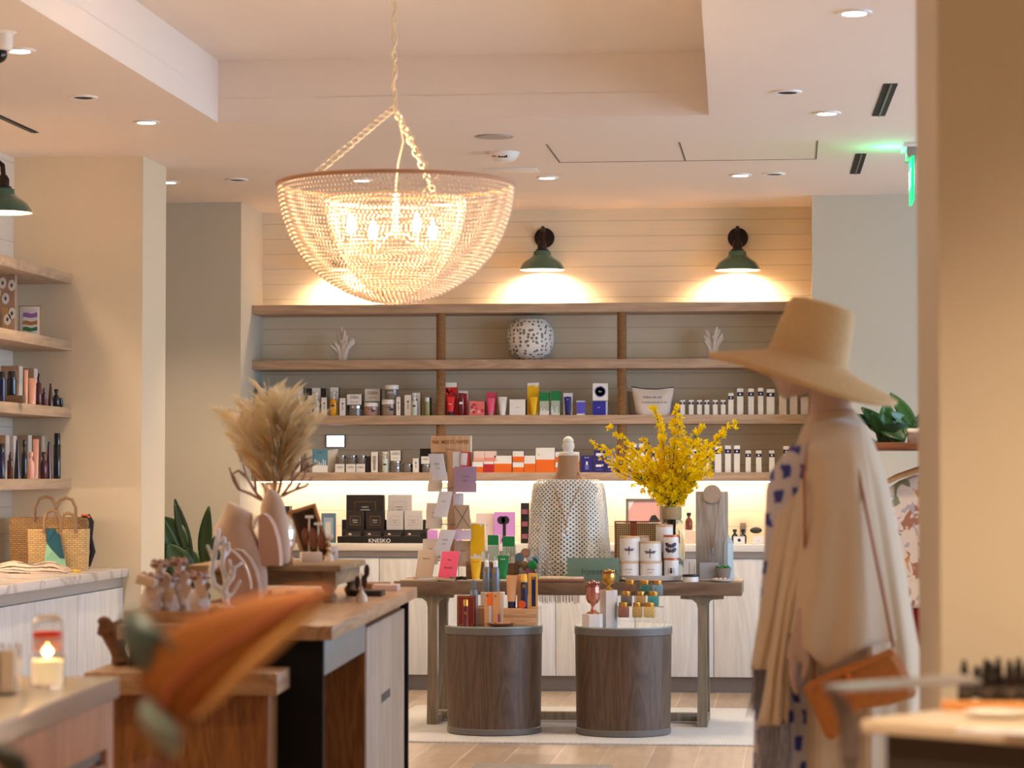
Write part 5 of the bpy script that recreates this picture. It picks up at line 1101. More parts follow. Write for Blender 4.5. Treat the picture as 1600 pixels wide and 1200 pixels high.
b=MB(); b.box(-.25,.06,.0,bx-.03,LEN-.06,.05,BLKP); b.box(-W+.06,.06,0,-.25,LEN-.06,.05,BLKP); b.build('plinth',t)
b=MB(); b.box(bx-.022,.06,ZI-.15,bx-.004,yd0-.02,ZI-.043,GST,.001); b.build('apron_rail',t)
b=MB(); b.box(-.25,yd0-.02,.05,bx-.004,yd0,ZI-.043,VEN); b.box(-.25,yd0,.05,bx-.03,LEN-.06,ZI-.043,VEN); b.build('cupboard',t)
b=MB(); b.box(bx-.028,yd0+.03,.06,bx-.004,yd1-.02,ZI-.075,GRD,.002); o=b.build('door',t)
ym=(yd0+yd1)/2; b=MB(); b.box(bx-.0045,ym-.17,.555,bx-.003,ym+.03,.585,M('dark inlay',(60,54,50),.5)); b.box(bx-.0045,ym+.05,.555,bx-.003,ym+.12,.585,M('dark inlay',(0,0,0))); b.build('handle_slot',o)
b=MB(); b.box(bx-.03,LEN-.05,.0,bx,LEN-.03,ZI-.043,BLKP); b.build('corner_post',t)
# lower step
b=MB(); b.box(ll.x,ql.y,ZL-.062,ql.x,max(qf.y,.4),ZL,OAKI,.004) if qf.y<.05 else b.box(ll.x,ql.y,ZL-.062,ql.x,qf.y,ZL,OAKI,.004)
b.build('lower_top',t)
b=MB(); b.box(ll.x+.06,ql.y+.06,.0,ql.x-.035,.029,ZL-.063,VEN); b.build('lower_body',t)
print('ISL',W,LEN,ql,qf,ll,yd0,yd1)
# woven basket in the recess
p=atz(525,1205,.10); 
b=MB(); n=24; b.lathe([(.09,.05),(.11,.12),(.12,.26),(.118,.265),(.105,.12),(.08,.055)],M('dark wicker',(70,46,30),.8,bump=.6,scale=90),n=n,caps=True)
hx=-.13; hy=yofx(532)
o=b.build('basket_body'); tt=T('wicker_basket','dark wicker basket with a loop handle in the open end of the island','basket',tuple(IM@Vector((hx,hy,0))),IR); o.parent=tt
b=MB(); b.tube([(-.0,-.11,.25),(0,-.10,.36),(0,-.05,.42),(0,.05,.42),(0,.10,.36),(0,.11,.25)],.010,BLK,8); b.build('handle',tt)
# --- items on the island
def isl(px,py,z=ZI): return atz(px,py,z)
def S(p): return 4000/p.y     # pixels per metre there
# rustic riser table
ZR=ZI+.128
a=atz(309,881,ZR); e=atz(520,885,ZR); rc=a.x,a.y; w=e.x-a.x; RW=wood('rustic carved wood',(120,92,62),(176,146,110),'X',7,.8,.4); RY=(a.y+e.y)/2; RDEP=.62
t=T('rustic_riser','low carved rustic wooden riser table standing on the island','riser',(a.x+w/2,RY,ZI),IR*.6)
b=MB(); h=.128; b.box(-w/2-.01,-.01,h-.022,w/2+.01,RDEP,h,RW,.006); b.build('top',t)
b=MB(); b.box(-w/2+.02,.015,h-.07,w/2-.02,.035,h-.022,RW,.003); b.box(-w/2+.02,RDEP-.035,h-.07,w/2-.02,RDEP-.015,h-.022,RW,.003)
for s_ in (-1,1): b.box(s_*(w/2-.02)-.01,.03,h-.07,s_*(w/2-.02)+.01,RDEP-.03,h-.022,RW,.003)
b.build('apron',t)
for sx in (-1,1):
    for yy in (.035,RDEP-.045):
        b=MB(); b.lathe([(.018,0),(.024,.008),(.028,.022),(.02,.034),(.016,.04),(.024,.048),(.026,.056)],RW,n=20); b.box(-.026,-.026,.055,.026,.026,h-.022,RW,.003); b.build('leg',t).location=(sx*(w/2-.035),yy,0)
# necklace busts
VEL=M('beige velvet bust',(200,168,144),.8,sheen=.5,bump=.1,scale=300)
def bust(tab,z,pyb,label):
    pm=(tab[-1][1]+tab[-1][2])/2; p=atz(pm,pyb,z); Y=p.y; t=T('necklace_bust',label,'jewellery bust',(p.x,Y+.03,z)); b=MB(); n=32; rings=[]
    for y,xl,xr in reversed(tab):
        a=at(xl,y,Y); e=at(xr,y,Y); w=(e.x-a.x)/2; cx=(a.x+e.x)/2-p.x; ry=.02+w*.42
        rings.append([(cx+w*math.cos(q),ry*math.sin(q)+ .03,a.z-z) for q in [2*PI*i/n for i in range(n)]])
    rings[0]=[(x,y_,0) for x,y_,_ in rings[0]]
    b.loft(rings,VEL); subsurf(b.build('bust_form',t)); return t,p,(pyb-tab[0][0])*Y/4000,0
B1T=[(784,350,353),(789,346,366),(798,343,383),(808,339,391),(817,334,388),(826,329,388),(833,328,392),(842,331,396),(852,336,401),(872,340,409),(900,341,413),(945,344,414)]
B2T=[(764,414,418),(769,410,428),(777,406,434),(786,403,438),(795,401,440),(802,402,441),(812,403,443),(830,404,446),(850,405,448),(870,406,449),(884,408,448)]
t1,p1,hh1,w1=bust(B1T,ZI,945,'front beige velvet necklace bust behind the white coral on the island')
t2,p2,hh2,w2=bust(B2T,ZR,884,'rear beige velvet necklace bust in front of the mirrored vase')
def arch(t,p,z,pts,m,dy=.07):
    b=MB(); Y=p.y-dy+.03; c=[at(x,y,Y) for x,y in pts]; n=len(c)
    vs=[(v.x-t.location.x,v.y-t.location.y-.012,max(v.z-z,.001)) for v in c]+[(v.x-t.location.x,v.y-t.location.y+.05,max(v.z-z,.001)) for v in c]
    fs=[tuple(range(n)),tuple(range(2*n-1,n-1,-1))]+[(i,i+n,(i+1)%n+n,(i+1)%n) for i in range(n)]
    b.add(vs,fs,m); b.build('bib_panel',t)
VEL2=M('deeper beige velvet',(186,150,128),.85,sheen=.4,bump=.1,scale=300)
arch(t1,p1,ZI,[(350,945),(350,890),(356,868),(366,858),(378,860),(390,872),(400,892),(405,915),(406,945)],VEL2)
arch(t2,p2,ZR,[(405,884),(405,806),(412,802),(420,808),(428,822),(434,842),(437,862),(438,884)],M('rosy beige velvet',(206,164,142),.85,sheen=.4,bump=.1,scale=300),.06)
# white coral
WC=M('bleached coral',(226,224,226),.7,bump=.5,scale=90)
p=atz(362,948,ZI); p.y-=.02; t=T('coral_branch','upright white branching coral in front of the velvet bust','coral',(p.x,p.y-.05,ZI)); b=MB(); k=p.y/4000
def cpath(pts,r):
    q=[((x-362)*k,0.01*math.sin(i*2.1),(948-y)*k) for i,(x,y) in enumerate(pts)]; b.tube(q,[r*(1-.06*i) for i in range(len(q))],WC,8); b.sph(q[-1],r*.7,WC,1)
cpath([(362,948),(358,925),(342,912),(336,890),(340,870),(345,850),(348,826)],.012); cpath([(358,928),(360,905),(354,880),(357,855),(356,838)],.011); cpath([(360,915),(370,900),(374,885),(384,878)],.008); cpath([(360,905),(368,890),(366,872)],.007)
cpath([(342,912),(330,905),(322,898)],.007); cpath([(340,872),(334,862),(331,850)],.007); cpath([(355,870),(363,860),(365,845)],.007); cpath([(358,935),(370,925),(384,905)],.007); cpath([(345,850),(352,842)],.006); cpath([(337,890),(344,882)],.006)
b.sph((0,0,.004),.03,WC,2,(1,.8,.3)); remesh(b.build('coral_stem',t),.0035,1)
# pearl strand draped on the front bust
b=MB(); k=p1.y/4000
for i in range(44):
    u=i/43; a_=PI*(.05+.95*u); x=-.012+.052*math.cos(PI-a_*1.0)*1.15; z=hh1*.50+.065*math.sin(a_)*1.0 - (.11*u)
    b.sph((x,-.06-.015*math.sin(a_),z*1.0),.0052,M('shell bead',(232,214,200),.3,coat=.5),1)
tag(b.build('shell_necklace',loc=(p1.x+.0,p1.y-.03,ZI)),'white shell bead necklace draped over the front velvet bust','necklace')
b=MB(); b.sph((0,0,0),.016,M('dark oval pendant',(70,44,50),.2,coat=.6),2,(.6,.3,1.35)); tag(b.build('oval_pendant',loc=(atz(404,917,ZI).x,p1.y-.09,ZI+.04)),'dark oval pendant hanging at the right side of the front bust','pendant')
# mirrored vase
p=atz(427,886,ZR); p.y+=.24; p.x=at(427,886,p.y).x; k=p.y/4000; t=T('mirrored_vase','round mirrored glass vase behind the rear velvet bust','vase',(p.x,p.y,ZR)); hh=(886-800)*k
b=MB(); r=36*k; b.lathe([(r*.5,0),(r*.75,hh*.12),(r*.97,hh*.38),(r,hh*.6),(r*.85,hh*.82),(r*.5,hh*.97),(r*.28,hh*1.04),(r*.3,hh*1.16),(r*.26,hh*1.16),(r*.24,hh*1.04)],M('mirrored glass',(226,210,196),.04,.95,var=.02),n=44); b.build('glass_body',t)
# pampas grass
pam=T('pampas_grass','bunch of golden pampas grass plumes in the mirrored vase','dried grass',(p.x,p.y,ZR+hh)); PG=thin('pampas plume',(255,243,216),.55); PG2=thin('pampas core',(252,212,150),.5)
rr=random.Random(31); b0=at(420,785,p.y)
plu=[(372,655,.9),(395,640,1),(420,622,1.1),(442,628,1.1),(462,640,1),(478,665,.8),(405,660,1),(450,655,1),(432,650,1),(350,645,.6),(492,650,.6)]
fb=MB(); sb=MB()
for px,py,sz in plu:
    tip=at(px,py,p.y+rr.uniform(-.08,.08))-Vector((p.x,p.y,ZR+hh)); base=Vector((0,0,.0)); mid=Vector((tip.x*.25,tip.y*.3,tip.z*.55)); pts=bez(base,mid,tip,16)
    sb.tube(pts,.0022,PG2,5); L=(tip).length
    for i in range(260):
        u=rr.uniform(.25,1.0); q=u*16; j=min(int(q),15); pt=pts[j].lerp(pts[j+1],q-j); d=(pts[j+1]-pts[j]).normalized()
        an=rr.uniform(0,2*PI); side=Vector((math.cos(an),math.sin(an)*.8,0)); ln=rr.uniform(.04,.085)*sz*(1.15-.6*abs(u-.55)); 
        e1=pt+d*ln*.75+side*ln*.6; e2=e1+d*ln*.35+side*ln*.5-Vector((0,0,ln*.06)); n_=side.cross(d).normalized()*.0006
        fb.add([tuple(pt-n_),tuple(pt+n_),tuple(e1+n_),tuple(e2),tuple(e1-n_)],[(0,1,2,3,4)],PG if rr.random()<.8 or u>.5 else PG2)
sb.build('stems',pam); fb.build('plumes',pam,smooth=0)['kind']='stuff'
# bare twig branches
BRC=M('pale bark',(150,120,104),.8,bump=.3,scale=80); tw=MB()
def twig(pts,r):
    q=[at(x,y,p.y-.02+dy) for x,y,dy in pts]; 
    sm=[]
    for i in range(len(q)-1): sm+= [q[i].lerp(q[i+1],.0),q[i].lerp(q[i+1],.5)]
    sm.append(q[-1]); L=len(sm); tw.tube([tuple(v-Vector((p.x,p.y,ZR+hh))) for v in sm],[r*(1-.7*i/L) for i in range(L)],BRC,6)
for pts in [[(418,790,0),(400,770,0),(385,745,-.03),(378,720,0),(368,700,.02)],[(410,782,0),(392,772,.02),(374,765,0),(366,745,0),(360,738,0)],[(385,745,0),(372,735,0),(362,742,0)],[(400,770,0),(398,745,.03),(380,700,0),(372,690,0)],[(422,788,0),(440,775,0),(455,755,.02),(470,735,0),(478,705,0)],[(440,775,0),(462,765,0),(475,745,0),(482,722,0)],[(455,755,0),(458,738,0),(470,722,-.02),(492,712,0)],[(430,785,0),(436,768,0),(442,745,0),(455,730,0)],[(374,765,0),(365,752,0),(358,730,0)],[(462,765,0),(478,760,0),(488,745,0)],[(470,735,0),(486,728,0),(497,722,0)],[(415,785,0),(415,765,0),(405,745,0),(402,725,0)]]: twig(pts,.0055)
tag(tw.build('twig_branches',loc=(p.x,p.y,ZR+hh)),'spreading bare pale twigs in the mirrored vase around the pampas grass','branches')
# comb frame, stands and small jewellery on the riser
k=p2.y/4000
def onr(px,py,dy=0): q=atz(px,py,ZR); q.y=min(q.y+dy,RY+.46); q.x=at(px,py,q.y).x; return q
q=onr(497,872,.22); t=T('comb_frame','tilted gold framed display tray of combs leaning on the riser','display frame',(q.x,q.y,ZR),0); t.rotation_euler=(-.12,-.30,.25)
b=MB(); w,h=.105,.20; GW=C((176,128,80)); 
for z in ((-w/2,-w/2+.012,0,h),(w/2-.012,w/2,0,h),(-w/2,w/2,0,.012),(-w/2,w/2,h-.012,h)): b.box(z[0],-.012,z[2],z[1],.018,z[3],GW,.002)
b.build('frame',t); b=MB(); b.box(-w/2+.01,.008,.01,w/2-.01,.012,h-.01,C((110,84,60)))
for i in range(22): b.box(-.025,.0,.03+i*.007,.03,.007,.033+i*.007,C((70,50,36)))
b.build('comb_rows',t)
def earst(px,py0,py1,label,col,kind,dy=0):
    q=onr(px,py1,dy); hh_=at(px,py0,q.y).z-ZR; t=T('earring_stand',label,'earring stand',(q.x,q.y,ZR)); b=MB(); b.lathe([(.018,0),(.016,.01),(.005,.035),(.003,hh_),(.0,hh_)],C((226,206,186)),n=16); b.box(-.014,-.006,hh_-.004,.014,.006,hh_+.006,WH,.001); b.build('stand',t)
    b=MB()
    if kind=='oval':
        for s_ in (-1,1): b.sph((s_*.014,-.008,hh_*.55),.018,M('agate brown',col,.2,coat=.7),2,(.8,.2,1.9))
    else:
        for i in range(6): b.sph((.006*(-1)**i,-.008,hh_-.01-.011*i),.006,M('gold beads',col,.3,.5),1)
    b.build('earrings',t)
earst(483,808,865,'tall earring stand with brown agate drops left of the comb frame',(120,60,30),'oval',.02)
earst(497,819,868,'middle earring stand with brown agate drops beside the comb frame',(140,80,44),'oval',-.02)
earst(514,838,872,'short earring stand with a column of gold beads',(200,150,90),'bead',-.06)
def isbox(x0,x1,yt,ybb,z,label,m,d=.05,dy=0,name='jewellery_box',rz=.3,ds=()):
    q=atz((x0+x1)/2,ybb,z); Y=min(q.y+dy,9.62 if z==ZI else RY+.5); cx,w,h=frame(x0,x1,yt,ybb,Y); b=MB(); b.box(-w/2*.8,-d/2,0,w/2*.8,d/2,h,m,.001); deco(b,w*.7,h,-d/2,ds); return tag(b.build(name,loc=(cx,Y+d/2,z),rz=rz),label,'box')
isbox(464,504,863,879,ZR,'low white jewellery block below the tall earring stands',C((228,206,186)),.05,name='jewellery_block')
isbox(505,527,849,872,ZR,'white printed block right of the comb frame foot',WH,.05,.05,ds=[('t','sol',.3,.5)],name='jewellery_block')
isbox(398,462,869,882,ZR,'long low wooden tray in front of the rear bust on the riser',C((190,140,100)),.05,-.04,name='wooden_tray_low',rz=.1)
# low items between riser and edge
q=atz(565,940,ZI); t=T('earring_stand','small cone stand holding two dark oval earrings at the right of the riser','earring stand',(q.x,q.y,ZI)); b=MB(); b.lathe([(.022,0),(.018,.02),(.004,.04),(.003,.1),(0,.1)],C((226,206,190)),n=16); b.build('stand',t)
b=MB()
for x,z in ((-.014,.065),(.010,.070),(.018,.105)): b.sph((x,-.004,z),.013,M('dark plum stone',(56,24,30),.15,coat=.7),2,(.8,.3,1.9))
b.build('earrings',t)
isbox(556,604,905,914,ZI,'brown flat tray at the far right corner of the island',C((130,92,64)),.2,.2,name='flat_tray',rz=IR); isbox(575,624,912,922,ZI,'stack of pale pink flat packs near the far right corner of the island',C((206,180,172)),.12,-.1,name='flat_pack',rz=IR); isbox(540,600,917,926,ZI,'low dark flat case on the right of the island',C((60,44,38)),.14,-.3,name='flat_case',rz=IR)
# paper tags under the riser
t0=atz(430,935,ZI); b=MB(); rr=random.Random(5)
for i in range(5):
    pp=isl(418+i*20,930+ (i%2)*4); o=MB(); o.box(-.02,-.03,0,.02,.03,.018,[C((206,186,170)),WH,C((190,200,214))][i%3],.002); tag(o.build('jewellery_card',loc=(pp.x,pp.y-.02-.03*(i%2),ZI),rz=rr.uniform(-.6,.6)),['first','second','third','fourth','fifth'][i]+' small pale card from the left in front of the carved riser','card',group='small pale cards in front of the carved riser')
# bundles of tissue wrapped beads on a wooden tray (left part)
p=atz(290,972,ZI); k=p.y/4000; t=T('wooden_tray','shallow pale wooden tray under the wrapped soap bundles','tray',(p.x,p.y+.12,ZI),IR); w=.36
b=MB(); b.box(-w/2,-.12,0,w/2,.12,.008,WDB); b.build('base',t); b=MB()
b.box(-w/2,-.125,0,w/2,-.115,.032,WDB,.002);b.box(-w/2,.115,0,w/2,.125,.032,WDB,.002);b.box(-w/2-.01,-.125,0,-w/2,.125,.032,WDB,.002);b.box(w/2,-.125,0,w/2+.01,.125,.032,WDB,.002); b.build('rim',t)
rr=random.Random(17); TIS=M('crinkled tissue',(244,226,212),.7,trans=.15,bump=.8,scale=50); BR_=M('amber resin beads',(150,86,50),.3,var=.4,scale=60,coat=.5)
for i,(px,py,sz) in enumerate([(236,925,30),(262,928,30),(288,922,32),(312,924,26),(250,905,24),(280,902,24)]):
    Y=p.y+.02+.04*(i%3); c=at(px,py,Y); t=T('wrapped_bundle',['leftmost','second','third','rightmost','upper left','upper right'][i]+' tissue wrapped bundle of amber beads on the wooden tray','bundle',(c.x,Y,max(c.z-.07,ZI+.01)),0,'tissue wrapped bundles')
    b=MB(); r=sz*k*.74; n=20; b.lathe([(r*.5,0),(r*.8,.03),(r*.7,.06),(r*.35,.085),(r*.6,.11),(r*.75,.12)],TIS,n=n,fn=lambda a,z:1+.16*math.sin(5*a+z*60)); b.build('tissue',t)
    b=MB()
    for j in range(9): a_=j*.7; b.sph((r*.6*math.cos(a_),r*.45*math.sin(a_),.115+.006*math.sin(j*2)),.011,BR_,1)
    b.build('beads',t)
    b=MB(); b.T=Matrix.Translation((.01,-r*.75,.07))@Matrix.Rotation(rr.uniform(-.5,.5),4,'Y'); b.box(-.016,0,-.02,.016,.001,.02,C((228,200,180))); b.build('paper_tag',t)
b=MB(); b.T=Matrix.Rotation(.3,4,'Y'); b.box(-.028,-.03,0,.028,.03,.028,C((232,204,176)),.003); c=at(231,905,p.y+.02); tag(b.build('small_carton',loc=(c.x,p.y+.0,c.z-.018)),'small tan carton resting tilted on the leftmost wrapped bundle','box')
# dark driftwood/flower pieces at the front of the upper top
b=MB(); rr=random.Random(9)
for i in range(16): 
    x=-.10+.2*i/15; b.sph((x,rr.uniform(-.03,.03),.015+rr.uniform(0,.02)),.022,M('dark dried pods',(60,44,40),.7,var=.4,scale=40,bump=.6),1,(1.3,1,.8))
c=atz(385,972,ZI); remesh(b.build('dried_pods',loc=(c.x,c.y,ZI)),.006,2); tag(bpy.data.objects['dried_pods'],'dark dried pods lying in front of the wooden tray, behind the big brown leaf','dried pods')
# driftwood piece standing at the left of the lower step
c=atz(182,1040,ZL); t=T('bark_sculpture','gnarled brown bark sculpture leaning left on the lower step of the island','sculpture',(c.x+.01,c.y+.03,ZL)); k=c.y/4000
b=MB(); BK_=M('gnarled bark',(120,82,52),.8,var=.5,scale=40,bump=.9); rr=random.Random(3)
for pts,r in [([(182,1040),(172,1015),(160,992)],.022),([(175,1025),(168,1000),(158,985),(150,975)],.018),([(172,1010),(176,985),(168,972)],.022),([(165,995),(180,975),(190,985)],.02)]:
    b.tube([((x-182)*k,rr.uniform(-.02,.02),(1040-y)*k) for x,y in pts],r,BK_,8)
for i in range(14): x,y=rr.uniform(150,192),rr.uniform(966,992); b.sph(((x-182)*k,rr.uniform(-.03,.03),(1040-y)*k),.02,BK_,1,(1.2,1,.8))
b.sph((0,0,.01),.04,BK_,1,(1,1,.4)); remesh(b.build('bark',t),.005,1)
# dark beads on the lower step, near its right
c=atz(430,1040,ZL); b=MB(); 
for i in range(26): b.sph((-.09+.007*i,.02*math.sin(i*.9),.011),.011,M('black stone beads',(28,24,26),.25,coat=.5),1)
tag(b.build('bead_strand',loc=(c.x-.01,c.y+.12,ZL)),'strand of black stone beads on the lower step of the island','necklace')
# clear rods of glass display near tray
b=MB(); b.box(-.14,-.1,.0,.14,.1,.004,ACR); b.box(-.14,-.1,.0,-.136,.1,.16,ACR); b.box(.136,-.1,0,.14,.1,.16,ACR); b.box(-.14,.096,0,.14,.1,.16,ACR)
# ---------------------------------------------------------------- white front counter with candle
ZQ=.90; c0=atz(187.5,1057,ZQ); FM_=Matrix.Translation((c0.x,c0.y,0))@Matrix.Rotation(IR,4,'Z')
QT=M('white quartz top',(226,210,192),.12,var=.02,scale=8); RO=wood('rosy oak panel',(172,118,84),(208,152,112),'Z',5,.5)
t=T('checkout_counter','white topped counter with a rosy oak cabinet at the lower left','counter',(c0.x,c0.y,0),IR)
b=MB(); b.box(-1.3,-2.6,ZQ-.047,0,0,ZQ,QT,.003); b.build('countertop',t)
b=MB(); b.box(-1.28,-2.55,.05,-.03,-.03,ZQ-.048,RO); b.build('carcass',t)
b=MB(); b.box(-1.24,-2.5,0,-.06,-.06,.05,BLK); b.build('plinth',t)
b=MB(); b.box(-.032,-2.5,ZQ-.175,-.018,-.11,ZQ-.155,M('gunmetal channel',(96,92,100),.3,.6)); b.box(-.032,-.115,.06,-.018,-.095,ZQ-.155,M('gunmetal channel',(0,0,0))); b.build('shadow_channel',t)
for i in range(4):
    b=MB(); b.box(-.03,-2.5+i*.6,.08,-.008,-2.5+i*.6+.585,ZQ-.185,RO,.002); b.build('drawer_front',t)
b=MB(); b.box(-.03,-.092,.06,-.008,-.03,ZQ-.05,RO,.002); b.box(-.03,-2.55,ZQ-.152,-.008,-.092,ZQ-.05,RO,.002); b.build('side_rail',t)
c=atz(74,1074,ZQ); t=T('lit_candle','lit candle in a clear glass hurricane on the white counter','candle',(c.x,c.y,ZQ)); k=c.y/4000
WAXM=M('candle wax',(255,226,184),.5,sss=.6,emit=.3,var=.02)  # faint emission stands in for the flame's glow through the wax
b=MB(); r=28*k; hh=115*k; b.lathe([(r*.86,0),(r*.9,.002),(r,hh*.42),(r,hh*.43),(r*.86,hh*.46),(r*.86,hh*.9),(r*.72,hh*.98),(r*.6,hh),(r*.58,hh*.985),(r*.70,hh*.965),(r*.83,hh*.89),(r*.83,hh*.46),(r*.96,hh*.42),(r*.86,.006),(0,.006)],M('hurricane glass',(250,246,240),.02,trans=1,ior=1.12),n=40,caps=False); b.build('glass_hurricane',t)
b=MB(); b.lathe([(0,.008),(r*.84,.008),(r*.93,hh*.38),(0,hh*.385)],WAXM,n=36); b.build('wax',t)
b=MB(); b.lathe([(r*.865,hh*.70),(r*.865,hh*.77)],M('amber red band',(190,50,20),.3,trans=.3),n=36,caps=False); b.lathe([(r*.862,hh*.5),(r*.862,hh*.70)],M('amber tint',(200,110,50),.2,trans=.6,alpha=.5),n=36,caps=False); b.build('amber_band',t)
b=MB(); b.cyl((0,0,hh*.38),.001,.012,INK,6); b.build('wick',t)
b=MB(); b.lathe([(0,0),(.0045,.006),(.0055,.012),(.003,.024),(0,.034)],emis('candle flame',(255,190,90),30),(0,0,hh*.40),16); b.build('flame',t)
d=bpy.data.lights.new('candle_light','POINT'); d.energy=.22; d.color=(1,.66,.35); d.shadow_soft_size=.01; o=bpy.data.objects.new('candle_light',d); COL.objects.link(o); o.parent=t; o.location=(0,0,hh*.5)
c=atz(10,1085,ZQ); t=T('clear_block_box','clear box of cream blocks cut by the left edge beside the candle','box',(c.x-.02,c.y,ZQ),.2); k=c.y/4000
b=MB(); b.box(-.06,-.04,0,.045,.04,78*k,M('clear acrylic',(0,0,0))); b.build('acrylic_shell',t)
for i in range(3): b=MB(); b.box(-.05+.03*i,-.03,.004,-.025+.03*i,.03,70*k,C((236,214,190))); b.build('cream_block',t)
# ---------------------------------------------------------------- left marble counter items
def lc(px,py): return atz(px,py,ZLC)
STR=weave('woven seagrass',(196,156,104),(110,74,40)); STR2=STR; STRAP=M('tan leather handle',(150,118,84),.6)
def bag(x0,x1,yt,Y,label,m,hs,name='straw_bag'):
    a=at(x0,yt,Y); e=at(x1,yt,Y); w=e.x-a.x; h=a.z-ZLC; t=T(name,label,'bag',((a.x+e.x)/2,Y,ZLC),.06); b=MB(); rings=[]; n=48
    for q in [0,.02]+[i/14 for i in range(1,15)]:
        rg=[]; 
        for i in range(n):
            th=2*PI*i/n; x=math.cos(th);y=math.sin(th); ex=.35
            rg.append(((w/2)*(.97+.03*q)*abs(x)**ex*(1 if x>0 else -1)*(1+.006*math.sin(q*90)),.06*(.8+.2*q)*abs(y)**ex*(1 if y>0 else -1)*(1+.02*math.sin(q*90)),q*h))
        rings.append(rg)
    b.loft(rings,m); b.build('woven_body',t)
    for (cx,hw,hh_,yy) in hs:
        b=MB(); b.tube([(cx-hw,yy,h*.9),(cx-hw*.95,yy,h+hh_*.5),(cx-hw*.6,yy,h+hh_*.9),(cx,yy,h+hh_),(cx+hw*.6,yy,h+hh_*.9),(cx+hw*.95,yy,h+hh_*.5),(cx+hw,yy,h*.9)],.0085,STRAP,8); b.build('handle',t)
    return t,w,h
B1,wB,hB=bag(17,140,808,13.48,'large woven seagrass tote bag against the cream pier',STR,[(-.01,.06,.11,-.065),(.10,.055,.105,-.065)])
B2,wS,hS=bag(46,138,826,13.30,'smaller golden seagrass bag in front of the large tote',weave('golden seagrass',(224,190,134),(140,98,56)),[(-.02,.045,.10,-.065),(.065,.04,.085,-.065)])
b=MB(); rr=random.Random(1)
def scarf(name,label,Y,pts,m1,m2):
    ax=at(pts[0][0],pts[0][1],Y); b=MB(); n=len(pts)//2; L=[at(*p,Y) for p in pts]; vs=[tuple(v-ax) for v in L]; b.add([(x,y-.004*((i%3)),z) for i,(x,y,z) in enumerate(vs)],[tuple(range(len(vs)))],m1); 
    o=b.build(name,loc=ax); solidify(o,.006); return tag(o,label,'scarf')
TEAL=C((34,88,104),.8); MINT=C((150,206,172),.8)
Y=13.22
t=T('silk_scarf','teal and mint scarf tied over the front of the smaller bag','scarf',tuple(at(72,826,Y)))
ax=at(72,826,Y)
for nm,pts,m in (('teal_fold',[(72,826),(87,826),(88,832),(93,836),(101,873),(94,872),(73,850)],TEAL),('mint_fold',[(73,849),(82,860),(95,873),(101,873),(103,888),(80,886),(69,876)],MINT)):
    b=MB(); vs=[tuple(at(x,y,Y)-ax) for x,y in pts]; b.add([(x,-.006*math.sin(i*1.7),z) for i,(x,_,z) in enumerate(vs)],[tuple(range(len(vs)))],m); o=b.build(nm,t,smooth=0); solidify(o,.006)
t=T('silk_scarf','dark teal and orange scarf hanging down the right side of the large tote','scarf',tuple(at(142,805,13.42))); ax=at(142,805,13.42); b=MB()
b.tube([tuple(at(x,y,13.42)-ax) for x,y in ((128,806),(138,806),(143,815),(141,840),(145,862),(139,885))],[.008,.012,.014,.013,.016,.008],M('dark silk scarf',(40,36,48),.6,var=.6,scale=30),8,flat=.6); b.build('hanging_end',t)
b=MB(); b.tube([tuple(at(x,y,13.41)-ax) for x,y in ((127,805),(136,805),(140,809))],.006,C((226,110,60)),8); b.build('orange_fold',t)
# striped folded cloth
c=lc(45,893); t=T('striped_towel','crumpled beige towel with dark stripes lying on the marble worktop','towel',(c.x,c.y-.1,ZLC)); b=MB(); nx,ny=40,16
def stripes():
    m,n,l,p=newmat('striped cotton'); tc=n.new('ShaderNodeTexCoord'); wv=n.new('ShaderNodeTexWave'); wv.bands_direction='Y'; wv.inputs['Scale'].default_value=14; wv.inputs['Distortion'].default_value=1.5; wv.inputs['Detail Scale'].default_value=2; l.new(tc.outputs['Object'],wv.inputs[0]); cr=n.new('ShaderNodeValToRGB'); cr.color_ramp.elements[0].position=.18; cr.color_ramp.elements[0].color=lin((90,70,62)); cr.color_ramp.elements[1].position=.32; cr.color_ramp.elements[1].color=lin((216,192,170)); l.new(wv.outputs['Fac'],cr.inputs[0]); l.new(cr.outputs[0],p.inputs['Base Color']); p.inputs['Roughness'].default_value=.9; return m
rings=[]
for j in range(ny+1):
    v=j/ny; rg=[]
    for i in range(nx+1):
        u=i/nx; x=-.22+.50*u*(1-.12*v); y=-.20+.36*v+.04*u; e=min(u,1-u,v,1-v)*6; z=.004+min(1,e)*(.036+.006*math.sin(u*17+v*3)+.011*math.sin(v*25+u*6)); rg.append((x,y,z))
    rings.append(rg)
b.loft(rings,stripes(),cap=False,closed=False); o=b.build('towel_cloth',t); solidify(o,.006,-1)
b=MB(); rr=random.Random(7)
for i in range(8): b.sph((-.17+.012*i,-.14+rr.uniform(-.01,.01),.012),.012,C((110,90,74)),1)
b.build('tassels',t)
b=MB(); b.tube([tuple(lc(x,y)+Vector((0,0,.006))) for x,y in ((98,892),(112,893),(126,894))],.005,C((236,196,40)),6); 
o=b.build('yellow_ribbon'); tag(o,'short yellow ribbon end lying on the marble worktop by the bags','ribbon')
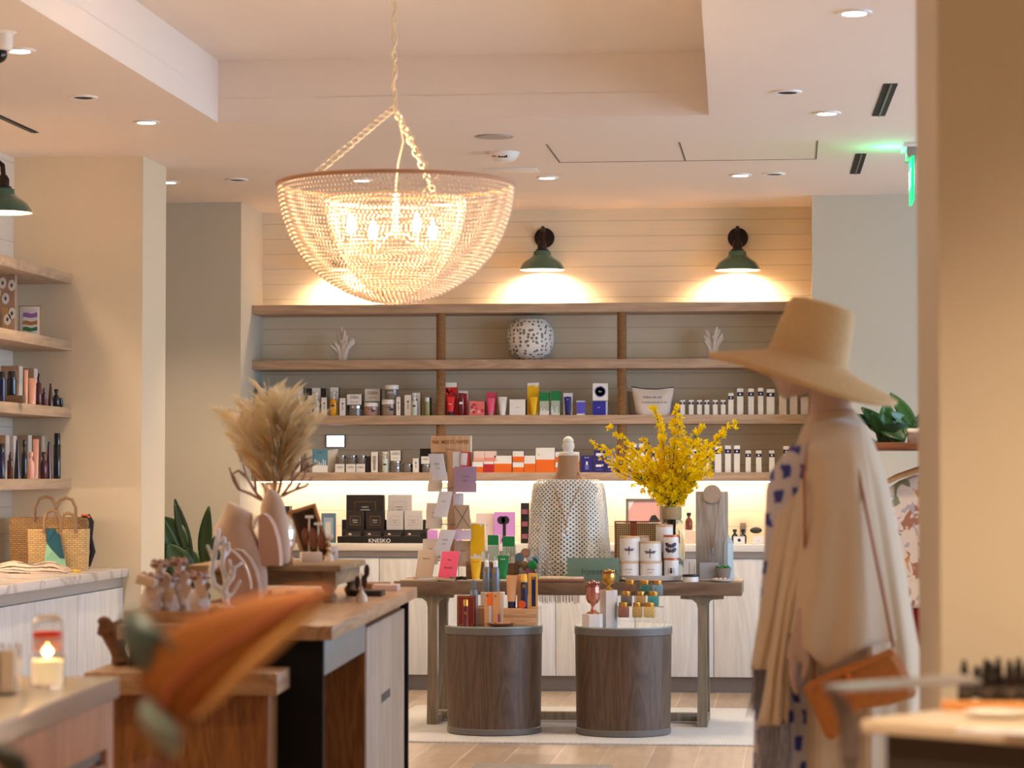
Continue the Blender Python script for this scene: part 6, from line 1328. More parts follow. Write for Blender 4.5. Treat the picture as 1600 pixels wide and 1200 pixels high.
# ---------------------------------------------------------------- left shelf contents
XI=XLS-.055
def ls(px,py): return atx(px,py,XI)
def lbot(px,hw,yt,shelf,label,body,cap,kind,back=0,group=None):
    q=atx(px,600,XI-back); k=q.y/4000; z=LZ[shelf]; h=at(px,yt,q.y).z-z; w=2*hw*k; t=T('hair_bottle' if kind!='tube' else 'squeeze_tube',label,'bottle' if kind!='tube' else 'tube',(q.x,q.y,z),0,group)
    if kind=='tube':
        b=MB(); n=20; rings=[]
        for s_ in [0,.3,.6,.85,1]:
            zt=lerp(.1,1,s_)*h; rx=lerp(.42,.5,s_)*w; ry=lerp(.36*w,.0015,s_); rings.append([(rx*math.cos(a*2*PI/n),ry*math.sin(a*2*PI/n),zt) for a in range(n)])
        b.loft(rings,body); b.build('tube_body',t); b=MB(); b.lathe([(.4*w,0),(.4*w,.1*h)],cap,n=n); b.build('cap',t); return
    p_,c_=PROF[kind]; b=MB(); b.lathe([(r*w,s_*h) for r,s_ in p_],body,n=20); b.build('bottle_body',t); b=MB(); b.lathe([(r*w,s_*h) for r,s_ in c_],cap,n=20); b.build('cap',t)
def lbox(x0,x1,yt,shelf,label,m,back=.07,side=None,z=None,d=.06):
    q=atx((x0+x1)/2,600,XI-back); Y=q.y; a=at(x0,yt,Y); e=at(x1,yt,Y); z=LZ[shelf] if z is None else z; b=MB(); w=e.x-a.x; b.box(-w/2,-d/2,0,w/2,d/2,a.z-z,m,.001); 
    if side: b.box(w/2-.004,-d/2-.0006,.001,w/2+.0006,d/2,a.z-z-.001,side)
    tag(b.build('hair_care_box',loc=((a.x+e.x)/2,Y,z)),label,'box')
NB=M('navy glossy bottle',(26,26,66),.15,coat=.6); MBt=M('maroon glossy bottle',(74,20,28),.15,coat=.6); BB=M('black glossy bottle',(20,18,26),.12,coat=.6); PB=M('blush pink bottle',(236,176,156),.35); BT=C((186,152,120)); WT=C((226,216,206))
lbot(3,6,581,2,'navy bottle at the left edge on the upper bottle shelf',NB,BB,'cyl')
lbot(18,8.5,580,2,'stout black bottle with a gold ring on the upper bottle shelf',BB,BB,'cyl')
lbot(40.5,3.2,578,2,'slim leaning pink tube on the upper bottle shelf',PB,PB,'tube')
lbot(50.5,6.5,591,2,'wide pink tube on the upper bottle shelf',PB,PB,'tube')
lbot(60.5,4.6,583,2,'tall maroon bottle on the upper bottle shelf',MBt,MBt,'drop')
lbot(69,4,606,2,'short maroon bottle on the upper bottle shelf',MBt,MBt,'drop')
lbot(79,4.5,599,2,'maroon cone bottle on the upper bottle shelf',MBt,MBt,'cone')
lbot(88,5.5,608,2,'black bottle with a white base, last but one on the upper bottle shelf',BB,BB,'flask')
lbot(95,3.5,622,2,'small black bottle at the right end of the upper bottle shelf',BB,BB,'cyl')
lbox(4,33,572,2,'large tan box behind the stout black bottle',BT,.14,WT); lbox(36,56,576,2,'tan box with white edge behind the pink tubes',BT,.12,WT); lbox(90,97,602,2,'narrow white box at the right end of the upper bottle shelf',WT,.10,None,None,.03)
lbox(10,38,618,2,'low brown box lying in front of the stout black bottle',C((110,84,64)),-.03,None,None,.05)
lbot(3,6,693,3,'navy bottle at the left edge on the lowest left shelf',NB,BB,'cyl'); lbot(17,5,706,3,'amber bottle on the lowest left shelf',M('dark amber oil bottle',(80,40,20),.15,coat=.6),MBt,'drop')
lbot(28,5.5,687,3,'dark brown cone bottle on the lowest left shelf',M('dark brown bottle',(44,24,20),.2,coat=.5),BB,'cone'); lbot(38.5,5,687,3,'smoky bottle with black cap on the lowest left shelf',BB,BB,'flask')
lbot(49,6,706,3,'rounded blush pink bottle on the lowest left shelf',PB,PB,'flask'); lbot(56.5,5,686,3,'tall blush pink tube on the lowest left shelf',PB,PB,'tube')
lbot(69,6,706,3,'maroon bottle with a round shoulder on the lowest left shelf',MBt,MBt,'flask'); lbot(77,5.5,690,3,'brown cone bottle with a violet highlight on the lowest left shelf',MBt,BB,'cone'); lbot(90,5.8,677,3,'tallest black bottle near the right end of the lowest left shelf',BB,BB,'cyl'); lbot(98,3,700,3,'slim black bottle at the right end of the lowest left shelf',NB,BB,'drop')
lbox(0,12,680,3,'tan box behind the navy bottle on the lowest left shelf',BT,.12,WT); lbox(13,24,681,3,'white box behind the amber bottle on the lowest left shelf',WT,.12); lbox(27,47,680,3,'tan box with white edge behind the cone bottle',BT,.12,WT); lbox(50,68,681,3,'tan box with white edge behind the tall pink tube',BT,.13,WT); lbox(70,83,687,3,'brown maroon box behind the round shouldered bottle',C((110,74,60)),.09,None); lbox(95,102,687,3,'narrow cream box behind the slim black bottle',C((222,190,150)),.08,None,None,.03)
zz=at(60,681,13.2).z; lbox(40,59,671,3,'olive green box behind the others, left of two',C((84,72,30)),.20); lbox(60,80,671,3,'olive green box with white edge, right of two',C((84,72,30)),.20,WT)
# art panels on second shelf
q=atx(12,600,XI-.10); a=at(-14,430,q.y); e=at(25,430,q.y); w=e.x-a.x; h=a.z-LZ[1]; t=T('art_panel','tall canvas of white flowers on taupe cut by the left edge','painting',((a.x+e.x)/2,q.y,LZ[1]))
b=MB(); b.box(-w/2,-.02,0,w/2,.02,h,M('taupe painted canvas',(176,146,122),.8,var=.3,scale=14)); b.build('canvas',t); b=MB(); rr=random.Random(6)
for x,z in ((.02,.86),(.38,.82),(.14,.6),(-.3,.4),(.22,.25),(-.2,.7),(.40,.35)):
    b.T=Matrix.Translation((x*w,-.0215,z*h)); b.prism([(.020*math.cos(i*PI/8),.030*math.sin(i*PI/8)) for i in range(16)],-.001,0,WH); b.prism([(.006*math.cos(i*PI/4),.011*math.sin(i*PI/4)) for i in range(8)],-.002,-.001,C((90,76,70)))
b.T=Matrix(); b.box(-.0,-.0212,.0,.03,-.0202,h*.45,C((206,160,100))); b.build('flowers',t)
q=atx(47,600,XI-.05); a=at(31,478,q.y); e=at(64,478,q.y); w=e.x-a.x; h=a.z-LZ[1]; t=T('framed_print','small white framed abstract with purple, brown and green bands','painting',((a.x+e.x)/2,q.y,LZ[1]),.1)
b=MB(); b.box(-w/2,-.018,0,w/2,.018,h,C((178,132,88)),.001); b.box(-w*.46,-.02,h*.03,w*.46,-.018,h*.97,WH,.001); b.build('frame',t); b=MB()
b.box(-w*.3,-.0215,h*.18,w*.36,-.020,h*.82,WH)
for z0,z1,c_ in ((.62,.76,(166,112,190)),(.38,.50,(190,130,80)),(.18,.30,(70,130,80))):
    n=10; pts=[(-w*.3+w*.66*i/n,h*(z1+.02*math.sin(i*.8))) for i in range(n+1)]+[(-w*.3+w*.66*i/n,h*(z0+.015*math.sin(i*.7+1))) for i in range(n,-1,-1)]; b.prism(pts,-.0222,-.0215,C(c_))
b.build('print',t)
# ---------------------------------------------------------------- hatted mannequin
MY=6.70; 
def mq(px,py,dy=0): return at(px,py,MY+dy)
mc=mq(1300,1100); MX=mc.x
mann=T('mannequin','tall mannequin in a wide straw hat, cream wrap and blue print kimono','mannequin',(MX,MY,0))
O=Vector((MX,MY,0)); K=MY/4000
SK=M('mannequin skin',(206,176,158),.6,var=.02,sss=.05)
def el(px,py,rx,ry,dy=0,n=28,tilt=0):
    c=mq(px,py,dy)-O; return [(c.x+rx*K*math.cos(a),c.y+ry*K*math.sin(a),c.z+tilt*K*math.cos(a)) for a in [2*PI*i/n for i in range(n)]]
b=MB()
# neck + head: rings (px centre, py, half width px, half depth px)
b.loft([el(1302,700,55,66),el(1300,672,38,50),el(1298,650,34,36),el(1297,620,31,33),el(1294,592,32,33),el(1285,575,30,33)],SK)
hd=[(1240,619,14,10,0),(1243,612,24,22,3),(1248,600,33,33,3),(1256,585,43,42,2),(1262,565,52,47,0),(1264,545,50,50,0),(1268,525,45,46,0),(1272,508,34,36,0),(1274,497,14,16,0)]
b.loft([el(x,y,rx,ry,tilt=t_) for x,y,rx,ry,t_ in hd],SK)
# nose, lips, chin of the profile that looks to the left
b.sph(tuple(mq(1213,583)-O),11*K,SK,2,(1.1,.8,1)); b.sph(tuple(mq(1217,597)-O),7*K,SK,2,(1,1.3,.6)); b.sph(tuple(mq(1218,604)-O),6.5*K,SK,2,(1,1.2,.6)); b.sph(tuple(mq(1229,612)-O),11*K,SK,2)
b.sph(tuple(mq(1222,565,-.02)-O),8*K,SK,2,(1,1,.7)); b.sph(tuple(mq(1222,565,.02)-O),8*K,SK,2,(1,1,.7))
b.sph(tuple(mq(1282,578,-.075)-O),12*K,SK,2,(.7,.4,1.3)); b.sph(tuple(mq(1282,578,.075)-O),12*K,SK,2,(.7,.4,1.3))
# torso, legs under the clothes
b.loft([el(1302,700,56,68),el(1302,760,62,100),el(1300,840,58,85),el(1302,900,56,80),el(1305,960,62,95),el(1305,1010,66,100),el(1305,1060,60,95)],SK)
for dy in (-.085,.085):
    pts=[mq(1305,1040,dy)-O,mq(1302,1200,dy)-O,mq(1300,1330,dy)-O,mq(1302,1440,dy)-O,mq(1304,1520,dy)-O]; pts.append(Vector((pts[-1].x,dy,.09))); b.tube([tuple(q) for q in pts],[.085,.072,.05,.052,.036,.035],SK,16)
    q=pts[-1]; b.loft([[(q.x+.02-.11*u+ (w_*math.cos(a)),dy+w_*.9*math.sin(a),h_+.0) for a in [2*PI*i/16 for i in range(16)]] for u,w_,h_ in ((0,.045,.0),(0,.045,.03),(0,.036,.09))],SK); b.sph((q.x-.08,dy,.03),.045,SK,2,(2.0,.85,.6))
# near arm bent a little forward, hand showing below the wrap; far arm inside
def armhand(dy,sx=0):
    A=lambda px,py,d=0: tuple(mq(px+sx,py,dy+d)-O)
    b.tube([A(1308,722,.09),A(1312,755,.02),A(1300,840),A(1285,900,-.01),A(1262,960,-.045),A(1250,1000,-.06)],[.05,.052,.040,.036,.028,.022],SK,14)
    b.sph(A(1247,1010,-.06),.03,SK,2,(.9,.6,1.3)); b.tube([A(1250,995,-.06),A(1246,1012,-.06),A(1243,1034,-.06)],[.021,.026,.024],SK,12)
    for i,(d,x,l) in enumerate([(-.024,1239,52),(-.008,1241,58),(.008,1244,54),(.023,1247,42)]):
        b.tube([A(x,1028,d*.8-.06),A(x-1,1028+l*.42,d-.06),A(x+1,1028+l*.75,d-.06),A(x+4,1028+l,d-.06)],[.0105,.0095,.0085,.006],SK,10)
    b.tube([A(1252,1012,-.08),A(1259,1030,-.09),A(1258,1046,-.09),A(1254,1060,-.088)],[.012,.011,.009,.007],SK,10)
armhand(-.235); armhand(.20,6)
remesh(b.build('body',mann),.0042,5)
# hat (rests on the head, a thing of its own)
STRW=M('straw braid',(220,184,132),.8,var=.22,scale=70,bump=.5,stretch=(1,1,5)); 
hc=mq(1262,562); hat=T('straw_hat','wide brimmed natural straw sun hat with a tall crown, worn by the mannequin','hat',tuple(hc))
ta=math.radians(16); hat.rotation_euler=(math.radians(1.5),ta,0)
def hatfn(a,z): return 1
b=MB(); n=72; rings=[]
for r,z,wv in [(.005,.155,0),(.055,.155,0),(.082,.148,0),(.090,.13,0),(.096,.08,0),(.102,.03,0),(.106,.004,0),(.125,-.008,.1),(.16,-.020,.3),(.20,-.034,.6),(.235,-.046,.9),(.252,-.053,1),(.253,-.060,1)]:
    rings.append([(r*math.cos(t_),r*math.sin(t_),z+.008*wv*math.cos(2*t_)+.006*wv*math.sin(3*t_+1)) for t_ in [2*PI*i/n for i in range(n)]])
up=rings; lo=[[(x*.985,y*.985,z-.006) for x,y,z in r] for r in reversed(rings[:])]
b.loft(up[:7],STRW,cap=False); b.build('crown',hat)
b=MB(); b.loft(up[6:]+lo[:7],STRW,cap=False); b.build('brim',hat)
# ---- clothes
WRAP=M('cream woven wrap',(226,204,176),.95,var=.06,scale=160,bump=.25,sheen=.3)
def kimono_mat():
    m,n,l,p=newmat('blue brush print'); tc=n.new('ShaderNodeTexCoord'); mp=n.new('ShaderNodeMapping'); mp.inputs['Rotation'].default_value=(PI/2,0,0); l.new(tc.outputs['Object'],mp.inputs[0])
    nz=n.new('ShaderNodeTexNoise'); nz.inputs['Scale'].default_value=14; l.new(mp.outputs[0],nz.inputs['Vector']); mm=n.new('ShaderNodeMix'); mm.data_type='VECTOR'; mm.inputs[0].default_value=.04; l.new(mp.outputs[0],mm.inputs[4]); l.new(nz.outputs['Color'],mm.inputs[5])
    br=n.new('ShaderNodeTexBrick'); br.inputs['Scale'].default_value=1; br.inputs['Brick Width'].default_value=.045; br.inputs['Row Height'].default_value=.06; br.inputs['Mortar Size'].default_value=.013; br.inputs['Mortar Smooth'].default_value=.1
    br.inputs['Color1'].default_value=lin((52,58,150)); br.inputs['Color2'].default_value=lin((66,76,170)); br.inputs['Mortar'].default_value=lin((214,206,210)); l.new(mm.outputs[1],br.inputs['Vector']); l.new(br.outputs['Color'],p.inputs['Base Color']); p.inputs['Roughness'].default_value=.85; return m
KM=kimono_mat()
def shell(tab,mat,name,parent,nf=11,amp=.05,n=96,ph=0,seedz=0.0):
    b=MB(); rings=[]
    for (py,xl,xr,ry,f) in tab:
        cx=(xl+xr)/2; rx=(xr-xl)/2; c=mq(cx,py)-O
        rg=[]
        for i in range(n):
            th=2*PI*i/n; k=1+amp*f*(math.sin(nf*th+ph+seedz*py)+.5*math.sin((nf*2+1)*th+1.3+ph)); rg.append((c.x+rx*K*math.cos(th)*(1+ (k-1)*.4),c.y+ry*math.sin(th)*k,c.z))
        rings.append(rg)
    b.loft(list(reversed(rings)),mat,cap=False); o=b.build(name,parent); solidify(o,.004); return o
kim=T('kimono','white kimono with blue brush blocks showing at the front of the mannequin','kimono',(MX,MY,0))
shell([(668,1262,1335,.06,0),(684,1252,1348,.11,0),(705,1232,1360,.15,.2),(735,1208,1366,.16,.4),(765,1199,1370,.16,.5),(850,1197,1375,.16,.6),(950,1190,1385,.17,.8),(1050,1184,1392,.18,1),(1150,1182,1396,.19,1.2),(1300,1180,1400,.2,1.4),(1420,1180,1404,.2,1.4)],KM,'robe',kim,nf=8,amp=.04)
wrap=T('woven_wrap','cream woven wrap with grey fringed ends draped around the mannequin','wrap',(MX,MY,0))
shell([(640,1270,1332,.052,0),(650,1264,1340,.066,0),(664,1258,1350,.10,0),(684,1250,1360,.15,.1),(710,1246,1370,.19,.25),(760,1244,1386,.215,.4),(820,1240,1398,.225,.6),(900,1236,1412,.23,.8),(960,1240,1421,.235,1),(1010,1230,1430,.235,1.1),(1062,1222,1436,.235,1.2),(1150,1216,1437,.235,1.3),(1260,1212,1438,.235,1.3)],WRAP,'back_drape',wrap,nf=9,amp=.05,ph=.7)
def sheet(cols,name,mat,parent,dy0,nu=14,nv=24,amp=.012,fold=2.5,thick=.006,bul=.05):
    # cols: list of (py,xl,xr,dyl,dyr)
    b=MB(); rings=[]
    ys=[c[0] for c in cols]
    for j in range(nv+1):
        py=lerp(ys[0],ys[-1],j/nv); xl=interp([(c[0],c[1]) for c in cols],py); xr=interp([(c[0],c[2]) for c in cols],py); dl=interp([(c[0],c[3]) for c in cols],py); dr=interp([(c[0],c[4]) for c in cols],py); rg=[]
        for i in range(nu+1):
            u=i/nu; d=lerp(dl,dr,u)-bul*math.sin(PI*u)+amp*math.sin(u*fold*2*PI+j*.05)*(j/nv); q=mq(lerp(xl,xr,u),py,d+dy0)-O; rg.append(tuple(q))
        rings.append(rg)
    b.loft(list(reversed(rings)),mat,cap=False,closed=False); o=b.build(name,parent); solidify(o,thick); return o
# falling scarf ends at the front (left)
sheet([(664,1262,1290,-.02,-.10),(700,1241,1290,-.06,-.14),(792,1219,1278,-.10,-.19),(867,1203,1268,-.12,-.21),(950,1189,1258,-.13,-.21),(1046,1174,1222,-.13,-.20)],'outer_front_panel',WRAP,wrap,0,bul=.02)
sheet([(690,1262,1300,-.06,-.18),(760,1246,1290,-.12,-.22),(850,1230,1276,-.17,-.24),(950,1215,1246,-.19,-.24),(1050,1200,1232,-.20,-.22),(1134,1186,1230,-.20,-.22)],'inner_front_panel',WRAP,wrap,-.012,bul=.02)
FRG=M('grey blue fringe',(160,160,172),.9,var=.4,scale=60)
def fringe(x0,x1,y0,y1,d,n_,parent,name):
    b=MB(); rr=random.Random(int(x0))
    for i in range(n_):
        u=(i+.5)/n_; x=lerp(x0,x1,u); yt=lerp(y0[0],y0[1],u); yl=y1+rr.uniform(-32,8); dd=d+rr.uniform(-.012,.012)-.05*u
        p0=mq(x,yt-4,dd)-O;p1=mq(x+rr.uniform(-4,2),(yt+yl)/2,dd)-O;p2=mq(x-6+rr.uniform(-5,4),yl,dd)-O; b.tube([tuple(p0),tuple(p1),tuple(p2)],[.0032,.0036,.0016],FRG,5)
    b.build(name,parent)['kind']='stuff'
fringe(1176,1210,(1046,1046),1122,-.13,26,wrap,'fringe'); fringe(1186,1240,(1134,1134),1240,-.2,34,wrap,'fringe')
# near sleeve drape with pointed lower hem
b=MB(); rings=[]; nu,nv=28,30
top=[(1270,664),(1290,654),(1318,654),(1345,668)]; hemL=(1232,985); 
def hemy(u): return interp([(0,985),(.18,1020),(.36,1050),(.5,1030),(.7,1012),(1,1000)],u)
for j in range(nv+1):
    v=j/nv; rg=[]
    xl=interp([(0,1272),(.12,1262),(.35,1262),(.6,1252),(1,1232)],v); xr=interp([(0,1345),(.15,1352),(.5,1372),(1,1400)],v)
    for i in range(nu+1):
        u=i/nu; py=lerp(660-8*math.sin(PI*u),hemy(u),v); x=lerp(xl,xr,u); d=-.06-.23*min(1,(v*7))**.6-.045*math.sin(PI*u)*min(1,v*3)+.016*v*math.sin(u*13+v*3)+ .10*max(0,u-.75)*4*.5*v +.05*max(0,.15-u)*6*v
        rg.append(tuple(mq(x,py,d)-O))
    rings.append(rg)
b.loft(list(reversed(rings)),WRAP,cap=False,closed=False); o=b.build('sleeve_drape',wrap); solidify(o,.006)
# bag with strap
BGM=M('tan woven leather',(196,122,56),.65,var=.25,scale=80,bump=.4); STM=M('tan strap',(176,96,48),.6)
bagT=T('crossbody_bag','tan woven crossbody clutch bag hanging at the mannequin hip','bag',(MX,MY,0))
pts=[(1255,1078),(1262,1066),(1300,1048),(1350,1030),(1393,1012),(1408,1030),(1420,1055),(1432,1082),(1428,1090),(1390,1102),(1345,1108),(1312,1150),(1300,1157),(1290,1152),(1268,1100)]
b=MB(); Yb=-.36; f0=[mq(x,y,Yb)-O for x,y in pts]; f1=[mq(x,y,Yb+.07)-O for x,y in pts]; cc=sum(f0,Vector())/len(f0); cs=[cc+(v-cc)*.86-Vector((0,.02,0)) for v in f0]
n=len(pts); vs=[tuple(v) for v in cs+f0+f1]; fs=[tuple(range(n-1,-1,-1)),tuple(range(2*n,3*n))]
for i in range(n): j=(i+1)%n; fs+=[(i,j,j+n,i+n),(i+n,j+n,j+2*n,i+2*n)]
b.add(vs,fs,BGM); b.build('bag_body',bagT)
b=MB(); b.tube([tuple(mq(x,y,Yb-.025)-O) for x,y in ((1262,1075),(1300,1058),(1350,1040),(1395,1021))],.006,BGM,8); b.build('flap_edge',bagT)
b=MB(); b.tube([tuple(mq(x,y,Yb-.026)-O) for x,y in ((1322,1046),(1328,1066),(1330,1085))],.009,M('orange tan tab',(216,120,44),.5),8); b.build('closing_tab',bagT)
b=MB(); b.tube([tuple(mq(x,y,d)-O) for x,y,d in ((1308,657,-.075),(1322,664,-.13),(1332,690,-.22),(1340,730,-.30),(1352,790,-.325),(1368,870,-.325),(1384,950,-.32),(1396,1012,-.335))],.0058,STM,8,flat=.6); b.tube([tuple(mq(x,y,d)-O) for x,y,d in ((1272,668,-.09),(1262,700,-.2),(1256,740,-.27),(1258,800,-.30),(1257,850,-.28),(1266,900,-.24),(1274,1000,-.24),(1272,1068,-.30))],.0058,STM,8,flat=.6); b.build('shoulder_strap',bagT)
b=MB(); b.lathe([(.20,0),(.20,.012)],M('glass base plate',(190,196,196),.1,coat=.5),n=48); b.build('base_plate',mann)
# ---------------------------------------------------------------- beaded chandelier
CHY=9.55; cc=at(618.5,290,CHY); CX,CZ=cc.x,cc.z; KC=CHY/4000
ch=T('beaded_chandelier','large bowl shaped chandelier of pale wooden beads hanging from a chain','chandelier',(CX,CHY,CZ))
BEAD=M('pale wooden bead',(240,214,190),.55,var=.06,sss=.35,scale=60); RIMM=M('tan wrapped rim',(196,150,116),.7,bump=.3,scale=150)
prof=[(187,0),(185,22),(179,50),(168,80),(152,108),(130,134),(102,156),(72,172),(42,182),(14,187)]
def ppt(u,pr):
    L=[0]
    for (a,b_),(c,d) in zip(pr,pr[1:]): L.append(L[-1]+math.hypot(c-a,d-b_))
    s=u*L[-1]
    for i in range(len(pr)-1):
        if s<=L[i+1]+1e-6:
            t=(s-L[i])/(L[i+1]-L[i]); return lerp(pr[i][0],pr[i+1][0],t)*KC,-lerp(pr[i][1],pr[i+1][1],t)*KC
    return pr[-1][0]*KC,-pr[-1][1]*KC
Bv=[];Bf=[]
ns,nr=5,4
Bv.append((0,0,1))
for j in range(1,nr): 
    for i in range(ns): Bv.append((math.sin(PI*j/nr)*math.cos(2*PI*(i+.5*(j%2))/ns),math.sin(PI*j/nr)*math.sin(2*PI*(i+.5*(j%2))/ns),math.cos(PI*j/nr)))
Bv.append((0,0,-1))
for i in range(ns): Bf.append((0,1+i,1+(i+1)%ns)); Bf.append((len(Bv)-1,1+(nr-2)*ns+(i+1)%ns,1+(nr-2)*ns+i))
for j in range(nr-2):
    for i in range(ns): Bf.append((1+j*ns+i,1+(j+1)*ns+i,1+(j+1)*ns+(i+1)%ns,1+j*ns+(i+1)%ns))
def beads(pr,rows,step,r,mod=0):
    vs=[];fs=[]
    for j in range(rows):
        R_,z=ppt((j+.5)/rows,pr); n=max(8,int(2*PI*R_/step)//2*2)
        for i in range(n):
            th=2*PI*(i+.5*(j%2))/n; rr2=R_*(1-mod*(.5+.5*math.cos(6*th))*math.sin(PI*j/rows)*.5); x,y=rr2*math.cos(th),rr2*math.sin(th); o=len(vs)
            vs.extend([(x+a*r,y+b_*r,z+c*r) for a,b_,c in Bv]); fs.extend([tuple(k+o for k in f) for f in Bf])
    b=MB(); b.v=vs; b.f=fs; b.mi=[0]*len(fs); b.mats=[BEAD]; return b
o=beads(prof,40,.0165,.0053).build('bead_bowl',ch,smooth=60); o['kind']='stuff'
pr2=[(112,22),(110,50),(104,80),(92,108),(74,134),(52,156),(28,172),(8,180)]
o=beads(pr2,34,.0180,.0050,.1).build('inner_bead_basket',ch,smooth=60); o['kind']='stuff'
b=MB(); b.tube([(187*KC*math.cos(a),187*KC*math.sin(a),.003) for a in [2*PI*i/72 for i in range(72)]],.0075,RIMM,8,closed=True); b.build('rim',ch)
b=MB(); b.tube([(112*KC*math.cos(a),112*KC*math.sin(a),-22*KC) for a in [2*PI*i/48 for i in range(48)]],.004,M('cream metal',(232,214,180),.4),6,closed=True); b.build('inner_ring',ch)
CRMM=M('cream metal',(0,0,0))
def link(b,p,d,n_,L=.042,w=.011,r=.0028):
    d=d.normalized(); s=d.cross(n_).normalized(); pts=[]
    for i in range(12):
        a=2*PI*i/12; pts.append(tuple(p+d*(L/2*math.cos(a)*1.0)+s*(w*math.sin(a))))
    b.tube(pts,r,CRMM,6,closed=True)
def chain(p0,p1,name,parent,w=.011,r=.0028):
    p0,p1=Vector(p0),Vector(p1); L=(p1-p0).length; n=int(L/.034); b=MB(); d=(p1-p0)
    for i in range(n):
        p=p0.lerp(p1,(i+.5)/n); n_=Vector((0,1,0)) if i%2 else Vector((.7,.1,.7)) if abs(d.normalized().z)<.9 else Vector((1,0,0)); link(b,p,d,n_,L/n*1.25,w,r)
    return b.build(name,parent)
top=at(616,168,CHY)-Vector((CX,CHY,CZ))
for a in (math.radians(238),math.radians(-66),math.radians(78)):
    e=Vector((187*KC*math.cos(a),187*KC*math.sin(a),.004)); chain(top,e,'hanging_chain',ch)
for a in (PI,-PI/3,PI/3): b=MB(); b.tube([(112*KC*math.cos(a),112*KC*math.sin(a),-22*KC),(186*KC*math.cos(a),186*KC*math.sin(a),.0)],.003,CRMM,6); b.build('rim_strut',ch)
chain((top.x,0,top.z),(top.x,0,TZ-CZ-.02),'suspension_chain',ch,.009,.0024)
b=MB(); n=26; pts=[(top.x+.010*math.sin(i*1.3),.010*math.cos(i*1.3),lerp(TZ-CZ-.01,top.z,i/n)) for i in range(n+1)]+[(top.x+.02,0,top.z-.06),(top.x+.035,0,top.z-.13),(top.x+.015,0,top.z-.21),(0,0,.0),(0,0,-.1)]; b.tube(pts,.0035,CRMM,6); b.build('power_cord',ch)
b=MB(); b.lathe([(0,TZ-CZ-.03),(.04,TZ-CZ-.03),(.062,TZ-CZ-.008),(.062,TZ-CZ)],CRMM,n=32); b.build('ceiling_canopy',ch)
b=MB(); b.lathe([(.0,-.20),(.012,-.20),(.012,-.03),(.0,-.03)],CRMM,n=12)
lamps=[]
for i,(x,y) in enumerate([(549,352),(583,361),(651,349),(676,361)]):
    q=at(x,y,CHY+[.06,-.12,.1,-.1][i])-Vector((CX,CHY,CZ)); lamps.append(q); b.tube([(0,0,-.17),(q.x*.5,q.y*.5,-.21),(q.x,q.y,q.z-.085)],.004,CRMM,6); b.cyl((q.x,q.y,q.z-.085),.012,.045,CRMM,12)
b.build('lamp_arms',ch)
for q in lamps:
    b=MB(); b.lathe([(0,-.035),(.012,-.03),(.018,-.01),(.016,.01),(.008,.03),(.001,.045)],emis('candelabra bulb',(255,232,196),30),tuple(q),14); b.build('bulb',ch)
    d=bpy.data.lights.new('bulb_light','POINT'); d.energy=CHE; d.color=(1,.76,.48); d.shadow_soft_size=.03; o=bpy.data.objects.new('bulb_light',d); COL.objects.link(o); o.parent=ch; o.location=(q.x,q.y,q.z+.06)
# ---------------------------------------------------------------- plants
def leafmesh(b,base,d,up,L,W,m,curl=.3,n=9,fold=.25):
    d=d.normalized(); s=d.cross(up).normalized(); u=s.cross(d).normalized(); rings=[]; pos=Vector(base)
    for i in range(n+1):
        t_=i/n; w=W*math.sin(PI*min(1,t_*.93+.04))**.8*(1-.25*t_); c=pos; rings.append([tuple(c-s*w+u*w*fold),tuple(c-s*w*.5+u*w*fold*.45),tuple(c),tuple(c+s*w*.5+u*w*fold*.45),tuple(c+s*w+u*w*fold)])
        dd=(d-u*curl*t_*1.6).normalized(); pos=pos+dd*L/n
    b.loft(rings,m,cap=False,closed=False)
LFM=M('dark glossy leaf',(36,56,44),.3,var=.35,scale=14,coat=.3); LFG=M('fresh green leaf',(40,90,30),.35,var=.35,scale=14,coat=.3); STK=M('green stalk',(80,110,50),.5)
# left floor plant behind the cream pier
py_=15.1; c=at(292,900,py_); pl=T('potted_plant','dark broad leaved potted plant behind the cream pier, left of the island vase','potted plant',(c.x,py_,0))
b=MB(); b.lathe([(.13,0),(.19,.35),(.2,.42),(.185,.42),(.17,.38),(0,.37)],M('stone planter',(120,112,104),.7,bump=.2),n=36); b.build('planter',pl)
stm=MB(); 
for i,(bx,by,tx,ty,W,g) in enumerate([(292,855,256,812,.075,1),(294,890,254,848,.10,0),(296,905,268,858,.09,1),(300,880,275,790,.045,0),(290,900,303,870,.05,0),(320,890,322,805,.055,1),(285,900,240,860,.055,0),(300,905,262,872,.08,0),(280,880,250,810,.045,1),(310,910,300,865,.07,1),(318,915,345,850,.06,0),(300,920,290,900,.06,0),(320,900,352,815,.045,0)]):
    p0=at(bx,by,py_+.08*math.sin(i*2))-Vector((c.x,py_,0)); p1=at(tx,ty,py_+.12*math.sin(i*2+1))-Vector((c.x,py_,0)); d=p1-p0; lf_=MB(); leafmesh(lf_,p0,d,Vector((.25*math.sin(i),-1,.3)),d.length*1.15,W,LFM if g==0 else M('mid green leaf',(58,84,52),.35,var=.3,scale=12),.12); o=lf_.build('leaf',pl); solidify(o,.002)
    stm.tube([(0,0,.37),tuple(Vector((0,0,.45)).lerp(p0,.5)),tuple(p0)],.006,STK,6)
stm.build('stems',pl)
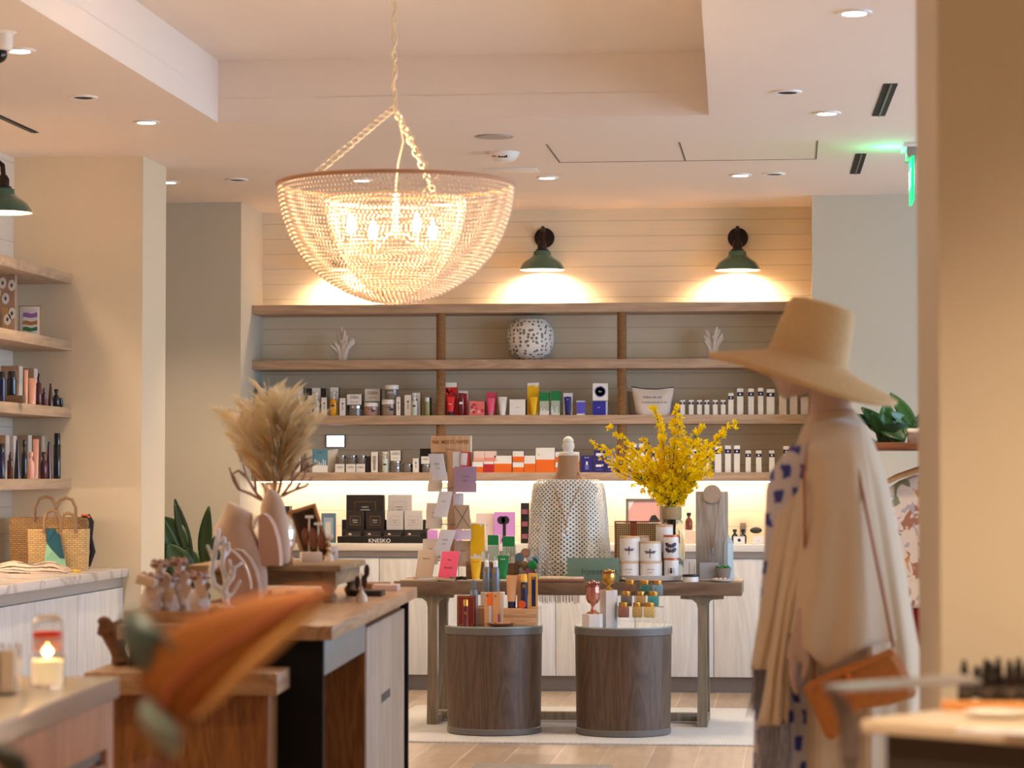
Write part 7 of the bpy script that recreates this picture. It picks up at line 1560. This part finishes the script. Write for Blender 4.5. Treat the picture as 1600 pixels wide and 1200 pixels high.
# low round cushion / pouf edge seen below the leaves and dark bottle beside the plant
# ---------------------------------------------------------------- garment rack at the right
GY=10.6; 
def g(px,py,dy=0): return at(px,py,GY+dy)
rx0=g(1350,700).x; rx1=g(1350,700).x+.62; zr_=g(1400,692).z
rk=T('garment_rack','wooden topped garment rack behind the mannequin','clothes rack',((rx0+rx1)/2,GY,0)); WD3=wood('reddish brown wood',(110,62,38),(150,90,58),'X',6,.5)
hw=(rx1-rx0)/2
b=MB(); b.box(-hw,-.12,zr_-.028,hw,.55,zr_,WD3,.003); b.build('top_board',rk)
for sx in (-1,1):
    for yy in (-.10,.53): b=MB(); b.tube([(sx*(hw-.015),yy,0),(sx*(hw-.015),yy,zr_-.028)],.011,GOLD,10); b.build('post',rk)
b=MB(); hx_=g(1449,700).x-(rx0+rx1)/2; b.tube([(hx_,-.10,zr_-.052),(hx_,.53,zr_-.052)],.010,GOLD,10); b.tube([(hx_,-.1,zr_-.052),(hx_,-.1,zr_-.03)],.008,GOLD,8); b.tube([(hx_,.53,zr_-.052),(hx_,.53,zr_-.03)],.008,GOLD,8); b.build('hanging_rail',rk)
b=MB(); b.box(-hw,-.1,.14,hw,.53,.165,WD3,.003); b.build('lower_shelf',rk)
def floralmat(name,base,cols,sc=7):
    m,n,l,p=newmat(name); tc=n.new('ShaderNodeTexCoord'); prev=None
    for i,cl in enumerate(cols):
        mp=n.new('ShaderNodeMapping'); mp.inputs['Location'].default_value=(i*3.3,i*1.7,i*2.1); l.new(tc.outputs['Object'],mp.inputs[0]); nz=n.new('ShaderNodeTexNoise'); nz.inputs['Scale'].default_value=sc+i*3; nz.inputs['Detail'].default_value=2; nz.inputs['Distortion'].default_value=1.2; l.new(mp.outputs[0],nz.inputs['Vector'])
        cr=n.new('ShaderNodeValToRGB'); cr.color_ramp.elements[0].position=.60; cr.color_ramp.elements[0].color=(0,0,0,1); cr.color_ramp.elements[1].position=.62; cr.color_ramp.elements[1].color=(1,1,1,1); l.new(nz.outputs['Fac'],cr.inputs[0])
        mx=n.new('ShaderNodeMix'); mx.data_type='RGBA'; l.new(cr.outputs[0],mx.inputs[0])
        if prev is None: mx.inputs[6].default_value=lin(base)
        else: l.new(prev,mx.inputs[6])
        mx.inputs[7].default_value=lin(cl); prev=mx.outputs[2]
    l.new(prev,p.inputs['Base Color']); p.inputs['Roughness'].default_value=.85; return m
FLO=[floralmat('floral cotton',(222,210,202),[(206,140,70),(126,132,104),(164,112,92),(176,170,186)]),floralmat('floral linen',(216,206,200),[(190,120,70),(150,150,120),(150,140,160)])]
WH3=wood('pale hanger wood',(190,140,90),(224,178,128),'X',8,.5)
def garment(y,mat,label,hem,x0px,neckpx,shy,cat='clothing',w=.42):
    cx=g(1449,700).x; t=T('hanging_garment',label,cat,(cx,GY+y,zr_-.052)); 
    hs=T('clothes_hanger','pale wooden hanger '+label.split(' ',1)[0]+' on the rack holding the '+{0:'floral blouse',1:'second floral blouse',2:'red dress',3:'white shirt',4:'cream shirt'}[garment.k],'hanger',(cx,GY+y,zr_-.052)); garment.k+=1
    b=MB(); b.tube([(0,0,-.045),(0,0,-.02),(.012,0,-.008),(.012,0,.012),(0,0,.018),(-.012,0,.012)],.0022,GOLD,6); b.build('hook',hs)
    b=MB(); b.tube([(-w/2,0,-.13),(-w*.28,0,-.085),(0,0,-.048),(w*.28,0,-.085),(w/2,0,-.13)],[.008,.011,.012,.011,.008],WH3,10); b.build('hanger_arm',hs)
    b=MB(); rings=[]; n=40
    for z,ww,dd in [(-.075,.20,.018),(-.09,.5,.02),(-.14,.95,.026),(-.2,1.0,.03),(-.35,.98,.033),(-.6,1.02,.035),(hem,1.08,.038)]:
        rings.append([(w/2*1.04*ww*math.cos(a),dd*math.sin(a)*(1+.25*math.sin(7*a)*(0 if z>-.15 else 1)),z-(.0 if z<-.15 else .03*abs(math.cos(a))*ww)) for a in [2*PI*i/n for i in range(n)]])
    b.loft(list(reversed(rings)),mat,cap=False); o=b.build('garment_body',t); solidify(o,.002)
    for s_ in (-1,1):
        b=MB(); b.tube([(s_*w*.46,0,-.16),(s_*w*.53,-.01,-.3),(s_*w*.56,-.01,-.52)],[.045,.05,.05],mat,14,flat=.38); b.build('sleeve',t)
garment.k=0
garment(.0,FLO[0],'foremost floral blouse with orange and green flowers on the rack',-.62,1367,1440,725)
garment(.10,FLO[1],'next floral blouse behind the foremost one on the rack',-.6,1372,1440,715)
garment(.20,M('red viscose',(160,26,22),.6,bump=.1),'long red dress hanging behind the floral blouses',-1.12,0,0,0,w=.40)
garment(.30,M('white cotton shirt',(224,218,212),.8),'white shirt on the rack behind the red dress',-.7,0,0,0,w=.38)
garment(.40,M('cream cotton shirt',(220,206,184),.8),'rearmost cream shirt on the rack',-.7,0,0,0,w=.38)
# plant + basket on the rack
c=g(1392,690,.25); p2_=T('potted_plant','bright green leafy plant on top of the garment rack behind the hat brim','potted plant',(c.x,GY+.2,zr_)); b=MB(); b.lathe([(.055,0),(.075,.08),(.072,.08),(.06,.06),(0,.06)],M('dark green pot',(30,60,40),.4),n=28); b.build('pot',p2_)
O2=Vector((c.x,GY+.2,zr_)); stm=MB()
for i,(bx,by,tx,ty,W,dk) in enumerate([(1392,680,1352,640,.035,1),(1388,675,1341,648,.028,1),(1385,680,1386,632,.045,0),(1432,672,1396,618,.034,0),(1430,668,1398,646,.03,0),(1398,672,1358,664,.035,0),(1405,660,1400,690,.055,0),(1395,678,1420,672,.03,1),(1375,662,1410,682,.05,1),(1430,670,1440,645,.02,1),(1370,690,1352,686,.035,2),(1400,680,1425,665,.03,1),(1380,682,1365,650,.03,1)]):
    p0=at(bx,by,GY+.2+.05*math.sin(i*2))-O2; p1=at(tx,ty,GY+.16+.06*math.sin(i*3))-O2; d=p1-p0; lf_=MB(); leafmesh(lf_,p0,d,Vector((.3*math.sin(i),-1,.35)),d.length*1.1,W,[LFG,M('deep green leaf',(22,66,24),.35,var=.35,scale=14),M('teal green leaf',(50,104,86),.35,var=.2)][dk],.15); o=lf_.build('leaf',p2_); solidify(o,.0015)
    stm.tube([(0,0,.06),tuple(Vector((0,0,.06)).lerp(p0,.6)),tuple(p0)],.003,STK,5)
stm.build('stems',p2_)
a=g(1418,680).x; b=MB(); hh=g(1430,670).z-zr_; b.box(0,-.05,0,.16,.06,hh*.9,M('woven grey basket',(150,130,120),.8,var=.4,scale=120,bump=.8),.004); b.box(-.003,-.053,hh*.7,.163,.063,hh,WHT,.004); tag(b.build('small_basket',loc=(a,GY-.02,zr_)),'small grey and white woven basket on top of the garment rack','basket')
# ---------------------------------------------------------------- right front counter
ZQ2=.95; k0=atz(1345,1124,ZQ2); an=math.radians(-36)
rc_=T('sales_counter','pale topped dark fronted counter at the lower right with dropper bottles','counter',(k0.x,k0.y,0),an+PI/2*0)
# local: +x runs right/near edge, +y runs to the back
b=MB(); b.box(0,0,ZQ2-.022,1.5,.9,ZQ2,M('pale stone counter',(232,210,184),.25,var=.02,scale=8),.003); b.build('countertop',rc_)
b=MB(); b.box(.03,.03,.0,1.48,.87,ZQ2-.023,M('dark taupe laminate',(74,62,54),.6)); b.build('counter_body',rc_)
CM=rc_.matrix_basis.copy(); CM=Matrix.Translation((k0.x,k0.y,0))@Matrix.Rotation(an,4,'Z')
DBM=M('dark dropper glass',(34,20,16),.12,coat=.6)
drp=[(1507,1096,1032),(1541,1096,1030),(1560,1094,1028),(1578,1096,1031),(1592,1093,1028),(1607,1096,1032),(1527,1090,1040),(1548,1088,1034)]
nm=['leftmost','second','third','fourth','fifth','rightmost','rear left','rear middle']
for i,(px,pb,pt) in enumerate(drp):
    q=atz(px,pb,ZQ2+.0); k=q.y/4000; hh=(pb-pt)*k*1.0; r=10.5*k; t=T('dropper_bottle',nm[i]+' small dark dropper bottle on the pale counter at the lower right','bottle',(q.x,q.y,ZQ2),0,'dark dropper bottles on the right counter')
    b=MB(); b.lathe([(r*.95,0),(r,.003),(r,hh*.5),(r*.8,hh*.58),(r*.4,hh*.62)],DBM,n=20); b.build('bottle_body',t)
    b=MB(); b.lathe([(r*.62,hh*.6),(r*.62,hh*.80),(r*.42,hh*.82),(r*.40,hh*.96),(0,hh)],BLK,n=16); b.build('dropper_cap',t)
    b=MB(); b.lathe([(r*1.01,hh*.14),(r*1.01,hh*.34)],C((90,80,74)),n=20,caps=False); b.build('label_band',t)
q=atz(1540,1108,ZQ2); b=MB(); b.box(-.075,-.03,0,.15,.03,.012,C((222,150,84)),.002); tag(b.build('wood_tray',loc=(q.x,q.y,ZQ2),rz=-.1),'low orange wooden tray in front of the dropper bottles','tray')
q=atz(1558,1122,ZQ2); b=MB(); b.lathe([(.5,0),(.9,.004),(1,.012),(.95,.013),(.8,.006),(0,.005)],WHT,n=36,sx=.055,sy=.04); tag(b.build('white_dish',loc=(q.x,q.y,ZQ2)),'small white dish on the lower right counter','dish')
q=atz(1565,1145,ZQ2); b=MB(); b.T=Matrix.Identity(4); b.box(-.07,-.035,0,.08,.035,.003,C((236,232,240)),.001); tag(b.build('paper_leaflet',loc=(q.x,q.y,ZQ2),rz=-.15),'white paper leaflet lying on the lower right counter','paper')
# bent translucent display bracket in front of the counter
BY2=3.75; pr_=[(1290,1076),(1300,1073),(1310,1084),(1325,1100),(1338,1125),(1343,1150),(1344,1195)]
def bp(px,py): return at(px,py,BY2)
o0=bp(1300,1080); t=T('display_bracket','bent grey acrylic bracket with a long flat arm before the right counter','bracket',tuple(o0))
AC2=M('grey translucent acrylic',(150,134,130),.2,var=.03,trans=.15,coat=.5)
pts=[(1287,1076),(1300,1095),(1308,1120),(1312,1150),(1313,1192)]; pts2=[(1300,1076),(1322,1092),(1338,1118),(1345,1150),(1345,1192)]
b=MB(); ra=[bp(*p)-o0 for p in pts]; rb=[bp(*p)-o0 for p in pts2]; rings=[[tuple(a_),tuple(c_),tuple(c_+Vector((0,.006,0))),tuple(a_+Vector((0,.006,0)))] for a_,c_ in zip(ra,rb)]; b.loft(rings,AC2); b.build('curved_leg',t)
b=MB(); A0=bp(1287,1073)-o0; z1=A0.z; e=atz(1500,1050,o0.z+A0.z)-o0 if False else at(1500,1052,4.1)-o0
b.loft([[tuple(A0+Vector((0,0,-.003))),tuple(A0+Vector((.03,-.02,-.006))),tuple(A0+Vector((.03,-.02,.0))),tuple(A0+Vector((0,0,.003)))],[tuple(e+Vector((0,-.0,-.006))),tuple(e+Vector((.03,-.05,-.012))),tuple(e+Vector((.03,-.05,-.006))),tuple(e+Vector((0,0,0)))]],M('brushed steel arm',(170,170,180),.3,.7,var=.05)); b.build('flat_arm',t)
b=MB(); f_=bp(1329,1192)-o0; b.box(f_.x-.012,-.0,-o0.z,f_.x+.012,.012,f_.z+.003,AC2); b.build('stand_post',t)
b=MB(); b.box(f_.x-.12,-.1,-o0.z,f_.x+.12,.12,-o0.z+.012,AC2); b.build('foot',t)
# ---------------------------------------------------------------- foreground magnolia branch
LY=2.62
def L_(px,py,dy=0): return at(px,py,LY+dy)
lo_=L_(225,1200); stand=T('flower_pedestal','tall narrow pedestal below the picture carrying the magnolia vase','pedestal',(lo_.x,LY,0)); b=MB(); b.box(-.14,-.14,0,.14,.14,.78,RO,.004); b.build('column',stand)
vs_=T('bud_vase','slim vase below the picture holding the magnolia branch','vase',(lo_.x,LY,.78)); b=MB(); b.lathe([(.04,0),(.055,.03),(.06,.08),(.03,.16),(.022,.19),(.026,.2),(.02,.2),(.02,.02),(0,.02)],M('brown glazed vase',(96,60,44),.2,coat=.5),n=32); b.build('vase_body',vs_)
mg=T('magnolia_branch','out of focus magnolia branch with a large rust brown leaf in the lower left foreground','branch',(lo_.x,LY,.80)); OO=Vector((lo_.x,LY,.80))
RUST=M('rust felt underside',(156,88,26),.75,var=.18,scale=20); GLF=M('grey green leaf',(78,90,84),.35,var=.15,scale=20,coat=.2); PKM=M('pinkish midrib',(196,96,84),.6); DKG=M('very dark green leaf',(14,26,12),.4)
def quadleaf(cent,mat,name,cup=.02,edge=None,vein=True):
    # cent: list of (x,y,halfwidth vector dx,dy)
    n=len(cent); b=MB(); rings=[]
    for i,(x,y,dx,dy) in enumerate(cent):
        rg=[]
        for u in (-1,-.66,-.33,0,.33,.66,1): q=L_(x+dx*u,y+dy*u,cup*(u*u)-.03*math.sin(PI*i/(n-1)))-OO; rg.append(tuple(q))
        rings.append(rg)
    b.loft(rings,mat,cap=False,closed=False); o=b.build(name,mg); solidify(o,.0012); subsurf(o); 
    if vein:
        b=MB(); b.tube([tuple(L_(x,y,-.004-.03*math.sin(PI*i/(n-1)))-OO) for i,(x,y,_,_) in enumerate(cent)],[.0022*(1-.7*i/n) for i in range(n)],PKM if mat is RUST else GLF,6); b.build('midrib',o)
    return o
quadleaf([(262,1128,-10,-12),(252,1106,-34,-22),(262,1076,-52,-30),(300,1040,-56,-44),(345,1010,-48,-48),(400,978,-36,-40),(450,950,-26,-28),(490,932,-14,-14),(522,918,-1,-1)],RUST,'leaf')
# pale strip: the edge of the same leaf turned over
quadleaf([(300,1128,0,0),(330,1095,8,7),(370,1055,10,9),(410,1018,12,10),(450,985,12,10),(490,950,8,6),(520,922,1,1)],M('pale leaf edge',(206,150,88),.6,var=.1),'leaf',vein=False)
quadleaf([(246,1060,4,4),(234,1040,-20,14),(222,1010,-30,12),(214,980,-30,6),(208,958,-18,2),(206,948,-2,0)],GLF,'leaf',vein=False)
quadleaf([(262,1050,2,4),(275,1020,-14,-12),(255,990,-16,-10),(235,975,-2,-2)],GLF,'leaf',vein=False)
quadleaf([(232,1090,4,0),(240,1112,26,4),(252,1140,32,4),(262,1165,24,2),(268,1185,3,0)],M('silvery leaf',(126,136,126),.35,var=.25,scale=16,coat=.3),'leaf',vein=False)
quadleaf([(10,1215,20,20),(20,1190,34,10),(10,1172,28,4),(-6,1160,10,0)],DKG,'leaf',vein=False)
b=MB(); b.tube([(0,0,.02),tuple(L_(236,1260)-OO),tuple(L_(258,1180,.0)-OO),tuple(L_(262,1128,.0)-OO),tuple(L_(250,1090,.01)-OO),tuple(L_(246,1062,.01)-OO)],[.005,.005,.0045,.004,.003,.0025],M('purplish stem',(110,56,50),.6),8); b.tube([tuple(L_(258,1190)-OO),tuple(L_(150,1230)-OO),tuple(L_(40,1215)-OO)],[.0035,.003,.0025],M('purplish stem',(0,0,0)),8); b.build('stem',mg)
# ---------------------------------------------------------------- camera, world, look
cd=bpy.data.cameras.new('camera'); cam=bpy.data.objects.new('camera',cd); COL.objects.link(cam)
cam.location=(0,0,H); cam.rotation_euler=(PI/2+TILT,0,YAW); cd.sensor_width=36; cd.lens=F/1600*36; cd.clip_start=.05; cd.clip_end=100
cd.dof.use_dof=True; cd.dof.focus_distance=14.2; cd.dof.aperture_fstop=4.2
SC.camera=cam
w=bpy.data.worlds.new('daylight'); SC.world=w; w.use_nodes=True; bg=w.node_tree.nodes['Background']
bg.inputs[0].default_value=(.52,.72,1.0,1); bg.inputs[1].default_value=WORLD
SC.view_settings.view_transform='Standard'; SC.view_settings.look='None'; SC.view_settings.gamma=1; SC.view_settings.use_curve_mapping=False
SC.view_settings.exposure=EXPO
